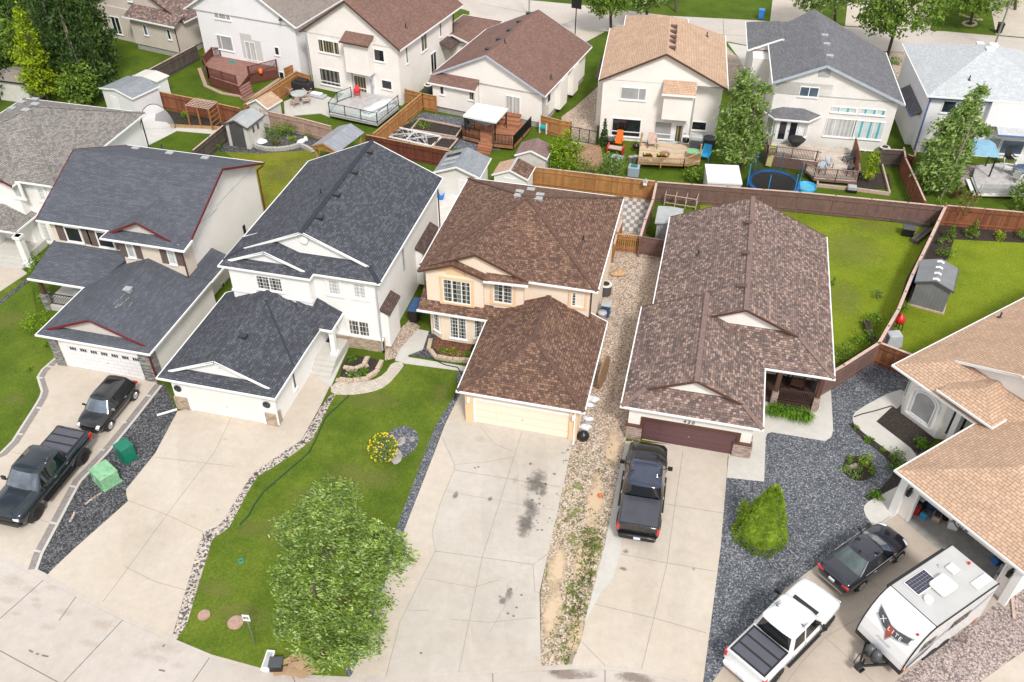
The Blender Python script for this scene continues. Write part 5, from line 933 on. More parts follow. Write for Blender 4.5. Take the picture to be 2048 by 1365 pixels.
h.slab(F, .783, .87, -.2, .03, .06, 2.147, 'trim_white', 'door_frame'); h.slab(F, 5.66, 5.747, -.2, .03, .06, 2.147, 'trim_white', 'door_frame')
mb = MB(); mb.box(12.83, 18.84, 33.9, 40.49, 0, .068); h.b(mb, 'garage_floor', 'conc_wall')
for x in (13.05, 18.65): mb = MB(); mb.box(x-.09, x+.09, 33.7, 33.9, 1.75, 2.1); mb.box(x-.05, x+.05, 33.72, 33.94, 2.1, 2.25); h.b(mb, 'wall_lamp', 'black')
mb = MB(); q = h.hit(F, *zp('H', 878, 1233)); cx, cz = F[0]+q[0], q[1]
pts = [(cx+.3*math.cos(a)*(1 if abs(math.sin(a)) > .9 else 1), cz+.2*math.sin(a)) for a in [2*math.pi*k/20 for k in range(21)]]
for a, b in zip(pts, pts[1:]): mb.beam((a[0], 33.9, a[1]), (b[0], 33.9, b[1]), .05, .04)
mb.box(cx-.42, cx-.3, 33.88, 33.93, cz-.02, cz+.02); mb.box(cx+.3, cx+.42, 33.88, 33.93, cz-.02, cz+.02); pl = h.b(mb, 'house_number_plaque', 'decal_dark')
text('house_number', '422', (cx, 33.9, cz), .22, 'decal_dark', h.e, off=h.o)
# arched window of H
F = FR(8.0, 40.1); mb = MB(); s0, s1, z0, z1 = .45, 1.75, .55, 1.9; n = 12; rr = (s1-s0)/2
arc = [(F[0]+s0+rr-rr*math.cos(math.pi*k/n), z1+.45*math.sin(math.pi*k/n)) for k in range(n+1)]
loop = [(F[0]+s0, z0)]+arc+[(F[0]+s1, z0)]
for a, b in zip(loop, loop[1:]+loop[:1]): mb.beam((a[0], 40.07, a[1]), (b[0], 40.07, b[1]), .08, .08)
w = h.b(mb, 'arched_window', 'trim_white'); mb = MB(); mb.face([(x, 40.085, z) for x, z in loop][::-1]); h.b(mb, 'pane', 'glass_blind', w)
mb = MB(); off = [(F[0]+(s0+s1)/2+(x-F[0]-(s0+s1)/2)*1.3, z0-.15 if z <= z0 else z+(z-z0)*.1) for x, z in loop]
for a, b in zip(off, off[1:]+off[:1]): mb.beam((a[0], 40.06, a[1]), (b[0], 40.06, b[1]), .12, .14)
h.b(mb, 'surround', 'stucco_bright', w)
h.win((7.2, 41.2, math.atan2(-1.1, .8)), None, (.35, 1.05, .6, 2.4), 1, 'glass', sill=False)
an = math.atan2(2.5, 2.3); F = (10.3, 40.1, an); h.win(F, None, (.35, .65, .4, 2.4), 1, 'glass', sill=False); h.win(F, None, (1.0, 1.3, .4, 2.4), 1, 'glass', sill=False); h.door(F, None, (1.9, 2.9, .3, 2.5), 'wood', 'glass', (.2, .15))
for x, y in ((11.0, 40.15), (12.6, 40.2)): mb = MB(); mb.box(x-.15, x+.15, y, y+.3, 0, 2.9); mb.box(x-.2, x+.2, y-.05, y+.35, 0, .2); h.b(mb, 'porch_column', 'stucco_bright')
HH = h
# ------------------------------------------------------------- fences
FG = 'board fences between the yards'
def fence(label, px, h=1.7, mat='fence_brown', rail='rail_pale', reg='P', name='board_fence', bw=.145, cat='fence', rails=True, group=FG, z0=0, gap=0, capw=.13):
    W = [at(*zp(reg, *p), h+z0) for p in px]; W = [Vector((p.x, p.y, 0)) for p in W]; o = W[0]
    e = thing(name, label, cat, (o.x, o.y, z0), 0, group); bm_, cp, rl = MB(), MB(), MB(); posts = []
    rd = random.Random(int(px[0][0])+int(px[0][1])*7)
    for a, b in zip(W, W[1:]):
        d = (b-a); L_ = d.length; d.normalize(); nn = Vector((d.y, -d.x, 0)); k = max(1, int(L_/bw))
        for i in range(k):
            s0 = a+d*(L_*i/k+.004+gap/2); s1 = a+d*(L_*(i+1)/k-.004-gap/2); t = .011; zt = h-.03-rd.uniform(0, .012); oo = nn*rd.uniform(0, .006)
            bm_.hexa([(s0-nn*t+oo)[:2]+(.05,), (s1-nn*t+oo)[:2]+(.05,), (s1+nn*t+oo)[:2]+(.05,), (s0+nn*t+oo)[:2]+(.05,)] if 0 else [(p.x, p.y, .05) for p in (s0-nn*t+oo, s1-nn*t+oo, s1+nn*t+oo, s0+nn*t+oo)], [(p.x, p.y, zt) for p in (s0-nn*t+oo, s1-nn*t+oo, s1+nn*t+oo, s0+nn*t+oo)])
        if rails:
            for z in (.35, h-.35): rl.beam(a+nn*.04+Vector((0, 0, z)), b+nn*.04+Vector((0, 0, z)), .045, .09); rl.beam(a-nn*.04+Vector((0, 0, z)), b-nn*.04+Vector((0, 0, z)), .045, .09)
        cp.beam(a+Vector((0, 0, h)), b+Vector((0, 0, h)), capw, .035)
        m_ = max(1, round(L_/2.4))
        for i in range(m_+1): posts.append(a+d*(L_*i/m_))
    bm_.build('board_panel', mat, e, off=o); cp.build('cap_rail', rail, e, off=o)
    if rails: rl.build('rail', mat, e, off=o)
    done = []
    for p in posts:
        if any((p-q).length < .3 for q in done): continue
        done.append(p); mb = MB(); mb.box(p.x-.055, p.x+.055, p.y-.055, p.y+.055, 0, h+.04); mb.build('post', mat, e, off=o)
    return e
fence('long plum brown board fence behind the bright green lawn', [(1313, 364), (1600, 385), (1890, 413)], 1.75, 'fence_brown', capw=.16)
fence('new cedar fence behind the brown-roofed cream house', [(1066, 334), (1311, 363)], 1.75, 'fence_cedar', 'rail_pale')
fence('rust stained fence behind the dark planting bed', [(1893, 411), (2048, 425), (2250, 443)], 1.75, 'fence_rust', 'rail_pale')
fence('brown fence with pale cap curving between the two green lawns', [(1892, 412), (1862, 475), (1825, 550), (1797, 620), (1758, 687)], 1.7, 'fence_brown', capw=.2)
fence('brown fence slanting from the long bungalow to the yard corner', [(1757, 687), (1688, 731), (1640, 758)], 1.7, 'fence_brown', capw=.18)
fence('rust stained fence beside the arched-window house', [(1761, 686), (1830, 712)], 1.7, 'fence_rust', capw=.16)
fence('white-capped side fence next to the checkered patio', [(1313, 366), (1306, 400), (1291, 440), (1281, 474)], 1.7, 'fence_brown', capw=.18)
fence('small cedar gate with gaps beside the cream house', [(1232, 468), (1283, 473)], 1.5, 'fence_cedar', 'rail_cedar', name='wooden_gate', cat='gate', gap=.05, group=None)
fence('plum brown fence stub joining the long bungalow', [(1284, 474), (1336, 482)], 1.5, 'fence_brown', 'fence_brown')
fence('short cedar fence along the cream house rear wall', [(1245, 440), (1234, 466), (1228, 490)], 1.5, 'fence_cedar', 'rail_pale')
fence('orange cedar fence running up to the large cream house', [(745, 516), (655, 489), (300, 716)], 1.7, 'fence_cedar', 'rail_cedar', reg='2')
fence('pinkish board fence behind the curved stone bed', [(410, 750), (700, 812), (890, 862)], 1.6, 'fence_pink', 'rail_pale', reg='2')
fence('dark stained fence behind the raised garden trellis', [(1040, 618), (1330, 675), (1640, 742)], 1.7, 'fence_rust', 'rail_cedar', reg='1')
fence('weathered grey fence below the greige bungalow', [(985, 492), (1335, 308)], 1.6, 'fence_dark', 'rail_pale', reg='1')
fence('weathered grey fence beside the grey resin shed', [(1312, 1030), (1530, 850)], 1.6, 'fence_dark', 'rail_pale', reg='1')
fence('cedar fence climbing beside the glass-railed deck', [(1180, 915), (1440, 700), (1515, 638)], 1.6, 'fence_cedar', 'rail_cedar', reg='2')
fence('cedar fence stub at the corner of the large cream house', [(1400, 610), (1515, 638), (1608, 658)], 1.6, 'fence_cedar', 'rail_cedar', reg='2')
fence('dark red fence in front of the framed garden plots', [(1130, 920), (1430, 980), (1722, 1035)], 1.6, 'fence_red', 'rail_cedar', reg='2')
fence('short cedar fence beside the white canopy deck', [(965, 790), (1088, 822), (1168, 835)], 1.6, 'fence_cedar', 'rail_cedar', reg='3')
fence('dark fence stub next to the round air conditioner', [(780, 1018), (930, 1026)], 1.6, 'fence_dark', 'rail_pale', reg='5')
fence('rust and grey fence beside the tall leaning tree', [(928, 1008), (940, 1080), (1010, 1230), (1075, 1375)], 1.6, 'fence_rust', 'rail_pale', reg='5')
fence('dark brown fence stub behind the leaning tree', [(955, 1055), (1000, 1070), (1025, 975)], 1.5, 'fence_rust', reg='5')
fence('cedar fence scrap between the white and cream houses', [(575, 468), (640, 440)], 1.5, 'fence_cedar', 'rail_cedar', reg='2')
fence('cedar fence scrap beside the metal scaffold', [(1390, 322), (1440, 335)], 1.4, 'fence_cedar', 'rail_cedar', reg='1')
# black chain gate
a, b = at(*zp('3', 1168, 866), 1.3), at(*zp('3', 1352, 900), 1.3); e = thing('chain_link_gate', 'black chain link gate across the pebble side yard', 'gate', (a.x, a.y, 0)); d = (b-a)
for t in (0, .32, .68, 1): p = a+d*t; mb = MB(); mb.cyl((p.x, p.y, 0), (p.x, p.y, 1.35), .035, seg=6); mb.build('post', 'black', e, off=(a.x, a.y, 0))
mb = MB(); mb.beam((a.x, a.y, 1.3), (b.x, b.y, 1.3), .04, .04); mb.beam((a.x, a.y, .1), (b.x, b.y, .1), .04, .04)
for k in range(1, 60): p = a+d*(k/60); mb.beam((p.x, p.y, .1), (p.x, p.y, 1.3), .008, .008)
for k in range(1, 9): mb.beam((a.x, a.y, .1+k*.14), (b.x, b.y, .1+k*.14), .008, .008)
mb.build('chain_mesh', 'black', e, off=(a.x, a.y, 0))
# ------------------------------------------------------------- sheds
def shed(name, label, reg, fl, fr, rr, ze, pitch, rmat, wmat, trim='trim_white', axis='y', door=None, over=.15, cat='shed', flat=False, doorw=.9, z0=0, vents=0, base=None):
    a, b, c = (at(*zp(reg, *p), ze+z0) for p in (fl, fr, rr)); a.z = b.z = c.z = 0; X = (b-a); w = X.length; X.normalize(); Yd = Vector((-X.y, X.x, 0)); d = (c-b).dot(Yd)
    ang = math.atan2(X.y, X.x); o = a+X*(w/2)+Yd*(d/2); e = thing(name, label, cat, (o.x, o.y, z0), ang)
    x0, x1, y0, y1 = -w/2, w/2, -d/2, d/2; wx0, wx1, wy0, wy1 = x0+over, x1-over, y0+over, y1-over
    mb = MB(); mb.prism([(wx0, wy0), (wx1, wy0), (wx1, wy1), (wx0, wy1)], 0.0, ze)
    zr = ze+pitch*(w/2 if axis == 'y' else d/2); rb = MB()
    if flat: rb.box(x0, x1, y0, y1, ze-.1, ze+.05)
    elif axis == 'y':
        for y, fl_ in ((wy0, 1), (wy1, 0)): p3 = [(wx0, y, ze), (wx1, y, ze), (0, y, zr-over*pitch)]; mb.face(p3 if fl_ else p3[::-1])
        rb.face([(x0, y0, ze), (0, y0, zr), (0, y1, zr), (x0, y1, ze)][::-1]); rb.face([(0, y0, zr), (x1, y0, ze), (x1, y1, ze), (0, y1, zr)][::-1])
    else:
        for x, fl_ in ((wx0, 0), (wx1, 1)): p3 = [(x, wy0, ze), (x, wy1, ze), (x, 0, zr-over*pitch)]; mb.face(p3 if fl_ else p3[::-1])
        rb.face([(x0, y0, ze), (x1, y0, ze), (x1, 0, zr), (x0, 0, zr)]); rb.face([(x0, 0, zr), (x1, 0, zr), (x1, y1, ze), (x0, y1, ze)])
    mb.build('wall', wmat, e); r = rb.build('roof', rmat, e)
    if not flat:
        for f0, f1 in ((((x0, y0, ze), (0, y0, zr)), ((0, y0, zr), (x1, y0, ze))) if axis == 'y' else (((x1, y0, ze), (x1, 0, zr)), ((x1, 0, zr), (x1, y1, ze)))):
            q = MB(); q.beam(f0, f1, .05, .13); q.build('rake_board', trim, r)
        q = MB(); q.beam((x1, y0, ze-.03), (x1, y1, ze-.03), .05, .12) if axis == 'y' else q.beam((x0, y0, ze-.03), (x1, y0, ze-.03), .05, .12); q.build('fascia', trim, r)
    if door:
        q = MB(); hh = min(ze-.1, 1.85); x = (wx0+wx1)/2 if door[1] is None else door[1]; q.box(x-doorw/2, x+doorw/2, wy0-.03, wy0+.02, .08, hh); dd = q.build('door', door[0], e)
        q = MB(); q.box(x-.02, x+.02, wy0-.045, wy0-.032, .08, hh); q.build('door_seam', trim, dd)
    for k in range(vents):
        y = y0+(k+.5)*(y1-y0)/vents; q = MB(); q.beam((-.22, y, zr-.05), (0, y, zr+.03), .22, .02); q.beam((0, y, zr+.03), (.22, y, zr-.05), .22, .02); q.build('roof_skylight', 'white_pl', r)
    if base: q = MB(); q.box(wx0-.1, wx1+.1, wy0-.1, wy1+.1, 0, .12); q.build('base', base, e)
    return e, (x0, x1, y0, y1, ze, zr)
shed('garden_shed', 'white clapboard shed with blue-grey shingle roof near the poplars', '1', (675, 604), (900, 678), (1050, 575), 2.3, .18, 'sh_shedgrey', 'siding_white', door=('trim_white', -.6))
shed('garden_shed', 'low white metal shed behind the clapboard shed', '1', (905, 518), (1065, 560), (1122, 508), 1.8, .12, 'poly_light', 'white_pl', door=('trim_white', None))
e, q = shed('garden_shed', 'grey resin shed with dark double doors beside the stone bed', '2', (155, 852), (320, 882), (428, 785), 2.0, .45, 'poly_grey', 'poly_light', 'poly_dark', door=('poly_dark', None), doorw=1.35)
mb = MB(); mb.cyl((0, q[2]+.13, 1.83), (0, q[2]+.11, 1.83), .66, seg=20); mb.build('door_arch', 'poly_dark', e)
for y in (-.35, .35): mb = MB(); mb.box(q[1]-.16, q[1]-.12, y-.12, y+.12, 1.2, 1.7); mb.build('window', 'poly_dark', e)
shed('garden_shed', 'small shed with tan shingle roof beside the concrete patio', '2', (318, 712), (458, 748), (583, 690), 1.9, .55, 'sh_tan', 'poly_light', door=('poly_light', None))
e, q = shed('garden_shed', 'shabby shed with blue-grey shingle roof and skylight strips', '3', (225, 1180), (545, 1222), (652, 1085), 2.3, .38, 'sh_shedgrey', 'stucco_grey', door=('white_pl', .5), over=.25)
for y in (-.7, .1, .8): mb = MB(); mb.beam((q[0]+.35, y, q[4]+.18), (-.35, y, q[5]-.09), .35, .03); mb.build('skylight', 'glass_light' if y != .8 else 'glass', e)
e, q = shed('garden_shed', 'white metal shed with two-tone tan and brown roof', '3', (625, 1196), (872, 1234), (920, 1143), 1.9, .42, 'sh_tan', 'white_pl', door=('trim_white', None))
mb = MB(); mb.face([(0.05, q[2]-.01, q[5]+.0), (q[1]+.01, q[2]-.01, q[4]+.012), (q[1]+.01, q[3]+.01, q[4]+.012), (.05, q[3]+.01, q[5]+.0)]); mb.build('roof_patch', 'sh_brown', e); mb = MB(); mb.box(-.09, .09, q[2], q[3], q[5]-.02, q[5]+.03); mb.build('ridge_strip', 'trim_grey', e)
shed('garden_shed', 'beige shed with maroon shingle gable roof', '3', (780, 1063), (1003, 1092), (1040, 998), 2.0, .42, 'sh_maroonshed', 'poly_light', door=None)
shed('garden_shed', 'grey metal shed with ribbed roof beside the long bungalow', 'D', (272, 164), (400, 180), (458, 100), 1.9, .08, 'metal_shed', 'metal_shed', 'grey_pl', door=('grey_pl', None))
shed('garden_shed', 'flat white lid storage shed behind the plum brown fence', '4', (905, 1246), (1142, 1258), (1147, 1136), 1.6, 0, 'white_pl', 'poly_light', 'rail_pale', flat=True, over=.05)
shed('garden_shed', 'dark grey resin shed with four roof skylights on the right lawn', 'r', (665, 683), (892, 742), (945, 611), 1.9, .36, 'dark_shed', 'dark_shed', 'poly_dark', vents=4, base='rail_pale')
shed('garden_shed', 'beige shed with brown shingle roof at the left edge', '1', (-60, 545), (172, 575), (165, 462), 2.0, .25, 'sh_taupe', 'poly_light', 'trim_dark', axis='x')
# ------------------------------------------------------------- decks and railings
def railing(name, pts, h, z, mat, par, off, step=.12, t=.04, cap=.1, posts=True, glass=None, bt=.022, pmat=None):
    mb = MB(); pm = []
    for a, b in zip(pts, pts[1:]):
        a = Vector((a[0], a[1], 0)); b = Vector((b[0], b[1], 0)); d = (b-a); L_ = d.length; d.normalize()
        mb.beam(a+Vector((0, 0, z+h)), b+Vector((0, 0, z+h)), cap, .04); mb.beam(a+Vector((0, 0, z+.1)), b+Vector((0, 0, z+.1)), .04, .04)
        if not glass:
            for k in range(1, int(L_/step)): p = a+d*(k*step); mb.box(p.x-bt, p.x+bt, p.y-bt, p.y+bt, z+.1, z+h)
        for k in range(int(L_/1.5)+1): p = a+d*min(L_, k*L_/max(1, int(L_/1.5))); pm.append(p)
    r = mb.build(name, mat, par, off=off); 
    if glass:
        g = MB()
        for a, b in zip(pts, pts[1:]): g.beam((a[0], a[1], z+h/2), (b[0], b[1], z+h/2), .012, h-.2)
        g.build('glass_panel', glass, r, off=off)
    for p in pm: q = MB(); q.box(p.x-t, p.x+t, p.y-t, p.y+t, z-.2, z+h+.05); q.build('railing_post', pmat or mat, r, off=off)
    return r
def deck(label, px, z, mat, edge, reg, name='deck', boards=(1, 0), bw=.14, z0=0):
    pts = [at(*zp(reg, *p), z) for p in px]; c = sum(pts, Vector())/len(pts); e = thing(name, label, 'deck', (c.x, c.y, z0))
    poly = [(p.x, p.y) for p in pts]; mb = MB(); mb.prism(poly, z-.25 if z < .7 else .05, z-.03); mb.build('deck_frame', edge, e, off=(c.x, c.y, z0))
    d = Vector((boards[0], boards[1])).normalized(); n_ = Vector((-d.y, d.x)); ks = [Vector(p).dot(n_) for p in poly]; mb = MB(); k = min(ks)
    while k < max(ks):                      # cut each board to the outline
        hits = []; m_ = min(k+bw/2, max(ks)-.01)
        for a, b in zip(poly, poly[1:]+poly[:1]):
            a = Vector(a); b = Vector(b); ka, kb = a.dot(n_), b.dot(n_)
            if (ka-m_)*(kb-m_) < 0: hits.append((a+(b-a)*((m_-ka)/(kb-ka))).dot(d))
        hits.sort()
        for s0, s1 in zip(hits[::2], hits[1::2]):
            P = [d*s0+n_*k, d*s1+n_*k, d*s1+n_*(k+bw-.01), d*s0+n_*(k+bw-.01)]; mb.prism([(p.x, p.y) for p in P], z-.03, z)
        k += bw
    mb.build('deck_boards', mat, e, off=(c.x, c.y, z0)); return e, c
def rp(reg, px, z): return [tuple(at(*zp(reg, *p), z)[:2]) for p in px]
def steps(e, c, a, b, out, n, z, mat, off=None):       # treads between points a and b going outwards
    a = Vector((a[0], a[1], 0)); b = Vector((b[0], b[1], 0)); o_ = Vector((out[0], out[1], 0)).normalized(); mb = MB()
    for k in range(n):
        p, q = a+o_*(.28*k), b+o_*(.28*k); zz = z-(k+1)*z/(n+1); mb.hexa([(v.x, v.y, zz-.2) for v in (p, q, q+o_*.28, p+o_*.28)], [(v.x, v.y, zz) for v in (p, q, q+o_*.28, p+o_*.28)])
    mb.build('steps', mat, e, off=(c.x, c.y, 0))
# K deck: red-brown, angled
kp = [(62, 365), (20, 455), (60, 540), (280, 600), (330, 505), (525, 465), (520, 420), (400, 400)]
e, c = deck('red-brown stained deck with angled railing behind the white house', [(90, 380), (25, 450), (60, 520), (270, 590), (330, 510), (525, 470), (540, 430), (310, 400)], 1.0, 'deck_red', 'deck_edge_red', '2', boards=(1, -.15))
railing('railing', rp('2', [(145, 385), (90, 385), (28, 450), (60, 520), (250, 578)], 1.0), .85, 1.0, 'deck_edge_red', e, c*1 if 0 else (c.x, c.y, 0), t=.06)
railing('railing', rp('2', [(335, 515), (525, 468)], 1.0), .85, 1.0, 'deck_edge_red', e, (c.x, c.y, 0), t=.06)
A = at(*zp('2', 262, 588), 1.0); B = at(*zp('2', 335, 515+30), 1.0); steps(e, c, A, B, (.8, -1), 5, 1.0, 'deck_red')
mb = MB(); strip(mb, rp('2', [(-5, 470), (40, 590), (150, 640), (275, 660), (300, 690), (400, 640), (545, 540)], 0), .35, 0, .07); kb = mb.build('stone_edging', 'block_pink', off=(c.x, c.y, 0)); kb.location = (c.x, c.y, 0); tag(kb, 'pink stone edging around the red-brown deck', 'edging')
# N deck with glass railing and pool cover
e, c = deck('grey composite deck with glass railing behind the large cream house', [(885, 720), (1045, 590), (1350, 700), (1355, 730), (1210, 845), (885, 775)], .6, 'deck_grey', 'grey_pl', '2', boards=(1, -.2))
railing('railing', rp('2', [(1035, 605+60), (940, 700), (885, 770), (1210, 843), (1355, 722)], .6), .95, .6, 'trim_dark', e, (c.x, c.y, 0), glass='glass_clear', cap=.05, t=.03)
# M deck
e, c = deck('cedar deck with black balusters below the white gazebo canopy', [(425, 930), (425, 870), (590, 800), (700, 800), (895, 850), (890, 870), (775, 1000), (640, 985)], .5, 'deck_cedar', 'deck_cedar', '3', boards=(1, -.17))
railing('railing', rp('3', [(545, 960), (425, 930), (425, 900)], .5), .95, .5, 'black', e, (c.x, c.y, 0), cap=.05, t=.03)
railing('railing', rp('3', [(635, 985), (775, 1000), (893, 868)], .5), .95, .5, 'black', e, (c.x, c.y, 0), cap=.05, t=.03)
A = at(*zp('3', 540, 965), .5); B = at(*zp('3', 635, 985), .5); steps(e, c, A, B, (.0, -1), 4, .6, 'deck_cedar'); mb = MB()
for k in range(3): p, q = at(*zp('3', 655, 835-k*18), .5), at(*zp('3', 820, 862-k*18), .5); mb.beam((p.x, p.y, .6+k*.15), (q.x, q.y, .6+k*.15), .6, .18)
mb.build('door_steps', 'deck_cedar', e, off=(c.x, c.y, 0))
# E deck
e, c = deck('weathered tan wood deck with planter boxes behind the tan-roofed house', [(430, 1105), (445, 975), (850, 985), (855, 1100), (770, 1120)], .6, 'deck_tan', 'rail_cedar', '4', boards=(1, .05))
railing('railing', rp('4', [(430, 1165-40), (740, 1140), (850, 1095)], .6), .7, .6, 'rail_cedar', e, (c.x, c.y, 0), cap=.12)
for a, b in (((445, 1000), (452, 930)), ((850, 1080), (848, 950))): p = at(*zp('4', *a), .6); mb = MB(); mb.box(p.x-.06, p.x+.06, p.y-.06, p.y+.06, .6, 1.8); mb.box(p.x-.06, p.x+.06, p.y, p.y+1.0, 1.2, 1.4); mb.build('privacy_post', 'rail_cedar', e, off=(c.x, c.y, 0))
# F decks (two levels)
e, c = deck('upper wooden deck with brown railing outside the french doors', [(1300, 985), (1600, 985), (1680, 1050), (1660, 1105), (1310, 1060)], 1.0, 'deck_pale', 'rail_brown', '4')
railing('railing', rp('4', [(1305, 1000), (1310, 1060), (1640, 1100), (1665, 1108)], 1.0), .85, 1.0, 'rail_brown', e, (c.x, c.y, 0), pmat='trim_brown', cap=.12)
e, c = deck('lower pale wooden deck with dark balusters and loungers', [(320, 1000), (560, 1010), (610, 1160), (610, 1240), (310, 1215), (260, 1160)], .5, 'deck_pale', 'rail_brown', '5')
railing('railing', rp('5', [(245, 1180), (310, 1215), (610, 1238), (605, 1180), (575, 1040)], .5), .85, .5, 'rail_brown', e, (c.x, c.y, 0), pmat='trim_brown', cap=.14)
mb = MB(); a, b = at(*zp('5', 572, 1040), .5), at(*zp('5', 605, 1180), .5); mb.beam((a.x, a.y, 1.2), (b.x, b.y, 1.2), .05, 1.4); mb.build('privacy_screen', 'fence_rust', e, off=(c.x, c.y, 0))
# G deck
e, c = deck('light grey deck with aluminium railing behind the pale blue house', [(1400, 1200), (1420, 1130), (1600, 1110), (1900, 1130), (1900, 1330), (1440, 1320)], .5, 'deck_grey', 'trim_white', '5')
railing('railing', rp('5', [(1700, 1320), (1440, 1318)], .5), .75, .5, 'trim_grey', e, (c.x, c.y, 0), cap=.06, t=.03)
mb = MB()
for k in range(2): a, b = at(*zp('5', 1395-k*8, 1225), .2), at(*zp('5', 1440-k*10, 1335), .2); mb.beam((a.x-.25*k, a.y, .33-k*.16), (b.x-.25*k, b.y, .33-k*.16), .3, .06)
mb.build('steps', 'trim_white', e, off=(c.x, c.y, 0))
# ------------------------------------------------------------- gazebos, pergola, goal, garden frames
def P3(reg, x, y, z=0): return at(*zp(reg, x, y), z)
c4 = [P3('3', *p, 2.3) for p in ((430, 788), (655, 833), (738, 742), (520, 702))]; c = sum(c4, Vector())/4; e = thing('gazebo_canopy', 'white fabric gazebo canopy over the cedar deck', 'gazebo', (c.x, c.y, .5)); o = (c.x, c.y, .5)
mb = MB(); ap = c+Vector((0, 0, .5)); vs = c4+[c+(p-c)*.25+Vector((0, 0, .42)) for p in c4]
mb.raw(vs, [(i, (i+1) % 4, 4+(i+1) % 4, 4+i) for i in range(4)]+[(4, 5, 6, 7)], 0); mb.raw([p for p in c4]+[p-Vector((0, 0, .18)) for p in c4], [(i, 4+i, 4+(i+1) % 4, (i+1) % 4) for i in range(4)]); mb.build('canopy', 'fabric_white', e, off=o, fix=False)
for p in c4: q = c+(p-c)*.93; mb = MB(); mb.cyl((q.x, q.y, .5), (q.x, q.y, 2.3), .035, seg=6); mb.build('pole', 'black', e, off=o)
for i in (0, 1, 2): q = c+(c4[i]-c)*.9; mb = MB(); mb.lathe((q.x, q.y, .9), [(.1, 0), (.05, .5), (.13, 1.3)], 8); mb.build('curtain', 'black_matte', e, off=o)
# pavilion with metal roof
fl, fr_, ap_f, ap_r, rr_ = (P3('2', 755, 1000, 2.3), P3('2', 935, 1030, 2.3), None, None, P3('2', 1122, 905, 2.3))
shed_e = None; X = (fr_-fl); w_ = 2.9; X.z = 0
Xn = Vector((math.cos(R(-12)), math.sin(R(-12)), 0)); Yn = Vector((-Xn.y, Xn.x, 0)); rr_.z = 0; fl.z = 0; W_ = (rr_-fl).dot(Xn); D_ = (rr_-fl).dot(Yn); o = fl+Xn*(W_/2)+Yn*(D_/2)
e = thing('pavilion', 'wooden garden pavilion with striped metal gable roof', 'gazebo', (o.x, o.y, 0), R(-12)); zr = 2.3+.42*W_/2
for s in (-1, 1): mb = MB(); mb.face([(s*W_/2, -D_/2, 2.3), (0, -D_/2, zr), (0, D_/2, zr), (s*W_/2, D_/2, 2.3)][::-s]); mb.build('roof_panel', 'metal_roof', e)
for x in (-1, 1):
    for y in (-1, 1): mb = MB(); mb.box(x*(W_/2-.3)-.08, x*(W_/2-.3)+.08, y*(D_/2-.3)-.08, y*(D_/2-.3)+.08, 0, 2.35); mb.build('post', 'rail_cedar', e)
mb = MB()
for s in (-1, 1): mb.beam((s*W_/2, -D_/2, 2.25), (0, -D_/2, zr-.06), .06, .14)
mb.beam((-W_/2+.2, -D_/2+.05, 2.25), (W_/2-.2, -D_/2+.05, 2.25), .08, .16); mb.beam((0, -D_/2+.05, 2.25), (0, -D_/2+.05, zr-.05), .08, .08); mb.beam((-.6, -D_/2+.05, 2.3), (0, -D_/2+.05, zr-.4), .06, .08); mb.beam((.6, -D_/2+.05, 2.3), (0, -D_/2+.05, zr-.4), .06, .08); mb.build('truss', 'fence_cedar', e)
# trellis pergola and raised garden box
a, b, d_ = P3('1', 1265, 722, 2), P3('1', 1420, 748, 2), P3('1', 1480, 700, 2); e = thing('trellis_pergola', 'small cedar trellis pergola over the raised garden bed', 'pergola', (a.x, a.y, 0)); o = (a.x, a.y, 0); mb = MB(); u_, v_ = b-a, d_-b
for k in range(9): mb.beam(a+u_*(k/8), a+u_*(k/8)+v_, .04, .05)
for k in range(6): mb.beam(a+v_*(k/5)+Vector((0, 0, .05)), b+v_*(k/5)+Vector((0, 0, .05)), .04, .05)
mb.build('lattice_top', 'rail_pale', e, off=o)
for p in (a, b, a+v_, b+v_, a+u_*.5): mb = MB(); mb.box(p.x-.05, p.x+.05, p.y-.05, p.y+.05, 0, 2.0); mb.build('post', 'fence_cedar', e, off=o)
mb = MB(); 
for k in range(4): mb.beam(b+Vector((0, 0, -.4-k*.45)), b+v_+Vector((0, 0, -.4-k*.45)), .04, .06)
mb.build('ladder_rung', 'fence_cedar', e, off=o)
a, b = P3('1', 1160, 850, .3), P3('1', 1500, 900-35, .3); mb = MB(); mb.beam((a.x, a.y, .15), (b.x, b.y, .15), .08, .3); o = mb.build('garden_edging_board', 'rail_cedar', off=(a.x, a.y, 0)); o.location = (a.x, a.y, 0); tag(o, 'cedar edging board in front of the raised garden bed', 'edging')
# pop-up goal
c = P3('1', 1085, 880, 0); e = thing('popup_goal', 'white mesh pop-up soccer goal on the patio slabs', 'goal', (c.x, c.y, 0)); mb = MB(); n = 18; arc = [Vector((1.45*math.cos(math.pi*k/n), 0, 2.3*math.sin(math.pi*k/n))) for k in range(n+1)]; mb.tube(arc, .03); mb.build('hoop', 'black', e)
mb = MB(); back = [Vector((1.3*math.cos(math.pi*k/n), 1.5*math.sin(math.pi*k/n), .05)) for k in range(n+1)]; mb.loft([arc, [(p+q)*.5+Vector((0, .15, .12)) for p, q in zip(arc, back)], back], caps=False); mb.build('net', 'net', e); e.rotation_euler.z = R(200)
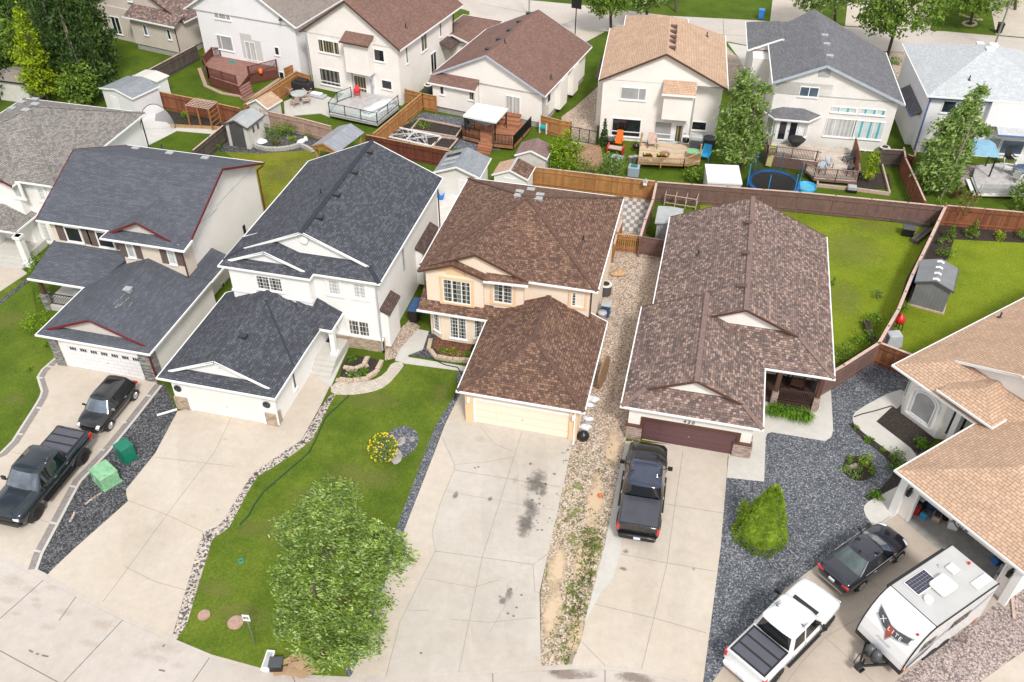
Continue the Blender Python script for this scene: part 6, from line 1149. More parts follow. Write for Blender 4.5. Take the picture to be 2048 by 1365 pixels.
# garden frames near the red fence
for px, lb in (([(1290, 858), (1650, 935), (1580, 1000), (1225, 920)], 'white framed garden plot covered with string netting'), ([(1500, 812), (1790, 870), (1745, 935), (1440, 885)], 'white framed vegetable plot with leafy seedlings'), ([(1640, 935), (1760, 950), (1700, 1020), (1590, 1000)], 'small framed plot of bare soil beside the netted garden')):
    pts = [P3('2', *p, .25) for p in px]; o = pts[0]; e = thing('garden_plot', lb, 'garden plot', (o.x, o.y, 0)); mb = MB()
    for a, b in zip(pts, pts[1:]+pts[:1]): mb.beam(a, b, .1, .12)
    mb.build('frame', 'trim_white' if 'netting' in lb else 'rail_pale', e, off=(o.x, o.y, 0)); mb = MB(); mb.prism([(p.x, p.y) for p in pts], .02, .12); mb.build('soil', 'soil', e, off=(o.x, o.y, 0))
    if 'netting' in lb:
        mb = MB(); rd = random.Random(3)
        for k in range(26): s_, t_ = rd.random(), rd.random(); a = pts[0]+(pts[1]-pts[0])*s_; b = pts[3]+(pts[2]-pts[3])*t_; mb.beam(a+Vector((0, 0, .05)), b+Vector((0, 0, .05)), .02, .01)
        mb.beam(pts[0]+(pts[1]-pts[0])*.5, pts[3]+(pts[2]-pts[3])*.5, .07, .07); mb.build('netting', 'trim_white', e, off=(o.x, o.y, 0))
mb = MB(); a, b = P3('2', 1420, 892, 0), P3('2', 1740, 960, 0)
for k in range(9): p = a+(b-a)*(k/8); mb.box(p.x-.2, p.x+.2, p.y-.2, p.y+.2, 0, .06)
o = mb.build('stepping_path', 'conc_light', off=(a.x, a.y, 0)); o.location = (a.x, a.y, 0); o['kind'] = 'structure'
# checkered patio
a, b, d_ = P3('P', 1250, 396, 0), P3('P', 1299, 400, 0), P3('P', 1240, 462, 0); u_, v_ = (b-a)/6, (d_-a)/9
for mt, par in (('conc_light', 0), ('paver_grey', 1)):
    mb = MB()
    for i in range(6):
        for j in range(9):
            if (i+j) % 2 == par: p = a+u_*i+v_*j; mb.prism([((p+u_*s+v_*t).x, (p+u_*s+v_*t).y) for s, t in ((.03, .03), (.97, .03), (.97, .97), (.03, .97))], 0, .06)
    struct('checkered_patio', mb, mt)
# ------------------------------------------------------------- vehicles (front towards local +y)
def ring(y, w, zb, zt, crown=.03, mid=None, sh=.9):
    mid = (zb+zt)/2+.06 if mid is None else mid
    h = [(w*.9, zb), (w*.985, zb+.12), (w, mid), (w*.985, zt-.07), (w*sh, zt), (w*.45, zt+crown)]
    return [(-x, y, z) for x, z in h]+[(x, y, z) for x, z in h[::-1]]
def wheel(e, x, y, r, w_, rim='wheel_dark', spokes=7):
    s = 1 if x > 0 else -1; mb = MB(); mb.cyl((x-s*w_, y, r), (x, y, r), r, seg=24)
    mb.cyl((x, y, r), (x+s*.02, y, r), r*.93, r*.8, seg=24); wl = mb.build('wheel', 'rubber', e)
    mb = MB(); mb.cyl((x+s*.012, y, r), (x+s*.026, y, r), r*.66, seg=20)
    for k in range(spokes): a = 2*math.pi*k/spokes; mb.beam((x+s*.03, y, r), (x+s*.03, y+r*.62*math.cos(a), r+r*.62*math.sin(a)), .05, .03, up=(1, 0, 0))
    mb.build('rim', rim, wl)
def arch(e, x, y, r, mat='black_matte'):
    s = 1 if x > 0 else -1; mb = MB(); n = 14; pts = [(y+r*math.cos(math.pi*k/n), r*.72+r*.9*math.sin(math.pi*k/n)) for k in range(n+1)]+[(y-r, .2), (y+r, .2)]
    a = [(x-s*.25, p, z) for p, z in pts]; b = [(x+s*.012, p, z) for p, z in pts]; k = len(pts)
    mb.raw(a+b, [list(range(k, 2*k))]+[(i, (i+1) % k, k+(i+1) % k, k+i) for i in range(k)]); return mb.build('wheel_arch', mat, e)
def cabin(e, paint, zb, zr, wb, wt, yfb, yft, yrt, yrb, bp=(), front='glass_windshield', rear='glass_car', roofmat=None, crown=.05, curve=.1, side='glass_car'):
    bps = sorted(bp, reverse=True)
    def lev(t, inset=0):
        w_ = wb+(wt-wb)*t; yf = yfb+(yft-yfb)*t; yr = yrb+(yrt-yrb)*t; z = zb+(zr-zb)*t; w_ -= inset; yf -= inset; yr += inset
        cf = curve*(1-.3*t)
        pts = [(-w_*.86, yf-cf), (-w_*.4, yf), (w_*.4, yf), (w_*.86, yf-cf), (w_, yf-cf-.13)]
        for p_ in bps: pts += [(w_*1.01, p_+.045), (w_*1.01, p_-.045)]
        pts += [(w_, yr+.17), (w_*.86, yr+.04), (w_*.4, yr), (-w_*.4, yr), (-w_*.86, yr+.04), (-w_, yr+.17)]
        for p_ in bps[::-1]: pts += [(-w_*1.01, p_-.045), (-w_*1.01, p_+.045)]
        pts.append((-w_, yf-cf-.13)); return [(x, y, z) for x, y in pts]
    nb = len(bps); n = 12+4*nb; rings = [lev(0), lev(.08), lev(.93)]
    def mats(i):
        if i in (0, 1, 2): return 1
        if i == 3 or i == n-1: return 0
        k = i-4
        if k < 2*nb+1: return 3 if k % 2 == 0 else 0
        k -= 2*nb+1
        if k == 0: return 0
        if k in (1, 2, 3): return 2
        if k == 4: return 0
        return 3 if (k-5) % 2 == 0 else 0
    mb = MB(); mb.loft(rings[:2], caps=False, mi=0); mb.loft(rings[1:], caps=False, mfun=lambda j, i: mats(i)); g = mb.build('cabin', [paint, front, rear, side], e)
    r0 = lev(.93); r1 = lev(1.0, .03); r2 = [(x*.9, y+(-.1 if y > (yft+yrt)/2 else .1), zr+crown*.6) for x, y, z in r1]; r3 = [(x*.6, (y-(yft+yrt)/2)*.6+(yft+yrt)/2, zr+crown) for x, y, z in r1]
    mb = MB(); mb.loft([r0, r1, r2, r3], caps=False); mb.face(r3[::-1], 0, True); mb.build('cabin_roof', roofmat or paint, e, fix=True)
    return g
def mirror(e, x, y, z, mat, sz=(.12, .1, .2), arm=.12):
    s = 1 if x > 0 else -1; mb = MB(); mb.beam((x, y, z-.04), (x+s*arm, y-.03, z), .05, .04); mb.cbox((x+s*(arm+sz[0]/2+.03), y-.04, z+.03), (sz[0]+.08, sz[1], sz[2])); mb.build('wing_mirror', mat, e, bev=.02)
def pickup(label, u0, v0, u1, v1, paint, zr=.6, cover='panels', roofmat=None, rim='wheel_dark', dims=(5.85, 2.02, 1.92), loc=None, rz=None):
    Lh, W, Hh = dims[0]/2, dims[1]/2, dims[2]; e = thing('pickup_truck', label, 'pickup truck', (*loc, .062), rz, 'pickup trucks parked on the driveways'); mb = MB()
    rings = [ring(Lh, W*.72, .55, .92), ring(Lh-.07, W*.88, .48, 1.04), ring(Lh-.3, W*.97, .42, 1.12), ring(Lh-.95, W, .4, 1.17, .04), ring(Lh-1.5, W, .4, 1.2, .05), ring(Lh-1.75, W, .4, 1.2, .03), ring(-Lh+2.0, W, .42, 1.22, .0), ring(-Lh+1.9, W*.985, .42, 1.26, 0), ring(-Lh+.2, W*.985, .5, 1.28, 0), ring(-Lh+.1, W*.97, .55, 1.27, 0)]
    mb.loft(rings); mb.build('body', paint, e)
    mb = MB()                                    # raised hood with two creases
    mb.loft([[(-.62, Lh-.35, 1.1), (.62, Lh-.35, 1.1), (.5, Lh-.35, 1.14), (-.5, Lh-.35, 1.14)], [(-.72, Lh-1.6, 1.19), (.72, Lh-1.6, 1.19), (.6, Lh-1.6, 1.27), (-.6, Lh-1.6, 1.27)]], smooth=False); mb.build('hood', paint, e, bev=.02)
    cabin(e, paint, 1.2, Hh, W*.96, W*.80, Lh-1.45, Lh-2.1, -Lh+2.05, -Lh+1.88, bp=(Lh-2.95,), roofmat=roofmat)
    mb = MB(); mb.beam((-.6, Lh-1.48, 1.26), (.6, Lh-1.48, 1.26), .16, .03); mb.build('wiper_cowl', 'black_matte', e)
    y0, y1 = -Lh+.2, -Lh+1.85; mb = MB(); mb.box(-W*.86, W*.86, y0, y1, 1.24, 1.31); c = mb.build('bed_cover', 'tonneau' if cover == 'roll' else 'black', e)
    if cover == 'panels':
        for k in range(3): mb = MB(); a = y0+.08+k*(y1-y0-.1)/3; mb.box(-W*.78, W*.78, a, a+(y1-y0-.1)/3-.1, 1.305, 1.325); mb.build('cover_panel', 'tonneau_flat', c, bev=.01)
    mb = MB(); mb.loft([ring(-Lh+.12, W*.9, .45, .72, 0), ring(-Lh-.08, W*.88, .48, .68, 0)]); mb.build('rear_bumper', 'black' if paint != 'paint_white' else 'trim_white', e)
    mb = MB(); mb.loft([ring(Lh-.12, W*.93, .4, .68, 0), ring(Lh+.08, W*.8, .45, .66, 0)]); mb.build('front_bumper', 'black' if paint != 'paint_white' else 'trim_white', e)
    mb = MB(); mb.box(-W*.55, W*.55, Lh-.02, Lh+.03, .68, .93); mb.build('grille', 'black', e)
    for s in (-1, 1):
        mb = MB(); mb.box(*sorted((s*W*.86, s*W*.99)), -Lh+.07, -Lh+.3, .85, 1.22); mb.build('taillight', 'lamp_red', e, bev=.015)
        mb = MB(); mb.box(*sorted((s*W*.58, s*W*.86)), Lh-.1, Lh+.02, .82, .96); mb.build('headlight', 'lamp_clear', e, bev=.02)
        mirror(e, s*W*.95, Lh-1.85, 1.3, 'black', (.16, .1, .24), .12)
        for y in (Lh-.98, -Lh+1.12): arch(e, s*W*.995, y, .52); wheel(e, s*(W+.01), y, .41, .28, rim)
        mb = MB(); mb.beam((s*(W+.03), Lh-1.7, .45), (s*(W+.03), -Lh+1.85, .45), .14, .05); mb.build('running_board', 'black', e)
        for y in (Lh-2.75, Lh-3.65): mb = MB(); mb.cbox((s*(W+.012), y, 1.08), (.03, .18, .035)); mb.build('door_handle', 'metal' if paint != 'paint_white' else 'trim_white', e)
        for y in (Lh-1.75, Lh-2.93, -Lh+2.02): mb = MB(); mb.cbox((s*(W+.001), y, .85), (.006, .012, .62)); mb.build('door_gap', 'black_matte', e)
    mb = MB(); mb.cbox((0, -Lh-.09, .6), (.32, .02, .15)); mb.build('number_plate', 'plate', e)
    mb = MB(); mb.cbox((0, -Lh+2.13, Hh-.02), (.5, .05, .05)); mb.build('brake_light', 'lamp_red' if paint == 'paint_black' else 'black', e)
    return e
def car(kind, label, paint, loc, rz, L_, W, Hh, hatch):
    Lh, W2 = L_/2, W/2; e = thing(kind, label, 'car', (*loc, .062), rz, None); mb = MB(); zb = .78 if hatch else .80
    if hatch: rs = [ring(Lh, W2*.6, .38, .62), ring(Lh-.08, W2*.82, .3, .7), ring(Lh-.35, W2*.95, .26, .8, .04), ring(Lh-.85, W2, .25, .9, .05), ring(.2, W2, .25, .93), ring(-Lh+.6, W2, .25, .97, .0), ring(-Lh+.2, W2*.95, .28, 1.0, 0), ring(-Lh, W2*.82, .38, .92, 0)]
    else: rs = [ring(Lh, W2*.6, .35, .56), ring(Lh-.12, W2*.82, .28, .66), ring(Lh-.45, W2*.95, .25, .78, .03), ring(Lh-1.2, W2, .24, .9, .05), ring(.2, W2, .24, .93), ring(-Lh+1.2, W2, .24, .98, .02), ring(-Lh+.4, W2*.97, .26, 1.02, .03), ring(-Lh+.1, W2*.88, .32, .98, .02), ring(-Lh, W2*.8, .4, .8, 0)]
    mb.loft(rs); mb.build('body', paint, e, sub=1)
    if hatch: cabin(e, paint, .9, Hh-.05, W2*.95, W2*.70, Lh-.85, Lh-1.4, -Lh+.4, -Lh+.12, bp=(-.35,), crown=.06)
    else: cabin(e, paint, .92, Hh-.05, W2*.93, W2*.66, Lh-1.25, Lh-2.05, -Lh+1.6, -Lh+.75, bp=(-.2,), rear='glass_rear', crown=.05, curve=.16)
    for s in (-1, 1):
        for y in ((Lh-.72, -Lh+.6) if hatch else (Lh-.92, -Lh+1.12)): arch(e, s*W2*.985, y, .37 if hatch else .4); wheel(e, s*(W2*.99), y, .30 if hatch else .33, .2, 'silver', 5 if hatch else 9)
        mirror(e, s*W2*.9, Lh-1.2 if hatch else Lh-1.65, .98, 'silver' if (hatch and s < 0) else 'black', (.1, .08, .11), .06)
        if hatch: mb = MB(); mb.cyl((s*W2*.66, Lh-.2, .66), (s*W2*.68, Lh-.02, .62), .1, seg=14)
        else: mb = MB(); mb.loft([[(s*W2*.55, Lh-.08, .62), (s*W2*.85, Lh-.25, .64), (s*W2*.88, Lh-.3, .72), (s*W2*.55, Lh-.14, .7)], [(s*W2*.5, Lh-.3, .7), (s*W2*.9, Lh-.5, .72), (s*W2*.9, Lh-.5, .78), (s*W2*.5, Lh-.3, .76)]])
        mb.build('headlight', 'lamp_clear', e)
        mb = MB(); mb.cbox((s*W2*.74, -Lh+.08, .8), (W2*.4, .12, .13)); mb.build('taillight', 'lamp_red', e, bev=.02)
        mb = MB(); mb.cbox((s*(W2+.008), -.55, .86), (.03, .17, .03)); mb.build('door_handle', 'silver', e)
        if not hatch: mb = MB(); mb.cbox((s*(W2+.008), .55, .86), (.03, .17, .03)); mb.build('door_handle', 'silver', e); mb = MB(); mb.beam((s*W2*.955, 1.0, .955), (s*W2*.955, -1.2, .99), .015, .02); mb.build('window_trim', 'silver', e)
    mb = MB(); mb.cbox((0, -Lh+.0, .72 if not hatch else .65), (.3, .04, .13)); mb.build('number_plate', 'white_pl', e)
    mb = MB(); mb.box(-W2*.5, W2*.5, Lh-.06, Lh+.0, .34, .46); mb.build('grille', 'black', e)
    if not hatch: mb = MB(); mb.beam((0, -Lh+1.75, Hh), (0, -Lh+1.6, Hh+.07), .03, .08); mb.build('antenna', 'black', e); mb = MB(); mb.beam((-W2*.75, -Lh-.0, .42), (W2*.75, -Lh-.0, .42), .04, .05); mb.build('rear_trim', 'silver', e)
    return e
def mid(a, b, t=.5): return (a[0]+(b[0]-a[0])*t, a[1]+(b[1]-a[1])*t)
# dark teal truck: wheels on its right side at these points
a, b = at(84, 1030, .06), at(176, 919, .06); d = (a-b).normalized()                        # front minus rear
d = Vector((d.x, d.y, 0)); nr = Vector((d.y, -d.x, 0)); side = nr if nr.x > 0 else -nr; W_ = 1.01
c = (a+b)/2-side*W_; pickup('dark blue-black pickup with folding bed cover, nose towards the street', 0, 0, 0, 0, 'paint_teal', loc=(c.x, c.y-.15), rz=math.atan2(-d.x, d.y))
a, b = at(222, 860, .06), at(270, 801, .06); d = (a-b).normalized(); side = Vector((-d.y, d.x, 0)); side = side if side.x > 0 else -side; c = (a+b)/2-side*.81
car('hatchback_car', 'small black rounded hatchback behind the dark blue-black pickup', 'paint_black', (c.x, c.y), math.atan2(-d.x, d.y), 3.75, 1.66, 1.5, True)
a, b = at(1275, 1076, .5), at(1297, 892, .9); rl, rr_ = at(1236, 1066, .6), at(1312, 1082, .6); c0 = (rl+rr_)/2; d = Vector((b.x-c0.x, b.y-c0.y, 0)).normalized(); c = c0+d*2.95
pickup('glossy black pickup with ribbed roll cover parked nose-in to the plum garage', 0, 0, 0, 0, 'paint_black', cover='roll', loc=(c.x, c.y), rz=math.atan2(-d.x, d.y), roofmat='glass_roof')
a, b = at(1791, 1125, .06), at(1716, 1182, .06); d = (a-b).normalized(); side = Vector((d.y, -d.x, 0)); c = (a+b)/2-side*.9
car('sedan_car', 'dark navy sedan facing the open garage, clouds mirrored in its roof', 'paint_navy', (c.x, c.y), math.atan2(-d.x, d.y), 4.8, 1.83, 1.47, False)
fr_ = at(1630, 1180, 1.0); rl = at(1465, 1330, .9); rrp = at(1538, 1375, .9); c0 = (rl+rrp)/2; tr = at(1660, 1240, .06)
d = Vector((.70, .72, 0)); q = at(1512, 1165+138, 1.3); 
rb1, rb2 = at(1465, 1300, 1.3), at(1528, 1352, 1.3); fb1, fb2 = at(1511, 1250, 1.3), at(1580, 1305, 1.3); d = ((fb1+fb2)/2-(rb1+rb2)/2); d.z = 0; d.normalize(); c = (rb1+rb2)/2+d*(5.85/2-.2)
pickup('white crew cab pickup with three-panel dark bed cover', 0, 0, 0, 0, 'paint_white', loc=(c.x, c.y), rz=math.atan2(-d.x, d.y))
# ------------------------------------------------------------- travel trailer
A = at(1781, 1174, 3.1); B = at(1873, 1255, 3.1); Cc = at(2001, 1168, 3.1); D_ = at(1903, 1090, 3.1)     # roof corners: front-left, front-right, rear-right, rear-left
ax = ((D_-A)+(Cc-B))/2; ax.z = 0; Lr = ax.length; ax.normalize(); W2 = ((B-A).length+(Cc-D_).length)/4; W2 = min(W2, 1.28)
fc_ = (A+B)/2; e = thing('travel_trailer', 'white travel trailer with solar panel on its roof, dark front crest and twin axles', 'travel trailer', (fc_.x, fc_.y, .06), math.atan2(ax.x*-1, ax.y)+math.pi)
# local +y points to the hitch; roof front edge at y=0, rear at -Lr
prof = [(-Lr, .55), (-Lr, 3.0), (-Lr+.06, 3.08), (0, 3.1), (.28, 3.02), (.62, 2.75), (.92, 2.3), (1.14, 1.75), (1.26, 1.2), (1.28, .75), (1.15, .55)]
mb = MB(); n = len(prof); vs = [(-W2, y, z) for y, z in prof]+[(W2, y, z) for y, z in prof]
for s in (0, 1):
    f_ = [s*n+i for i in range(n)]; mb.raw(vs, [f_ if s else f_[::-1]])
for i in range(n): mb.raw([vs[i], vs[(i+1) % n], vs[n+(i+1) % n], vs[n+i]], [(0, 1, 2, 3)][::1], 1 if i == 2 else 0, smooth=False)
mb.build('body', ['trailer_white', 'trailer_roof'], e, fix=True)
for s in (-1, 1):
    mb = MB()
    for (y0, z0), (y1, z1) in zip(prof[1:9], prof[2:10]): mb.beam((s*W2, y0, z0), (s*W2, y1, z1), .05, .05)
    mb.build('edge_trim', 'black', e)
mb = MB(); mb.beam((-W2, 0, 3.1), (W2, 0, 3.1), .04, .02); mb.build('seam', 'black', e)
mb = MB(); mb.box(-W2-.01, W2+.01, 1.08, 1.31, .56, .8); mb.build('front_skirt', 'black', e)
mb = MB(); mb.beam((W2+.08, .0, 2.92), (W2+.08, -3.7, 2.92), .14, .14); aw = mb.build('awning', 'trim_dark', e)
# facing the hitch, the camera side is local -x
X_ = -1
def slabz(x0, x1, y0, y1, z0, z1, mat, name, par=None, bev=0):
    mb = MB(); mb.box(x0, x1, y0, y1, z0, z1); return mb.build(name, mat, par or e, bev=bev)
sp = slabz(.2, 1.0, -1.9, -.55, 3.12, 3.15, 'trim_white', 'solar_panel')
for i in range(8):
    for j in range(4): pass
mb = MB()
for i in range(8):
    for j in range(5): mb.box(.24+j*.148, .24+j*.148+.138, -1.86+i*.16, -1.86+i*.16+.15, 3.152, 3.158)
o = mb.build('solar_cells', 'solar', sp); o['kind'] = 'stuff' if 0 else 'part'; del o['kind']
slabz(-.45, .4, -2.35, -1.35, 3.1, 3.36, 'white_pl', 'air_conditioner', bev=.12); slabz(.1, .55, -3.2, -2.75, 3.1, 3.22, 'white_pl', 'roof_hatch', bev=.03)
slabz(-.95, -.55, -4.0, -3.0, 3.1, 3.16, 'white_pl', 'skylight', bev=.02); mb = MB(); mb.cyl((-.15, -.75, 3.1), (-.15, -.75, 3.24), .19, seg=20); mb.build('antenna_dome', 'white_pl', e)
mb = MB(); mb.cyl((.75, -2.65, 3.1), (.75, -2.65, 3.16), .1, .06, seg=12); mb.build('roof_vent', 'trim_grey', e); slabz(.1, .2, -Lr+.25, -Lr+.35, 3.1, 3.2, 'red', 'marker_lamp')
# crest and script on the front cap
def cap_pt(x, t, lift=.012):                      # t: 0 roof edge .. 1 lower front
    seg = prof[3:10]; Ls = [math.dist(a, b) for a, b in zip(seg, seg[1:])]; s_ = t*sum(Ls)
    for (a, b), l in zip(zip(seg, seg[1:]), Ls):
        if s_ <= l or (a, b) == (seg[-2], seg[-1]): k = s_/l; nn = Vector((0, (b[1]-a[1])*-1, (b[0]-a[0]))).normalized(); return Vector((x, a[0]+(b[0]-a[0])*k, a[1]+(b[1]-a[1])*k))+nn*lift
        s_ -= l
def capshape(pts, mat, name, par, lift):
    mb = MB(); k = len(pts); P = [cap_pt(x, t, lift) for x, t in pts]; c = sum(P, Vector())/k
    for i in range(k): mb.face([c, P[i], P[(i+1) % k]])
    bpy_o = mb.build(name, mat, par); return bpy_o
# outline: a long wing-shaped badge dropping to a point in the middle (x from +.9 to -.9 is left to right in the photo)
cr = []
def wing(s): return [(s*.0, .42), (s*.35, .40), (s*.95, .30), (s*.88, .48), (s*.35, .58), (s*.15, .60), (s*0, .72)]
crest = capshape([(.95, .30), (.35, .40), (.12, .44), (-.12, .44), (-.35, .44), (-.95, .36), (-.88, .52), (-.35, .60), (-.16, .62), (0, .74), (.16, .62), (.35, .58), (.86, .47)], 'decal_grey', 'front_badge', e, .014)
capshape([(.88, .33), (.35, .42), (.12, .46), (-.12, .46), (-.35, .46), (-.88, .39), (-.83, .50), (-.35, .575), (.35, .555), (.80, .445)], 'decal_dark', 'badge_field', crest, .020)
capshape([(.2, .46), (-.18, .47), (-.14, .60), (0, .70), (.14, .60)], 'decal_red', 'badge_shield', crest, .026)
def captext(s, x0, t0, size, mat, par, step, ital=0):
    for k, ch in enumerate(s):
        if ch == ' ': continue
        x = x0-step*k; p = cap_pt(x, t0+.012*k*0, .034); q = cap_pt(x, t0+.02, .034); dn = (q-p).normalized(); xx = Vector((-1, 0, 0)); nrm = xx.cross(-dn)
        c = bpy.data.curves.new('letter', 'FONT'); c.body = ch; c.size = size; c.align_x = 'CENTER'; c.align_y = 'CENTER'; c.shear = ital; c.extrude = .004; c.materials.append(MATS[mat])
        t_ = bpy.data.objects.new('letter', c); COL.objects.link(t_); bpy.context.view_layer.update(); me = bpy.data.meshes.new_from_object(t_.evaluated_get(bpy.context.evaluated_depsgraph_get())); bpy.data.objects.remove(t_)
        o = bpy.data.objects.new('letter', me); COL.objects.link(o); o.parent = par
        m3 = Matrix((xx, -dn, nrm)).transposed().to_4x4(); m3.translation = p; o.matrix_local = m3
captext('X', .5, .46, .34, 'white_pl', crest, .2); captext('LITE', .08, .515, .27, 'white_pl', crest, .19); captext('Platinum', .30, .76, .17, 'decal_grey', e, .085, .3)
# decals and hardware on the camera-side wall
def wallshape(pts, mat, name, lift=.008):
    mb = MB(); P = [(X_*(W2+lift), y, z) for y, z in pts]; mb.face(P); return mb.build(name, mat, e)
wallshape([(1.1, .95), (.95, 1.35), (.0, 1.75), (-3.4, 2.3), (-Lr+.1, 2.6), (-Lr+.1, 2.42), (-3.4, 2.05), (-.2, 1.45), (.9, 1.0)], 'decal_grey', 'stripe_decal'); wallshape([(1.1, .8), (.95, 1.0), (.2, 1.3), (-.6, 1.5), (-.1, 1.15), (.9, .75)], 'decal_dark', 'stripe_decal', .012)
mb = MB()
for (y0, y1, z0, z1) in ((.5, -.35, 1.7, 2.15), (-1.4, -2.6, 1.75, 2.25)): mb = MB(); mb.raw([(X_*(W2+.02), y, z) for y, z in ((y0+.1, z0), (y1, z0+.05), (y1-.1, z1), (y0-.15, z1))], [(0, 1, 2, 3)]); mb.build('window', 'glass_car', e)
for y in (-.5, -1.35):
    wheel(e, X_*(W2-.05), y-.3, .36, .25, 'silver', 5); wheel(e, -X_*(W2-.05), y-.3, .36, .25, 'silver', 5); arch(e, X_*(W2-.0), y-.3, .44); arch(e, -X_*(W2-.0), y-.3, .44)
slabz(X_*(W2+.01)-.01, X_*(W2+.01)+.01, 0.8, 1.1, .6, .68, 'orange', 'marker_lamp'); slabz(X_*(W2+.01)-.01, X_*(W2+.01)+.01, -3.9, -3.6, .6, .68, 'orange', 'marker_lamp'); slabz(-W2+.25, -W2+.35, .62, .72, 2.68, 2.74, 'red', 'marker_lamp')
mb = MB()
for s in (-1, 1): mb.beam((s*.75, 1.0, .5), (0, 2.4, .5), .08, .12)
mb.box(-.12, .12, 2.2, 2.6, .42, .6); mb.cyl((0, 2.15, .05), (0, 2.15, .8), .05, seg=8); mb.box(-.15, .15, 2.0, 2.3, .0, .06); mb.build('hitch', 'black', e)
for s in (-1, 1): mb = MB(); mb.lathe((s*.17, 1.6, .5), [(.02, 0), (.2, .02), (.21, .45), (.15, .6), (.01, .64)], 14); mb.build('gas_bottle_cover', 'decal_dark', e)
slabz(-.35, .35, 1.4, 1.7, .5, .85, 'decal_dark', 'battery_box', bev=.04); mb = MB(); mb.tube([(.1, 1.9, .9), (.35, 2.0, .6), (.3, 2.3, .3), (.05, 2.4, .35)], .02); mb.build('cable', 'black', e)
mb = MB(); mb.tube([(X_*(W2+.1), -2.4, .7), (X_*(W2+.45), -2.5, .75), (X_*(W2+.5), -2.6, .35), (X_*(W2+.1), -2.5, .3)], .03); mb.build('steps', 'rail_brown', e)
print('TRAILER', Lr, W2)

for o in COL.objects:
    if o.get('category') in ('pickup truck', 'car'): o.scale = (1.04,)*3
# ------------------------------------------------------------- vegetation
def rdir(rd):
    z = rd.uniform(-1, 1); a = rd.uniform(0, 2*math.pi); s = math.sqrt(1-z*z); return Vector((s*math.cos(a), s*math.sin(a), z))
def leaves(mb, rd, blobs, size, per=14, spread=.32, bias=None, asp=.45, shell=.55, up=0):
    # blobs: (centre, radii, clumps); each clump is a spray of small separate leaves
    for c, rad, n in blobs:
        c = Vector(c); rad = Vector(rad)
        for _ in range(n):
            d = rdir(rd); r = shell+(1-shell)*rd.random()**.6; r *= rd.uniform(.85, 1.12)
            p = c+Vector((d.x*rad.x, d.y*rad.y, d.z*rad.z))*r; cd = (bias+rdir(rd)*.5) if bias else None
            for _ in range(per):
                q = p+Vector((rd.gauss(0, spread), rd.gauss(0, spread), rd.gauss(0, spread*.7)))
                a = rdir(rd)
                if bias: a = (a*.45+cd).normalized()
                b = a.cross(rdir(rd)); 
                if b.length < .1: continue
                b.normalize(); s = size*rd.uniform(.6, 1.25); a = a*s; b = b*s*asp
                mb.face([q-a, q-b*1.0+a*.1, q+a, q+b*1.0+a*.1])
def tree(label, x, y, blobs, mat, size=.16, per=14, spread=.3, trunk=None, bark='bark', name='deciduous_tree', seed=1, bias=None, asp=.45, tr=.12, shell=.5, cat='tree', group=None, limbs=5, z0=0):
    rd = random.Random(seed); e = thing(name, label, cat, (x, y, z0), 0, group); o = (x, y, 0); mb = MB()
    W = [(Vector((x+c[0], y+c[1], c[2])), r, n) for c, r, n in blobs]
    leaves(mb, rd, W, size, per, spread*.8, bias, asp, shell); mb.build('crown', mat, e, off=o)
    if trunk:
        mb = MB(); top = Vector((x+trunk[0], y+trunk[1], trunk[2])); base = Vector((x, y, -.05)); m_ = base.lerp(top, .5)+Vector((rd.uniform(-.1, .1), rd.uniform(-.1, .1), 0)); mb.cyl(base, m_, tr, tr*.75, 8); mb.cyl(m_, top, tr*.75, tr*.35, 8)
        for k in range(limbs):
            c, r, n = W[k % len(W)]; s_ = base.lerp(top, rd.uniform(.3, .8)); d = rdir(rd); d.z = abs(d.z)*.5; q = c+Vector((d.x*r[0], d.y*r[1], d.z*r[2]))*.75; h_ = s_.lerp(q, .5)+Vector((0, 0, .15)); mb.cyl(s_, h_, tr*.42, tr*.28, 6); mb.cyl(h_, q, tr*.28, tr*.1, 6)
        mb.build('trunk', bark, e, off=o)
    return e
def bush(label, u, v, r, hgt, mat, size=.07, seed=1, n=26, name='shrub', group=None, per=12, reg='P', z0=.05, asp=.45):
    p = at(*zp(reg, u, v), z0)
    if name == 'cedar_shrub': return tree(label, p.x, p.y, [((0, 0, z0+hgt*(.2+.18*k)), (r*(1-.21*k), r*(1-.21*k), hgt*.2), int(n*(1-.17*k))) for k in range(5)], mat, size*.8, per, r*.12, name=name, seed=seed, cat='shrub', group=group, shell=.6, asp=asp)
    return tree(label, p.x, p.y, [((0, 0, z0+hgt*.5), (r, r, hgt*.5), n)], mat, size, per, r*.28, name=name, seed=seed, cat='shrub', group=group, shell=.3, asp=asp)
# foreground maple
c = at(645, 1322, 0); 
def rel(px, py, z, c): q = at(px, py, z); return (q.x-c.x, q.y-c.y, z)
bl = [(rel(665, 1010, 5.6, c), (1.25, 1.1, .9), 95), (rel(610, 1060, 5.0, c), (1.4, 1.2, 1.0), 95), (rel(700, 1100, 4.8, c), (1.8, 1.5, 1.3), 150), (rel(755, 1110, 4.3, c), (1.5, 1.3, 1.1), 120), (rel(620, 1160, 4.0, c), (1.6, 1.4, 1.2), 120), (rel(690, 1200, 3.6, c), (1.9, 1.5, 1.3), 150), (rel(615, 1240, 3.0, c), (1.4, 1.2, 1.1), 100), (rel(700, 1265, 2.7, c), (1.5, 1.2, 1.0), 100), (rel(650, 1290, 2.3, c), (1.4, 1.0, .8), 80), (rel(650, 1120, 4.4, c), (2.0, 1.6, 1.5), 60)]
tree('large windblown maple at the kerb of the front lawn', c.x, c.y, bl, 'leaf_maple', .095, 34, .2, trunk=(.1, .5, 5), seed=3, bias=Vector((.75, .1, -.15)), asp=.36, tr=.16, shell=.6, name='maple_tree', limbs=10)
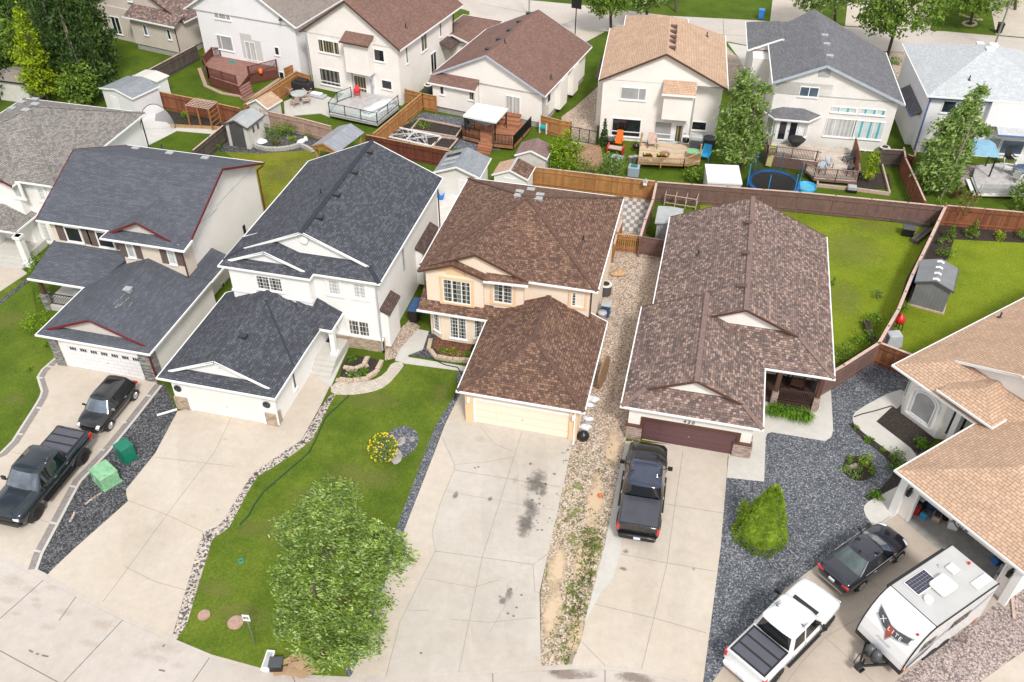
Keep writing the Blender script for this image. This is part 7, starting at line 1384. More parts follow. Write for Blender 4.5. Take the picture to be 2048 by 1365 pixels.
# cedar
c = at(1522, 1074, 0); e = thing('cedar_shrub', 'bright lime-green conical cedar on the blue gravel', 'shrub', (c.x, c.y, .05)); mb = MB(); rd = random.Random(5)
mb.lathe((c.x-.05, c.y, .05), [(.9, .05), (.85, .6), (.66, 1.3), (.42, 2.1), (.2, 2.9), (.02, 3.4)], 12)
for k in range(3600):
    t = rd.random()**1.35; z = .08+3.7*t; rr = (1.24*(1-t)**.74+.03)*rd.uniform(.9, 1.04); a = rd.uniform(0, 6.283); rr *= 1+.035*math.sin(a*4+z*5)+.04*math.sin(a*9-z*7)
    q = Vector((c.x+rr*math.cos(a)-.1+.16*t, c.y+rr*math.sin(a), z)); out_ = Vector((math.cos(a), math.sin(a), .7))
    for _ in range(8):
        d = (out_+rdir(rd)*.7).normalized(); b = d.cross(rdir(rd)).normalized(); s = rd.uniform(.035, .07); p = q+rdir(rd)*.06; mb.face([p, p+d*s*.6-b*s*.3, p+d*s*1.3, p+d*s*.6+b*s*.3])
mb.build('crown', 'leaf_cedar', e, off=(c.x, c.y, .05)); mb = MB(); mb.cyl((c.x, c.y, 0), (c.x, c.y, 2.2), .09, .03); mb.build('trunk', 'bark', e, off=(c.x, c.y, .05))
tree('small side clump growing out of the lime-green cedar', at(1487, 1042, 0).x, at(1487, 1042, 0).y, [((0, 0, .75), (.38, .4, .7), 60)], 'leaf_cedar', .07, 14, .1, name='cedar_shrub', seed=8, cat='shrub', trunk=(0, 0, .9), tr=.04, limbs=1)
# poplars, lime tree and mass at the left
c = at(195, 190, 0)
PG = 'tall poplars at the upper left'
for i, (u, v, hh, w_, lb) in enumerate(((178, 205, 13, 1.5, 'tall dark poplar nearest the greige house'), (205, 190, 12, 1.4, 'dark poplar at the right edge of the poplar clump'), (150, 195, 14, 1.6, 'tallest dark poplar, centre of the clump'), (120, 175, 13.5, 1.5, 'dark poplar behind the lime-yellow tree'), (225, 160, 10.5, 1.2, 'slim poplar beside the railed stair'), (92, 150, 13, 1.6, 'dark poplar rising at the left back of the clump'))):
    p = at(u, v, 0); rd = random.Random(i); L_ = []
    for k in range(9): t = k/8; L_.append(((rd.uniform(-.3, .3), rd.uniform(-.3, .3), 1.4+t*(hh-2)), (w_*(1-.45*abs(t-.35)-.35*t*t),)*2+(1.1,), 34))
    tree(lb, p.x, p.y, L_, 'leaf_dark' if i % 2 == 0 else 'leaf_poplar', .2, 10, .3, trunk=(0, 0, hh-1), bark='bark_pale', seed=20+i, group=PG, name='poplar_tree', bias=Vector((0, 0, .45)), tr=.16, shell=.55)
p = at(98, 205, 0); tree('bright lime-yellow tree in front of the dark poplars', p.x, p.y, [((0, 0, 2.2), (1.9, 1.8, 1.4), 110), ((-.2, 0, 4.2), (1.4, 1.3, 1.3), 80), ((0, .2, 6.2), (.9, .8, 1.3), 50), ((.1, .2, 7.8), (.4, .4, .9), 20)], 'leaf_lime', .17, 13, .3, trunk=(0, 0, 7), seed=31, name='elm_tree')
p = at(165, 215, 0); tree('low dark leafy tree between the lime tree and clapboard shed', p.x, p.y, [((0, 0, 1.8), (1.8, 1.5, 1.5), 110), ((.6, 0, 3.2), (1.3, 1.2, 1.2), 70)], 'leaf_mid', .17, 12, .3, trunk=(0, 0, 3), seed=32, name='chokecherry_tree')
for i, (u, v, rx, hh, m_, lb) in enumerate(((25, 150, 3.4, 5.5, 'leaf_mid', 'broad green tree at the upper left corner'), (70, 95, 3.2, 7.5, 'leaf_dark', 'dark round tree behind the poplars, upper left'), (-20, 110, 3.4, 8, 'leaf_mid', 'leafy tree cut by the left edge'), (20, 60, 4, 8, 'leaf_poplar', 'far leafy tree at the top left corner'), (-40, 190, 3, 4, 'leaf_dark', 'low dark tree by the beige shed'))):
    p = at(u, v, 0); tree(lb, p.x, p.y, [((0, 0, hh*.55), (rx, rx, hh*.42), 190), ((rx*.4, -.5, hh*.4), (rx*.6, rx*.6, hh*.3), 70), ((-rx*.4, .5, hh*.75), (rx*.5, rx*.5, hh*.25), 60)], m_, .24, 11, .38, trunk=(0, 0, hh*.8), seed=40+i, group='leafy trees of the upper left')
# birch between E and F
p = at(1480, 345, 0); bl = [(rel(1478, 300, 1.8, p), (1.7, 1.3, 1.4), 85), (rel(1484, 265, 3.0, p), (2.0, 1.4, 1.3), 100), (rel(1475, 235, 4.2, p), (1.7, 1.2, 1.2), 85), (rel(1500, 215, 5.0, p), (1.2, 1.0, 1.0), 80), (rel(1485, 185, 6.0, p), (.9, .8, .9), 50), (rel(1490, 160, 7.0, p), (.6, .5, .8), 26), (rel(1525, 182, 6.2, p), (.5, .4, .5), 20)]
tree('windblown birch between the tan-roofed and charcoal-roofed houses', p.x, p.y, bl, 'leaf_birch', .17, 13, .28, trunk=(.3, .6, 6), seed=51, bias=Vector((.5, .1, .35)), name='birch_tree')
# leaning tree by G
p = at(1880, 402, 0); bl = [(rel(1880, 345, 2.0, p), (1.6, 1.2, 1.5), 190), (rel(1895, 305, 3.2, p), (1.8, 1.2, 1.4), 220), (rel(1912, 265, 4.4, p), (1.6, 1.0, 1.2), 180), (rel(1930, 235, 5.4, p), (1.1, .8, 1.0), 100), (rel(1945, 205, 6.4, p), (.6, .5, .8), 34), (rel(1960, 185, 7.1, p), (.35, .3, .5), 14), (rel(1962, 262, 4.6, p), (.6, .4, .5), 26)]
tree('tall windblown tree leaning right in front of the pale blue house', p.x, p.y, bl, 'leaf_birch', .17, 13, .26, trunk=(.6, 1.0, 6.5), bark='bark_pale', seed=52, bias=Vector((.55, .2, .4)), name='willow_tree', limbs=8, tr=.07)
# street trees
for i, (u, v, cu, cv, hh, rx, n, m_, lb) in enumerate(((1222, 62, 1210, 10, 7, 2.3, 150, 'leaf_mid', 'street tree left of the tan-roofed house'), (1292, 50, 1292, 5, 6.5, 2.2, 130, 'leaf_birch', 'street tree right behind the tan-roofed house'), (1670, 60, 1665, 15, 8.5, 4.0, 270, 'leaf_birch', 'wide street tree above the charcoal roof'), (1775, 112, 1812, 28, 9.5, 4.2, 300, 'leaf_mid', 'tall street tree between the charcoal and light grey roofs'), (1941, 47, 1950, 5, 5.5, 3.6, 150, 'leaf_mid', 'tree in the ring bed across the far street'), (1900, 5, 1905, -25, 5, 2.5, 90, 'leaf_dark', 'dark tree at the top edge across the far street'), (1352, 25, 1350, -60, 7, 2.5, 60, 'leaf_mid', 'tree on the lawn at the top edge'), (2030, 20, 2010, -25, 7, 3.2, 90, 'leaf_birch', 'tree at the top right corner'))):
    p = at(u, v, 0); q = at(cu, cv, hh*.6); dx, dy = q.x-p.x, q.y-p.y; dx = max(-2, min(2, dx)); dy = max(-1.5, min(1.5, dy))
    tree(lb, p.x, p.y, [((dx, dy, hh*.62), (rx, rx, hh*.3), n), ((dx-rx*.4, dy, hh*.5), (rx*.6, rx*.6, hh*.2), n//3), ((dx+rx*.4, dy, hh*.8), (rx*.6, rx*.6, hh*.2), n//3)], m_, .22, 12, .36, trunk=(dx*.8, dy*.8, hh*.75), seed=60+i, group='street trees beyond the back row', tr=.17, name='street_tree', limbs=8)
# yard shrubs and small trees
p = at(1125, 352, 0); tree('light green young tree beside the maroon-roofed shed', p.x, p.y, [((0, 0, 1.5), (1.3, 1.1, 1.0), 80), ((-.4, 0, 2.5), (.7, .6, .8), 34), ((.9, .6, 2.3), (.5, .5, .6), 24), ((.2, .2, 3.3), (.3, .3, .5), 10)], 'leaf_lime2', .13, 12, .25, trunk=(0, 0, 2.6), seed=71, name='young_tree', tr=.06)
p = at(1222, 350, 0); tree('round pale shrub in front of the play table', p.x, p.y, [((0, 0, .9), (1.0, .9, .9), 70)], 'leaf_pale', .12, 12, .22, seed=72, name='shrub', cat='shrub')
p = at(1160, 345, 0); tree('sprawling shrub on the woodchip bed', p.x, p.y, [((0, 0, .5), (1.6, .9, .5), 50)], 'leaf_mid', .12, 12, .25, seed=73, name='shrub', cat='shrub')
bush('narrow dark cedar against the tan-roofed house', 1207, 292, .42, 2.3, 'leaf_dark', .08, 74, 60, 'cedar_shrub')
bush('leafy bush at the right end of the cedar deck rail', 1387, 360, .8, 1.2, 'leaf_mid', .11, 75, 50)
p = at(1733, 365, 0); tree('thin lime sapling in the dark soil bed', p.x, p.y, [((0, 0, .9), (.35, .3, .8), 26), ((.2, .1, 2.1), (.3, .25, .7), 18)], 'leaf_lime', .11, 10, .16, trunk=(.2, .1, 3), seed=76, name='sapling', tr=.03)
p = at(2050, 420, 0); tree('bushy green tree cut by the right edge', p.x, p.y, [((0, 0, 1.4), (1.3, 1.2, 1.3), 90)], 'leaf_mid', .14, 12, .26, trunk=(0, 0, 2), seed=77, name='young_tree')
p = at(1903, 453, 0); tree('thin bronze-leaved tree leaning over the planting bed', p.x, p.y, [((.4, .3, 1.6), (.8, .5, .6), 34), ((.9, .6, 2.3), (.5, .4, .4), 16)], 'leaf_bronze', .11, 10, .24, trunk=(.8, .5, 2.6), bark='bark_pale', seed=78, name='young_tree', tr=.05)
p = at(1862, 448, 0); tree('climbing vine on the brown fence corner', p.x, p.y, [((0, 0, .4), (.6, .35, .4), 24), ((0, 0, 1.5), (.3, .25, .9), 26)], 'leaf_mid', .1, 10, .16, seed=79, name='vine', cat='vine')
bush('plum-leaved shrub at the foot of the leaning tree', 1912, 395, .5, .9, 'leaf_red', .09, 80, 26)
for i, (u, v, r, hh, m_, lb, nm) in enumerate((
    (1898, 480, .5, 1.1, 'leaf_mid', 'small conical cedar near the fence corner in the dark bed', 'cedar_shrub'), (1941, 474, .55, 1.3, 'leaf_mid', 'conical cedar in the middle of the dark bed', 'cedar_shrub'), (1998, 478, .45, .5, 'leaf_lime', 'low round golden shrub in the dark bed', 'shrub'), (1888, 512, .55, .6, 'leaf_mid', 'round shrub just behind the dark shed', 'shrub'), (1878, 488, .35, .35, 'leaf_pale', 'tiny pale plant between two cedars', 'shrub'), (2046, 478, .5, .8, 'leaf_mid', 'clipped shrub at the right picture edge', 'shrub'), (1808, 620, .35, .7, 'leaf_mid', 'leafy weed at the shed corner', 'shrub'),
    (1740, 652, .7, 1.1, 'leaf_day', 'upper leafy plant by the timber planter', 'shrub'), (1724, 690, .75, 1.1, 'leaf_day', 'lower leafy plant by the timber planter', 'shrub'), (1690, 715, .9, .5, 'leaf_mid', 'low ground plants in the fence corner', 'shrub'), (1756, 595, .35, .5, 'leaf_pale', 'lone small plant in the bright green lawn', 'shrub'), (1665, 570, .2, .6, 'leaf_mid', 'tuft against the long bungalow wall', 'shrub'),
    (1839, 894, .45, .6, 'leaf_day', 'bright round shrub in the arched-window bed', 'shrub'), (1793, 922, .5, .6, 'leaf_mid', 'round shrub at the bend of the edging bed', 'shrub'), (1790, 938, .42, .5, 'leaf_day', 'clipped ball shrub below the bend', 'shrub'), (1736, 882, .25, .3, 'leaf_day', 'small plant midway along the edging bed', 'shrub'), (1765, 902, .2, .22, 'leaf_mid', 'tiny plant in the edging bed', 'shrub'), (1712, 858, .2, .2, 'leaf_mid', 'tiny plant at the top of the edging bed', 'shrub'), (1747, 998, .4, .4, 'leaf_day', 'bright shrub at the lower end of the edging bed', 'shrub'), (1810, 957, .2, .25, 'leaf_day', 'small plant beside the garage downspout', 'shrub'),
    (1727, 930, .42, .7, 'leaf_lime2', 'yellow-green shrub at the back of the island bed', 'shrub'), (1695, 942, .35, .2, 'leaf_pale', 'pale silver plant on the left of the island bed', 'shrub'), (1714, 952, .4, .16, 'leaf_pale', 'pale carpet plant at the front of the island bed', 'shrub'), (1743, 946, .28, .3, 'leaf_mid', 'small green plant on the right of the island bed', 'shrub'), (1700, 922, .25, .3, 'leaf_mid', 'small dark plant at the back left of the island bed', 'shrub'),
    (706, 722, .28, .35, 'leaf_day', 'small green plant by the entry column', 'shrub'), (705, 755, .45, .35, 'leaf_pale', 'pale variegated hosta in the curved bed', 'shrub'), (724, 748, .38, .4, 'leaf_day', 'bright hosta in the curved bed', 'shrub'),
    (885, 706, .3, .35, 'leaf_day', 'green plant at the left of the mulch bed', 'shrub'), (903, 708, .35, .35, 'leaf_lime', 'yellow plant in the middle of the mulch bed', 'shrub'), (918, 711, .2, .25, 'leaf_lime', 'small yellow plant in the mulch bed', 'shrub'), (935, 712, .28, .35, 'leaf_day', 'green plant at the right of the mulch bed', 'shrub'), (866, 694, .15, .2, 'leaf_day', 'tiny plant at the bed corner', 'shrub'),
    (78, 655, .85, .8, 'leaf_lime2', 'bright spirea below the stone porch post', 'shrub'), (105, 690, .4, .25, 'leaf_day', 'low plants by the garage corner', 'shrub'), (85, 535, .8, 1.0, 'leaf_mid', 'rounded juniper beside the white entry column', 'shrub'), (85, 605, .35, .9, 'leaf_mid', 'climbing plant on the porch rail', 'shrub'), (60, 740, .2, .1, 'leaf_mid', 'tuft at the lawn edge', 'shrub'),
    (433, 298, .65, .7, 'leaf_day', 'grassy daylily clump beside the resin shed', 'shrub'), (553, 272, .9, 1.2, 'leaf_mid', 'loose green shrub in the stone bed', 'shrub'), (578, 268, .9, 1.1, 'leaf_day', 'round green shrub in the stone bed', 'shrub'), (584, 282, .4, .4, 'leaf_lime', 'lime ball plant in the stone bed', 'shrub'), (553, 290, .5, .4, 'leaf_bronze', 'bronze mound plant in the stone bed', 'shrub'), (624, 272, .7, .7, 'leaf_mid', 'small shrub beside the pavilion', 'shrub'), (541, 245, .25, 1.6, 'leaf_lime2', 'slim plant against the pink fence', 'shrub'),
    (373, 238, .35, .8, 'leaf_day', 'bean plant below the trellis', 'shrub'), (842, 252, .9, .15, 'leaf_mid', 'seedling patch in the framed plot', 'seedlings'), (1855, 345, .6, .3, 'leaf_mid', 'weeds in the narrow strip', 'shrub'), (1788, 128, .6, .7, 'leaf_day', 'shrub in the pebbles by the street tree', 'shrub'), (2020, 10, 1.0, .8, 'leaf_mid', 'hedge shrub by the top right drive', 'shrub'), (1935, 20, 1.5, 1.0, 'leaf_mid', 'low shrub inside the far lawn ring', 'shrub'))):
    bush(lb, u, v, r, hh, m_, .06+.03*r, 100+i, max(8, int(46*r)), nm if nm != 'seedlings' else 'seedlings')
# daylilies in front of the bungalow porch: arching blades
c = at(1577, 830, 0); e = thing('daylily_clump', 'row of arching daylily leaves in front of the dark porch rail', 'plant', (c.x, c.y, .06)); mb = MB(); rd = random.Random(9)
a, b = at(1538, 823, .06), at(1618, 838, .06)
for k in range(700):
    p = a.lerp(b, rd.random())+Vector((0, rd.uniform(-.3, .25), 0)); an = rd.uniform(0, 6.283); d = Vector((math.cos(an), math.sin(an)-.35, 0)); L_ = rd.uniform(.4, .75); pts = [p, p+d*L_*.4+Vector((0, 0, L_*.75)), p+d*L_*.9+Vector((0, 0, L_*.5))]; n_ = Vector((-d.y, d.x, 0)).normalized()*.022
    mb.face([pts[0]-n_, pts[0]+n_, pts[1]+n_, pts[1]-n_]); mb.face([pts[1]-n_, pts[1]+n_, pts[2]])
mb.build('leaves', 'leaf_day', e, off=(c.x, c.y, .06))
# rose bed on the front lawn
c = at(790, 900, 0); sheet('rose_bed_gravel', smoothpoly(XY([(745, 905), (760, 880), (800, 850), (835, 862), (838, 890), (815, 915), (770, 930)]), 1), .055, 'gravel_blue')
p = at(768, 915, 0); rose = tree('yellow flowering rose bush on the front lawn', p.x, p.y, [((0, 0, .75), (.75, .8, .7), 75)], 'leaf_mid', .07, 12, .16, seed=200, name='rose_bush', cat='shrub')
mb = MB(); rd = random.Random(2)
for k in range(130): d = rdir(rd); q = Vector((d.x*.8, d.y*.85, .75+d.z*.75)); mb.cbox(q, (.06, .06, .05))
o = mb.build('blossoms', 'yellow_flower', rose); o['kind'] = 'stuff'
# ground cover weeds (one object)
mb = MB(); rd = random.Random(12)
for k in range(850):
    t = rd.random(); u = 1185-40*t+rd.gauss(0, 12+14*t); v = 1060+270*t; 
    if rd.random() < .4: u, v = 1180+rd.gauss(0, 30), rd.uniform(890, 1320)
    p = at(u, v, .045)
    if u < 1088 or u > 1250-110*max(0, (v-884)/450): continue
    for _ in range(3): d = rdir(rd); d.z = abs(d.z); b = d.cross(rdir(rd)).normalized(); s = rd.uniform(.04, .1); q = p+Vector((rd.gauss(0, .06), rd.gauss(0, .06), .02)); mb.face([q, q+d*s-b*s*.4, q+d*s*1.6, q+d*s+b*s*.4])
o = mb.build('weeds', 'leaf_weed'); o['kind'] = 'stuff'
# grass tufts along the lawn edge give it a soft border
# ------------------------------------------------------------- small things
def prop(name, label, cat, px, mats, fn, z=.05, rz=0, reg='P', group=None):
    p = at(*zp(reg, *px), z); e = thing(name, label, cat, (p.x, p.y, z), rz, group); parts = {}
    fn(e); return e
def prt(e, name, mat, *boxes, bev=0, **k):
    mb = MB()
    for b in boxes: mb.box(*b)
    return mb.build(name, mat, e, bev=bev)
def tfm(col, w_, d_, hh, leg='green_dark'):
    def f(e): prt(e, 'cabinet', col, (-w_/2, w_/2, -d_/2, d_/2, .06, hh), bev=.04); prt(e, 'base', col, (-w_/2-.05, w_/2+.05, -d_/2-.05, d_/2+.05, 0, .08)); prt(e, 'door', col, (-w_/2+.04, w_/2-.04, -d_/2-.03, -d_/2-.002, .14, hh-.12), bev=.01); prt(e, 'lid', col, (-w_/2-.02, w_/2+.02, -d_/2-.04, d_/2+.02, hh-.12, hh+.02), bev=.03)
    return f
prop('utility_cabinet', 'dark green utility cabinet on the black gravel', 'utility box', (256, 915), 0, tfm('green_dark', .75, .7, 1.0), rz=R(-25)); 
def tf2(e): tfm('green_pale', 1.15, .95, .85)(e); prt(e, 'warning_label', 'white_pl', (-.2, -.08, -.52, -.51, .35, .55))
prop('utility_cabinet', 'pale green transformer box with a white label on the black gravel', 'utility box', (215, 962), 0, tf2, rz=R(-28))
def bins(col, lid): 
    def f(e): mb = MB(); mb.hexa([(-.24, -.26, .06), (.24, -.26, .06), (.24, .26, .06), (-.24, .26, .06)], [(-.3, -.34, 1.0), (.3, -.34, 1.0), (.3, .34, 1.0), (-.3, .34, 1.0)]); mb.build('body', col, e, bev=.02); prt(e, 'lid', lid, (-.32, .32, -.37, .37, 1.0, 1.06), bev=.02); q = MB(); q.cyl((-.3, .34, .98), (.3, .34, .98), .03); q.cyl((-.28, .28, .1), (-.2, .28, .1), .1); q.cyl((.2, .28, .1), (.28, .28, .1), .1); q.build('wheels', 'black', e)
    return f
prop('wheelie_bin', 'blue recycling bin beside the white house wall', 'bin', (836, 628), 0, bins('bin_blue', 'bin_blue')); prop('wheelie_bin', 'black cart in front of the blue recycling bin', 'bin', (829, 642), 0, bins('black', 'bin_blue'))
prop('wheelie_bin', 'blue bin with pale lid on the pebbles by the cream house', 'bin', (1211, 632), 0, bins('bin_blue', 'glass_light')); prop('wheelie_bin', 'bright blue bin at the far driveway', 'bin', (1521, 38), 0, bins('blue', 'blue')); prop('wheelie_bin', 'black bin beside the far lamp post', 'bin', (1997, 66), 0, bins('black', 'black'))
def ac(e): q = MB(); q.cyl((0, 0, .05), (0, 0, .8), .42, seg=18); q.build('casing', 'decal_dark', e); q = MB(); q.cyl((0, 0, .8), (0, 0, .84), .44, .38, seg=18); t = q.build('top_grille', 'poly_light', e); q = MB(); q.cyl((0, 0, .84), (0, 0, .86), .25, seg=14); q.build('fan_cover', 'black', t)
prop('air_conditioner', 'round air conditioner between the charcoal-roofed house and dark fence', 'air conditioner', (1765, 312), 0, ac); prop('air_conditioner', 'dark air conditioner beside the large cream house', 'air conditioner', (857, 186), 0, ac); prop('air_conditioner', 'air conditioner in the pebble yard between the two brown roofs', 'air conditioner', (1210, 588), 0, ac)
def post(e): q = MB(); q.cyl((0, 0, 0), (0, 0, 2.2), .035, seg=8); q.build('post', 'metal', e); s = prt(e, 'sign_panel', 'white_pl', (-.16, .16, -.05, -.035, 1.85, 2.3)); text('sign_digits', '85', (0, -.055, 2.08), .26, 'decal_dark', s)
prop('sign_post', 'thin metal post with a small white number sign on the front lawn', 'sign', (510, 1288), 0, post, rz=R(8))
def lamp(hh):
    def f(e): q = MB(); q.cyl((0, 0, 0), (0, 0, hh), .1, .06, seg=8); q.build('pole', 'metal', e); q = MB(); q.beam((0, 0, hh), (1.2, 0, hh+.3), .06, .06); q.build('arm', 'metal', e)
    return f
prop('street_lamp', 'grey street lamp pole behind the light grey roof', 'street lamp', (1986, 100), 0, lamp(9)); prop('street_lamp', 'slim grey lamp pole behind the red-brown bungalow', 'street lamp', (1058, 30), 0, lamp(8))
def hoop(e): q = MB(); q.cyl((0, 0, 0), (0, 0, 3.0), .06, seg=8); q.build('pole', 'black', e); prt(e, 'backboard', 'black', (-.55, .55, -.05, .05, 2.8, 3.9)); q = MB(); q.cyl((0, .1, 3.0), (0, .6, 3.0), .03); q.build('rim', 'orange', e)
prop('basketball_hoop', 'black-backed basketball hoop at the far drive', 'basketball hoop', (1150, 70), 0, hoop, rz=R(-12))
def ball(e): pass
p = at(1200, 993, .1); mb = MB(); mb.lathe((0, 0, -.12), [(.01, 0), (.08, .03), (.12, .12), (.08, .21), (.01, .24)], 14); mb.f; mb.v = [v for v in mb.v]
e = mb.build('basketball', 'orange'); e.location = (p.x, p.y, .17); tag(e, 'orange basketball on the pebble strip between drives', 'ball')
for i, (u, v, s, lb) in enumerate(((1186, 800, .5, 'stuffed white plastic bag nearest the wooden board, back'), (1178, 812, .45, 'grey plastic bag behind the cream garage corner'), (1176, 840, .45, 'crumpled white plastic bag by the downspout'), (1170, 855, .5, 'white plastic bag resting beside the black bag'))):
    p = at(u, v, .04); mb = MB(); rd = random.Random(i); prof = [(.02, 0), (s*.8, .05), (s, s*.4), (s*.7, s*.9), (s*.2, s*1.15), (.02, s*1.3)]; mb.lathe((0, 0, 0), prof, 11); mb.v = [v_*rd.uniform(.55, 1.1)*.7 for v_ in mb.v]; mb.v = [Vector((v_.x*1.35, v_.y, v_.z*.7)) for v_ in mb.v]; e = mb.build('plastic_bag', 'bag'); e.location = (p.x, p.y, .04); tag(e, lb, 'bag')
p = at(1166, 878, .04); mb = MB(); mb.lathe((0, 0, 0), [(.02, 0), (.3, .05), (.36, .3), (.2, .5), (.02, .6)], 10); e = mb.build('rubbish_bag', 'black'); e.location = (p.x, p.y, .04); tag(e, 'black rubbish bag at the foot of the cream garage', 'bag')
p = at(1204, 755, .04); a = at(1196, 780, .3); mb = MB(); mb.cyl((0, 0, 0), (0, -.08, 0), 1.0, seg=28); e = mb.build('round_table_top', 'wood'); e.location = (-3.75, at(1198, 745, .9).y, 1.0); e.rotation_euler = (0, R(0), R(80)); tag(e, 'round wooden table top leaning on the cream garage wall', 'table top')
p = at(1203, 645, .04); mb = MB(); mb.lathe((0, 0, 0), [(.25, 0), (.27, .75), (.31, .78), (.28, .85), (.02, .9)], 18); e = mb.build('rubbish_can', 'grey_pl'); e.location = (p.x, p.y, .04); tag(e, 'grey round rubbish can below the blue bin', 'bin')
def rock(lb, u, v, s, mat='stone', seed=1, sz=(1, .7, .5), name='rock', z=.05, reg='P'):
    rd = random.Random(seed); p = at(*zp(reg, u, v), z); mb = MB(); mb.lathe((0, 0, 0), [(.05, 0), (s*.9, .02), (s, s*.3), (s*.6, s*.6), (.03, s*.7)], 9, smooth=False); mb.v = [Vector((v_.x*sz[0]*rd.uniform(.8, 1.2), v_.y*sz[1]*rd.uniform(.8, 1.2), v_.z*sz[2]*1.4)) for v_ in mb.v]; e = mb.build(name, mat); e.location = (p.x, p.y, z); e.rotation_euler.z = rd.uniform(0, 3); return tag(e, lb, 'rock')
rock('tan sandstone boulder on the pebbles by the cedar gate', 1237, 548, .55, 'stone_warm', 2); rock('grey flat rock at the front of the rose bed', 792, 916, .42, 'stone', 3, (1.2, .7, .25)); rock('grey rock in the middle of the rose bed', 802, 885, .35, 'stone', 4); rock('small rock at the right of the rose bed', 824, 880, .22, 'stone', 5); rock('driftwood-coloured rock in the island bed', 1706, 934, .3, 'bark_pale', 6, (.5, 1.3, .6))
rock('pinkish rock beside the curved front bed', 712, 1245, .01, 'stone', 7)['label'] = 'speck of stone on the street'
o = [x for x in COL.objects if x.get('label') == 'speck of stone on the street'][0]; bpy.data.objects.remove(o)
for i, (u, v, s, lb) in enumerate(((408, 1231, .28, 'left pink concrete manhole cover in the lawn'), (471, 1246, .36, 'right pink concrete manhole cover in the lawn'))):
    p = at(u, v, .045); mb = MB(); mb.cyl((0, 0, -.03), (0, 0, .03), s, seg=26); mb.cyl((0, 0, .03), (0, 0, .045), s*.85, seg=26); e = mb.build('manhole_cover', 'manhole'); e.location = (p.x, p.y, .05); tag(e, lb, 'manhole cover', 'manhole covers on the front lawn'); 
p = at(482, 1123, .05); mb = MB(); mb.lathe((0, 0, 0), [(.13, 0), (.13, .06), (.10, .06), (.10, 0)], 18); e = mb.build('drain_pipe_cap', 'teal'); e.location = (p.x, p.y, .05); tag(e, 'teal-rimmed pipe cap in the front lawn', 'pipe cap')
for i, (u, v) in enumerate(((417, 1074), (512, 949), (605, 885), (659, 800))):
    p = at(u, v, .05); mb = MB(); mb.cyl((0, 0, 0), (0, 0, .04), .11, seg=14); mb.cyl((0, 0, .04), (0, 0, .12), .07, .05, seg=10); e = mb.build('path_light', 'poly_dark'); e.location = (p.x, p.y, .045); tag(e, ['path light at the lowest bend of the pebble edging', 'path light at the middle bend of the pebble edging', 'path light at the upper bend of the pebble edging', 'path light near the paver path'][i], 'path light', 'round path lights in the pebble edging')
# hose on the lawn
pts = [at(u, v, .07) for u, v in ((700, 790), (672, 815), (650, 835), (632, 880), (618, 905), (590, 930), (560, 955), (525, 985), (510, 1010), (500, 1030), (478, 1050))]; rd = random.Random(1); pts = [p+Vector((rd.uniform(-.05, .05),)*2+(0,)) for p in pts]; mb = MB(); mb.tube([p-pts[0] for p in pts], .035); e = mb.build('garden_hose', 'hose'); e.location = pts[0]; tag(e, 'dark green hose snaking along the front lawn edge', 'hose')
pts = [at(u, v, .09) for u, v in ((858, 680), (862, 700), (868, 720), (890, 730), (915, 735), (925, 750), (915, 780), (908, 800))]; mb = MB(); mb.tube([p-pts[0] for p in pts], .03); e = mb.build('garden_hose', 'black'); e.location = pts[0]; tag(e, 'black hose crossing the walk by the mulch bed', 'hose')
pts = [at(u, v, .09) for u, v in ((1708, 834), (1725, 828), (1750, 822), (1784, 812))]; mb = MB(); mb.tube([p-pts[0] for p in pts], .03); e = mb.build('garden_hose', 'black'); e.location = pts[0]; tag(e, 'short black hose across the walk by the arched window', 'hose')
# rubbish at the kerb
def tub(e): q = MB(); q.hexa([(-.25, -.6, 0), (.25, -.6, 0), (.25, .6, 0), (-.25, .6, 0)], [(-.33, -.7, .4), (.33, -.7, .4), (.33, .7, .4), (-.33, .7, .4)]); q.build('shell', 'white_pl', e, bev=.06); prt(e, 'inner', 'glass_light', (-.22, .22, -.5, .5, .385, .41))
prop('plastic_tub', 'white plastic tub on the grass at the kerb', 'tub', (538, 1328), 0, tub, rz=R(8)).scale = (.6, .72, .8)
def blk(e): prt(e, 'body', 'black', (-.35, .35, -.3, .3, 0, .5), bev=.04); prt(e, 'lid', 'decal_dark', (-.37, .37, -.32, .32, .5, .56), bev=.02)
prop('storage_box', 'black storage box beside the white tub', 'box', (554, 1335), 0, blk, rz=R(15)).scale = (.8, .8, .8)
for i, (u, v, a_, lb) in enumerate(((568, 1342, 20, 'left flattened cardboard box at the kerb'), (588, 1328, -35, 'upper cardboard box under the maple'), (592, 1346, 5, 'flat cardboard sheet in front of the pile'), (618, 1342, 40, 'right cardboard scrap by the dark bag'))):
    def f(e): prt(e, 'panel', 'cardboard', (-.45, .45, -.2, .2, 0, .03)); q = MB(); q.beam((-.42, .24, .09), (.3, .36, .26), .26, .02); q.build('flap', 'cardboard', e)
    prop('cardboard_box', lb, 'cardboard', (u, v), 0, f, z=.05+.035*i, rz=R(a_), group='cardboard by the kerb')
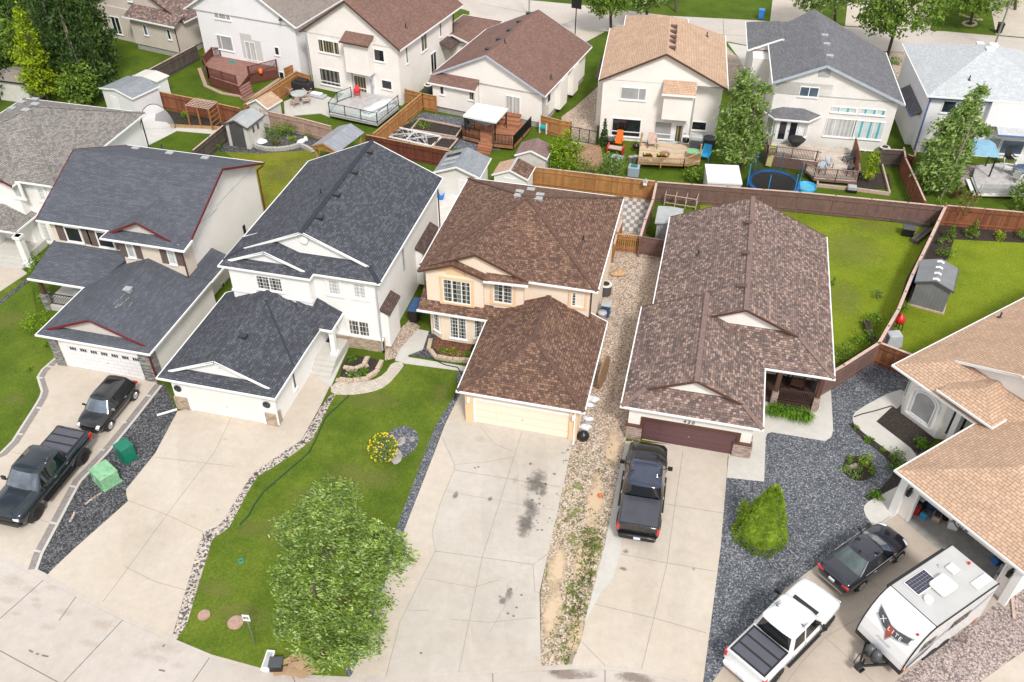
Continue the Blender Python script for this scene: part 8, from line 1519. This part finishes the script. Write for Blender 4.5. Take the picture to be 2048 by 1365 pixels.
# wood planter and timbers in the yard behind D
def pl(e): prt(e, 'box', 'bark', (-.2, .2, -1.1, 1.1, 0, .45), bev=.02); prt(e, 'soil', 'soil', (-.14, .14, -1.0, 1.0, .45, .47))
prop('timber_planter', 'narrow timber planter box behind the two leafy plants', 'planter', (1738, 672), 0, pl, rz=R(10))
def pile(n, L_):
    def f(e):
        for k in range(n): prt(e, 'timber', 'fence_dark', (-L_/2, L_/2, k*.28, k*.28+.25, 0, .28+.02*(k % 2)), bev=.01)
    return f
prop('timber_bed', 'long weathered timber bed against the plum brown fence', 'planter', (1808, 448), 0, pile(2, 3.6), rz=R(-6)); prop('timber_bed', 'weathered timber bed along the yard corner', 'planter', (1848, 478), 0, pile(2, 2.2), rz=R(58))
def blackbox(e): prt(e, 'body', 'black', (-.4, .4, -.3, .3, 0, .6), bev=.02); prt(e, 'lid', 'decal_dark', (-.45, .45, -.38, .35, .6, .68), bev=.02)
prop('compost_bin', 'black compost box beside the timber bed', 'compost bin', (1814, 470), 0, blackbox, rz=R(-5))
def kam(e): q = MB(); q.lathe((0, 0, .55), [(.02, 0), (.28, .08), (.33, .3), (.28, .5), (.1, .62), (.06, .7), (.01, .72)], 18); q.build('shell', 'red', e); q = MB(); 
for _ in (0,):
    def kam(e):
        q = MB(); q.lathe((0, 0, .55), [(.02, 0), (.28, .08), (.33, .3), (.28, .5), (.1, .62), (.06, .7), (.01, .72)], 18); q.build('shell', 'red', e)
        for a in range(4): q = MB(); q.beam((.25*math.cos(a*1.571), .25*math.sin(a*1.571), .6), (.32*math.cos(a*1.571), .32*math.sin(a*1.571), 0), .05, .05); q.build('leg', 'black', e)
prop('kamado_grill', 'red egg-shaped grill behind the right yard fence', 'barbecue', (1793, 660), 0, kam)
def cov(e): q = MB(); q.hexa([(-.55, -.4, 0), (.55, -.4, 0), (.55, .4, 0), (-.55, .4, 0)], [(-.42, -.3, .9), (.42, -.3, .9), (.42, .3, .95), (-.42, .3, .95)]); q.build('cover', 'fabric_grey', e, bev=.05); prt(e, 'skirt', 'fabric_grey', (-.5, .5, -.36, .36, .0, .3), bev=.06)
prop('covered_grill', 'grey covered grill in the right yard corner', 'barbecue', (1782, 690), 0, cov, rz=R(20))
def kay(e): q = MB(); q.loft([[(-.1, -1.2, .6), (.1, -1.2, .6), (.1, -1.2, .9), (-.1, -1.2, .9)], [(-.12, 0, .3), (.12, 0, .3), (.12, 0, 1.2), (-.12, 0, 1.2)], [(-.1, 1.2, .6), (.1, 1.2, .6), (.1, 1.2, .9), (-.1, 1.2, .9)]]); q.build('hull', 'blue', e); prt(e, 'seat', 'sky_blue', (-.13, -.11, -.4, .4, .6, 1.0))
prop('plastic_kayak', 'blue plastic kayak leaning between the dark shed and fence', 'kayak', (1822, 575), 0, kay, rz=R(-25))
# porch furniture of D, and metal rack by its shed
def chair(col, w_=.6, hgt=1.0, legs='black'):
    def f(e):
        prt(e, 'seat', col, (-w_/2, w_/2, -w_/2, w_/2, .4, .46), bev=.01); q = MB(); q.hexa([(-w_/2, w_/2-.05, .46), (w_/2, w_/2-.05, .46), (w_/2, w_/2, .46), (-w_/2, w_/2, .46)], [(-w_/2+.05, w_/2+.15, hgt), (w_/2-.05, w_/2+.15, hgt), (w_/2-.05, w_/2+.2, hgt), (-w_/2+.05, w_/2+.2, hgt)]); q.build('backrest', col, e)
        for x in (-1, 1):
            for y in (-1, 1): prt(e, 'leg', legs, (x*w_/2-.025, x*w_/2+.025, y*w_/2-.025, y*w_/2+.025, 0, .42))
            prt(e, 'armrest', col, (x*w_/2-.05, x*w_/2+.05, -w_/2, w_/2, .62, .66))
    return f
def table(r, col, hh=.72, legs='metal'):
    def f(e): q = MB(); q.cyl((0, 0, hh), (0, 0, hh+.04), r, seg=22); q.build('tabletop', col, e); [prt(e, 'leg', legs, (x*r*.6-.02, x*r*.6+.02, y*r*.6-.02, y*r*.6+.02, 0, hh)) for x in (-1, 1) for y in (-1, 1)]
    return f
def at_thing(name, label, cat, u, v, z, fn, rz=0, group=None, reg='P'): return prop(name, label, cat, (u, v), 0, fn, z, rz, reg, group)
at_thing('porch_chair', 'dark wooden chair on the bungalow porch', 'chair', 1592, 776, .4, chair('trim_brown', .7, 1.1), R(170)); at_thing('porch_chair', 'black chair at the back of the bungalow porch', 'chair', 1560, 768, .45, chair('black', .6, 1.0), R(160))
at_thing('porch_table', 'round table with a pale star top on the bungalow porch', 'table', 1615, 765, .4, table(.38, 'table_blue'))
# N patio set, grill, deck things
for i, (x, y, a_, lb) in enumerate(((635, 665, 60, 'tan sling chair at the left back of the patio table'), (735, 650, -40, 'tan sling chair at the right back of the patio table'), (650, 725, 150, 'tan sling chair at the front left of the patio table'), (725, 710, 210, 'tan sling chair at the front right of the patio table'))): at_thing('patio_chair', lb, 'chair', x, y, .06, chair('rail_pale', .6, 1.05, 'metal'), R(a_+90), 'sling chairs round the patio table', '2')
at_thing('patio_table', 'round glass patio table on the concrete patio', 'table', 683, 690, .06, table(.75, 'glass_light'), reg='2')
at_thing('covered_grill', 'black covered grill against the cedar fence', 'barbecue', 708, 630, .06, lambda e: (prt(e, 'cover', 'black_matte', (-1.0, 1.0, -.5, .5, 0, 1.1), bev=.15), prt(e, 'hood_bulge', 'black_matte', (-.6, .6, -.35, .35, 1.1, 1.3), bev=.1)), R(-8), None, '2')
at_thing('folded_tarp', 'heap of grey striped tarp beside the covered grill', 'tarp', 800, 660, .06, lambda e: (prt(e, 'fold', 'fabric_grey', (-.9, .9, -.4, .4, 0, .22), bev=.08), prt(e, 'upper_fold', 'fabric_white', (-.6, .5, -.25, .3, .22, .36), bev=.06)), R(-10), None, '2')
at_thing('plastic_chair', 'red plastic child chair on the grey deck', 'chair', 1075, 660, .6, chair('red', .5, .9, 'red'), R(20), None, '2')
a_, b_ = at(*zp('2', 1110, 800), .65), at(*zp('2', 1330, 700), .65); d = b_-a_
def cover(e):
    q = MB(); rd = random.Random(5); X = 7
    V = [[Vector((-1.9+3.8*i/X, -.75+1.5*j/4, (.55 if 0 < i < X and 0 < j < 4 else .02)+rd.uniform(-.06, .06))) for i in range(X+1)] for j in range(5)]
    q.raw([v for r in V for v in r], [(j*(X+1)+i, j*(X+1)+i+1, (j+1)*(X+1)+i+1, (j+1)*(X+1)+i) for j in range(4) for i in range(X)], smooth=True); q.build('sheet', 'bag', e); prt(e, 'frame', 'grey_pl', (-1.7, 1.7, -.6, .6, .0, .4))
m_ = (a_+b_)/2; e = thing('covered_sofa', 'long seat under crumpled white-blue plastic sheet on the grey deck', 'sofa', (m_.x-.1, m_.y+.2, .6), math.atan2(d.y, d.x)); cover(e)
at_thing('bucket', 'orange bucket on the red-brown deck', 'bucket', 415, 500, 1.0, lambda e: (lambda q: (q.lathe((0, 0, 0), [(.15, 0), (.2, .42), (.17, .42), (.13, .05)], 14), q.build('pail', 'orange', e)))(MB()), 0, None, '2'); [setattr(o, 'name', 'bucket') for o in COL.objects if o.name.startswith('air_mattress')]
at_thing('hose_pile', 'teal hose coil on the red-brown deck', 'hose', 220, 425, 1.0, lambda e: [(lambda q: (q.tube([Vector((r*math.cos(t*.7), r*.6*math.sin(t*.7), .03*k+.03)) for t in range(10)], .03), q.build('coil', 'teal', e)))(MB()) for k, r in enumerate((.4, .3))], 0, None, '2')
# M deck table and chairs
at_thing('outdoor_table', 'blue-grey table under the white gazebo canopy', 'table', 572, 880, .5, lambda e: (prt(e, 'tabletop', 'table_blue', (-.85, .85, -.5, .5, .7, .75)), [prt(e, 'leg', 'metal', (x-.03, x+.03, y-.03, y+.03, 0, .7)) for x in (-.7, .7) for y in (-.4, .4)]), R(-30), None, '3')
at_thing('deck_chair', 'dark deck chair left of the blue-grey table', 'chair', 475, 885, .5, chair('decal_dark', .6, 1.0), R(60), None, '3'); at_thing('deck_chair', 'dark deck chair behind the blue-grey table', 'chair', 600, 840, .5, chair('decal_dark', .6, 1.0), R(-20), None, '3')
at_thing('hose_reel', 'white hose reel with teal hose by the cedar fence', 'hose reel', 982, 905, .03, lambda e: ((lambda q: (q.cyl((-.25, 0, .5), (.25, 0, .5), .3, seg=14), q.build('hose_coil', 'teal', e)))(MB()), prt(e, 'left_frame', 'white_pl', (-.35, -.28, -.3, .3, 0, .95)), prt(e, 'right_frame', 'white_pl', (.28, .35, -.3, .3, 0, .95))), R(-10), None, '3')
# E deck and yard
at_thing('adirondack_chair', 'bright blue adirondack chair beside the tan deck', 'chair', 885, 1090, .03, chair('sky_blue', .75, 1.15, 'sky_blue'), R(-10), None, '4'); at_thing('deck_chair', 'cushioned lounge chair on the tan deck by the house wall', 'chair', 525, 1000, .6, chair('rail_pale', .75, 1.0), R(10), None, '4')
for x, y, lb in ((493, 1088, 'left planter box with flowers on the tan deck edge'), (588, 1092, 'right planter box with yellow flowers on the tan deck edge')): at_thing('planter_box', lb, 'planter', x, y, 1.0, lambda e: (prt(e, 'box', 'black', (-.4, .4, -.15, .15, .2, .42)), [prt(e, 'flower', m__, (k*.12-.05, k*.12+.05, -.08, .1, .42, .5+.03*(k % 2))) for k, m__ in zip(range(-3, 4), ('leaf_mid', 'yellow_flower', 'leaf_mid', 'leaf_day', 'red_flower', 'leaf_mid', 'yellow_flower'))]), R(5), None, '4')
at_thing('fire_bowl', 'round brown fire bowl on the tan deck', 'fire bowl', 607, 1085, .6, lambda e: (lambda q: (q.lathe((0, 0, .15), [(.05, 0), (.35, .1), (.45, .3), (.38, .28), (.1, .12)], 16), q.build('bowl', 'rail_brown', e)))(MB()), 0, None, '4')
at_thing('barbecue_grill', 'grey barbecue at the right end of the tan deck', 'barbecue', 820, 1015, .6, lambda e: (prt(e, 'cart', 'decal_dark', (-.5, .5, -.3, .3, 0, .8), bev=.02), prt(e, 'hood', 'grey_pl', (-.5, .5, -.3, .3, .8, 1.2), bev=.1)), 0, None, '4'); at_thing('kettle_grill', 'white-lidded black kettle grill beside the white door', 'barbecue', 752, 990, .6, lambda e: (lambda q: (q.lathe((0, 0, .2), [(.05, 0), (.28, .1), (.3, .4), (.1, .55)], 14), q.build('bowl', 'black', e), prt(e, 'shelf', 'white_pl', (-.25, .25, -.1, .3, .7, .74))))(MB()), 0, None, '4')
at_thing('deck_box', 'sage green deck box under the barbecue', 'box', 812, 1075, .6, lambda e: (prt(e, 'body', 'wood', (-.55, .55, -.4, .4, 0, .5)), prt(e, 'lid', 'green_pale', (-.6, .6, -.45, .45, .5, .56))), 0, None, '4')
at_thing('rain_barrel', 'round dark drum beside the tan-roofed house', 'barrel', 912, 1000, .03, lambda e: (lambda q: (q.cyl((0, 0, 0), (0, 0, .8), .55, seg=20), q.build('drum', 'decal_dark', e)))(MB()), 0, None, '4')
at_thing('play_table', 'child play table with red ends beside the deck', 'play table', 275, 1045, .03, lambda e: (prt(e, 'tabletop', 'rail_pale', (-.6, .6, -.3, .3, .45, .52)), prt(e, 'left_end', 'red', (-.7, -.6, -.35, .35, 0, .7)), prt(e, 'right_end', 'red', (.6, .7, -.35, .35, 0, .7))), R(-5), None, '4'); at_thing('water_play_table', 'blue water play table in front of the red-ended play table', 'play table', 285, 1110, .03, lambda e: (prt(e, 'basin', 'table_blue', (-.5, .5, -.35, .35, .35, .55), bev=.05), [prt(e, 'leg', 'white_pl', (x-.04, x+.04, y-.04, y+.04, 0, .36)) for x in (-.4, .4) for y in (-.28, .28)]), R(-10), None, '4')
at_thing('garden_chair', 'orange high-backed chair against the tan-roofed house', 'chair', 297, 1000, .03, chair('orange', .6, 1.3), R(0), None, '4'); at_thing('storage_bin', 'black bin beside the narrow cedar', 'bin', 228, 990, .03, blk, 0, None, '4'); at_thing('kettle_grill', 'small black kettle on the gravel by the deck', 'barbecue', 413, 1035, .03, lambda e: (lambda q: (q.lathe((0, 0, .3), [(.05, 0), (.3, .1), (.3, .3), (.05, .5)], 14), q.build('bowl', 'black', e)))(MB()), 0, None, '4')
at_thing('storage_cabinet', 'blue-grey plastic storage chest in front of the cedar deck', 'box', 398, 1195, .03, lambda e: (prt(e, 'body', 'table_blue', (-.45, .45, -.4, .4, 0, .8), bev=.03), prt(e, 'tray', 'green_dark', (-.25, .25, -.2, .2, .8, .9), bev=.02)), 0, None, '4')
for x, y, lb in ((380, 1110, 'left galvanised can beside the plastic chest'), (410, 1105, 'right galvanised can beside the plastic chest')): at_thing('metal_can', lb, 'can', x, y, .03, lambda e: (lambda q: (q.cyl((0, 0, 0), (0, 0, .55), .22, seg=14), q.cyl((0, 0, .55), (0, 0, .6), .24, .1, seg=14), q.build('can_body', 'metal', e)))(MB()), 0, None, '4')
# trampoline and pool
p = at(*zp('4', 1355, 1250), .8); e = thing('trampoline', 'round trampoline with blue rim and dark safety net', 'trampoline', (p.x, p.y, .03)); mb = MB(); mb.cyl((0, 0, .78), (0, 0, .8), 1.75, seg=32); mb.build('jump_mat', 'black_matte', e); mb = MB(); n = 32
ring2 = lambda r, z: [(r*math.cos(2*math.pi*i/n), r*math.sin(2*math.pi*i/n), z) for i in range(n)]
mb.raw(ring2(1.72, .86)+ring2(2.02, .86)+ring2(2.05, .74)+ring2(1.72, .74), [(j*n+i, j*n+(i+1) % n, ((j+1) % 4)*n+(i+1) % n, ((j+1) % 4)*n+i) for j in range(4) for i in range(n)]); mb.build('rim_pad', 'tramp_blue', e)
mb = MB(); mb.raw(ring2(1.85, .85)+ring2(1.95, 2.5), [(i, (i+1) % n, n+(i+1) % n, n+i) for i in range(n)]); mb.build('safety_net', 'net_dark', e)
for k in range(6): a_ = k*math.pi/3+.3; mb = MB(); mb.cyl((2.05*math.cos(a_), 2.05*math.sin(a_), 0), (2.1*math.cos(a_), 2.1*math.sin(a_), 2.5), .032, seg=8); mb.build('pole', 'sky_blue', e)
at_thing('slide', 'yellow slide board leaning by the trampoline', 'slide', 1315, 1150, .03, lambda e: (lambda q: (q.beam((0, 0, .2), (.2, .9, 1.8), .45, .05), q.build('chute', 'yellow_pale', e), prt(e, 'support', 'sky_blue', (-.1, .5, .85, .95, 0, 1.7))))(MB()), 0, None, '4')
at_thing('paddling_pool', 'small blue paddling pool beside the trampoline', 'paddling pool', 1575, 1292, .03, lambda e: (lambda q, w__: (q.lathe((0, 0, 0), [(.7, 0), (.78, .3), (.72, .3), (.66, .05)], 24), q.build('wall', 'sky_blue', e), w__.cyl((0, 0, .05), (0, 0, .14), .68, seg=24), w__.build('water', 'pool_water', e)))(MB(), MB()), 0, None, '4')
# F deck furniture
at_thing('lounge_chair', 'dark lounge chair on the lower deck', 'chair', 545, 1110, .5, chair('decal_dark', .65, 1.0), R(-60), None, '5'); at_thing('folding_chair', 'grey folding chair in the middle of the lower deck', 'chair', 410, 1140, .5, chair('grey_pl', .5, .85), R(20), None, '5'); at_thing('garden_chair', 'blue seat chair by the lower railing', 'chair', 365, 1180, .5, chair('table_blue', .5, .8), 0, None, '5'); at_thing('garden_chair', 'dark chair in the corner of the lower railing', 'chair', 555, 1195, .5, chair('black', .5, .8), 0, None, '5')
at_thing('covered_table', 'dark hexagonal covered table on the upper deck', 'table', 185, 1000, 1.0, lambda e: (lambda q: (q.lathe((0, 0, .1), [(.3, 0), (.6, .3), (.75, .6), (.3, .78), (.02, .8)], 6, smooth=False), q.build('cover', 'black_matte', e)))(MB()), 0, None, '5')
at_thing('ride_on_toy', 'grey toy ride-on at the edge of the soil bed', 'toy', 567, 1305, .05, lambda e: (prt(e, 'body', 'grey_pl', (-.35, .35, -.25, .25, .1, .5), bev=.08), prt(e, 'wheels', 'black', (-.4, .4, -.3, -.2, 0, .2))), 0, None, '5')
mb = MB()
for a, b in (((335, 1235), (340, 1265)), ((330, 1265), (610, 1295)), ((610, 1295), (830, 1325)), ((830, 1325), (770, 1100))): a_, b_ = at(*zp('5', *a), .15), at(*zp('5', *b), .15); mb.beam(a_-Vector((11, 71, 0)), b_-Vector((11, 71, 0)), .12, .28)
e = mb.build('timber_edging', 'rail_pale'); e.location = (11, 71, 0); tag(e, 'grey timber edging of the soil bed below the charcoal-roofed house', 'edging')
# G deck: umbrella table set
for i, (x, y, a_, lb) in enumerate(((1635, 1110, 20, 'black slatted chair behind the glass table on the light deck'), (1625, 1180, 80, 'white sling chair left of the glass table'), (1700, 1170, -10, 'white sling chair in the middle of the glass table side'), (1690, 1240, 150, 'pale chair in front of the glass table'))): at_thing('patio_chair', lb, 'chair', x, y, .5, chair('black' if i == 0 else 'rail_grey', .6, 1.1, 'metal'), R(a_), None, '5')
at_thing('patio_table', 'glass-topped table on the light grey deck', 'table', 1735, 1210, .5, table(.8, 'glass_blue'), 0, None, '5')
c4 = [at(*zp('5', *q_), 2.3) for q_ in ((1140, 970), (1420, 1045), (1540, 1035), (1470, 950))]
def gz(e): pass
p = at(*zp('5', 1430, 1020), 2.3); e = thing('patio_canopy', 'light blue patio canopy half hidden by the leaning tree', 'canopy', (p.x, p.y, .5)); mb = MB(); mb.hexa([(-1.6, -1.1, 1.8), (1.5, -1.1, 1.8), (1.5, 1.1, 1.9), (-1.6, 1.1, 1.9)], [(-1.0, -.3, 2.4), (.8, -.3, 2.4), (.8, .5, 2.45), (-1.0, .5, 2.45)]); mb.build('canopy', 'canopy_blue', e)
for x in (-1.4, 1.3):
    for y in (-.9, .9): prt(e, 'pole', 'black', (x-.05, x+.05, y-.05, y+.05, 0, 1.85))
at_thing('kettle_grill', 'black kettle grill behind the leaning tree', 'barbecue', 1080, 1050, .03, lambda e: (lambda q: (q.lathe((0, 0, .6), [(.05, 0), (.35, .15), (.36, .35), (.05, .6)], 14), q.build('bowl', 'black', e), [prt(e, 'leg', 'metal', (x-.02, x+.02, y-.02, y+.02, 0, .65)) for x in (-.2, .2) for y in (-.2, .2)]))(MB()), 0, None, '5')
# yard odds and ends
def wire_rack(e):
    q = MB()
    for x in (-1.2, -.4, .4, 1.2):
        for y in (-.5, .5): q.box(x-.03, x+.03, y-.03, y+.03, 0, 1.0)
    for z in (.3, .97):
        for y in (-.5, .5): q.beam((-1.2, y, z), (1.2, y, z), .05, .05)
        for x in (-1.2, -.4, .4, 1.2): q.beam((x, -.5, z), (x, .5, z), .05, .05)
    q.build('frame', 'rail_pale', e)
at_thing('wooden_rack', 'open timber frame rack behind the ribbed metal shed', 'rack', 400, 75, .03, wire_rack, R(-4), None, 'D')
at_thing('bird_house', 'small white bird house on the cedar fence', 'bird house', 1672, 1262, 1.6, lambda e: (prt(e, 'box', 'white_pl', (-.14, .14, -.12, .12, .0, .28)), (lambda q: (q.hexa([(-.2, -.17, .28), (.2, -.17, .28), (.2, .17, .28), (-.2, .17, .28)], [(-.01, -.17, .45), (.01, -.17, .45), (.01, .17, .45), (-.01, .17, .45)]), q.build('roof', 'grey_pl', e)))(MB())), 0, None, '3')
for i, (u, v, m_, w_, lb) in enumerate(((900, 385, 'white_pl', .3, 'white bucket by the shabby shed'), (882, 398, 'blue', .3, 'blue bucket by the white house corner'), (912, 398, 'white_pl', .25, 'white pail in front of the buckets'), (893, 375, 'teal', .25, 'teal-lidded pail by the shed door'), (925, 392, 'grey_pl', .35, 'grey tool bin on the patio'))): at_thing('bucket', lb, 'bucket', u, v, .05, (lambda m__, w__: lambda e: (lambda q: (q.lathe((0, 0, 0), [(w__*.7, 0), (w__, w__*1.6), (w__*.9, w__*1.6), (w__*.6, .1)], 14), q.build('pail', m__, e)))(MB()))(m_, w_), 0, 'buckets beside the shabby shed')
at_thing('plastic_chair', 'grey plastic chair on the patio by the shabby shed', 'chair', 930, 378, .05, chair('grey_pl', .5, .9), R(30))
rock('white flowering cushion plant in the stone bed', 524, 285, .45, 'white_pl', 31, (1, 1, .6), 'flowering_plant'); rock('white stones group in the stone bed', 602, 285, .5, 'white_pl', 32, (1, .6, .5)); rock('white upright rock in the stone bed', 612, 282, .35, 'white_pl', 33, (.6, .6, 1.2))
# curved block walls: every row is one wall thing
def blockwall(lb, px, h, mat, w_=.25, reg='P', z=0):
    pts = [at(*zp(reg, *p), z) for p in px]; mb = MB(); o = pts[0]
    # resample
    seg = []; 
    for a, b in zip(pts, pts[1:]): n_ = max(1, int((b-a).length/.3)); seg += [a.lerp(b, k/n_) for k in range(n_)]
    seg.append(pts[-1])
    rows = max(1, int(h/.12))
    for j in range(rows):
        for a, b in zip(seg, seg[1:]):
            d = (b-a); g = d.normalized()*.012; of = d*.5*(j % 2); mb.beam(a+of+g+Vector((0, 0, .06+j*.12)), b+of-g+Vector((0, 0, .06+j*.12)), w_, .112)
    e = mb.build('block_edging', mat, off=(o.x, o.y, 0)); e.location = (o.x, o.y, 0); return tag(e, lb, 'edging')
blockwall('curved tan block edging of the mulch bed', [(862, 680), (858, 700), (870, 716), (900, 722), (938, 724)], .3, 'block_tan'); sheet('mulch_bed', XY([(868, 680), (866, 700), (880, 714), (938, 718), (945, 690), (900, 670)]), .2, 'mulch')
blockwall('inner curved block edging by the entry steps', [(688, 742), (710, 745), (728, 738), (735, 722)], .36, 'block_tan'); blockwall('outer curved block edging by the paver path', [(672, 762), (700, 765), (730, 762), (752, 748), (762, 730)], .24, 'block_tan'); sheet('entry_bed_soil', XY([(685, 735), (700, 712), (755, 722), (758, 735), (745, 750), (725, 758), (680, 758)]), .12, 'soil')
blockwall('curved grey stone wall around the gravel bed', [(510, 285), (513, 297), (530, 302), (555, 303), (580, 300), (600, 294), (615, 300), (625, 306)], .36, 'block_grey'); blockwall('curved pinkish ring edging around the far street tree', [(1925, 48), (1930, 52), (1942, 54), (1952, 50), (1950, 46), (1940, 44), (1930, 45), (1925, 48)], .12, 'block_tan'); blockwall('arched block edging on the far lawn', [(1918, 28), (1930, 34), (1950, 40), (1965, 41)], .12, 'block_tan')
mb = MB(); strip(mb, XY([(663, 1000), (663, 1000.5)]), .01, 0, .001)
# splash blocks, boards
for i, (a, b, w_, m_, lb) in enumerate((((314, 831), (354, 819), .1, 'trim_white', 'white downspout extension on the black gravel'), ((2024, 1192), (2028, 1238), .12, 'rail_pale', 'pale downspout extension on the pink gravel'), ((1160, 820), (1170, 790), .12, 'wood', 'wooden board against the cream garage wall'))):
    A_, B_ = at(*a, .12), at(*b, .12); mb = MB(); mb.beam(Vector(), B_-A_, w_, .08); e = mb.build('downspout_extension' if i < 2 else 'wooden_board', m_); e.location = A_; tag(e, lb, 'downspout' if i < 2 else 'board')
# things inside the open garage of H
h = HH
for i, (x, y, z_, sx, sy, sz, m_, nm, lb) in enumerate(((13.2, 35.2, .07, .5, .7, .9, 'black', 'sports_bag', 'black bag stack at the left of the open garage'), (13.7, 34.9, .07, .35, .35, .45, 'sky_blue', 'tote_bag', 'bright blue bag on the garage floor'), (13.15, 34.4, .07, .2, .3, .2, 'orange', 'cord_reel', 'orange reel just inside the garage'), (13.5, 35.7, .07, .6, .4, 1.1, 'bin_blue', 'golf_bag', 'navy golf bag in the garage'), (14.4, 35.9, .07, .5, .5, .8, 'black', 'shop_vacuum', 'black machine deeper in the garage'), (18.2, 35.3, .07, .7, .6, .8, 'grey_pl', 'storage_crate', 'grey crate at the right of the garage'), (18.3, 34.5, .07, .5, .5, .9, 'metal', 'metal_case', 'metal case behind the trailer in the garage'), (17.4, 35.6, .07, .4, .4, .4, 'blue', 'water_jug', 'blue jug on the garage floor'), (17.8, 35.9, .07, .4, .3, .4, 'cardboard', 'cardboard_box', 'small box behind the blue jug'), (13.35, 34.75, .07, .3, .3, .7, 'red', 'fuel_can', 'red can among the bags in the open garage'), (14.1, 35.4, .07, .6, .4, .35, 'rail_pale', 'laundry_basket', 'tan basket behind the bright blue bag'), (14.9, 35.6, .07, .4, .5, .6, 'white_pl', 'cooler_box', 'white cooler in the garage'), (18.5, 34.9, .07, .3, .4, 1.2, 'table_blue', 'tall_crate', 'tall blue-grey crate at the right garage wall'), (16.4, 36.2, .07, .5, .4, .5, 'bag', 'plastic_bin', 'pale bin deep in the middle of the garage'))):
    p = h.world((x, y, z_)); e = thing(nm, lb, nm.replace('_', ' '), (p.x, p.y, z_), h.a+.2*i); prt(e, 'body', m_, (-sx/2, sx/2, -sy/2, sy/2, 0, sz*.8), bev=.06); prt(e, 'top', 'decal_dark' if m_ != 'black' else 'bag', (-sx*.35, sx*.35, -sy*.35, sy*.35, sz*.8, sz), bev=.04)
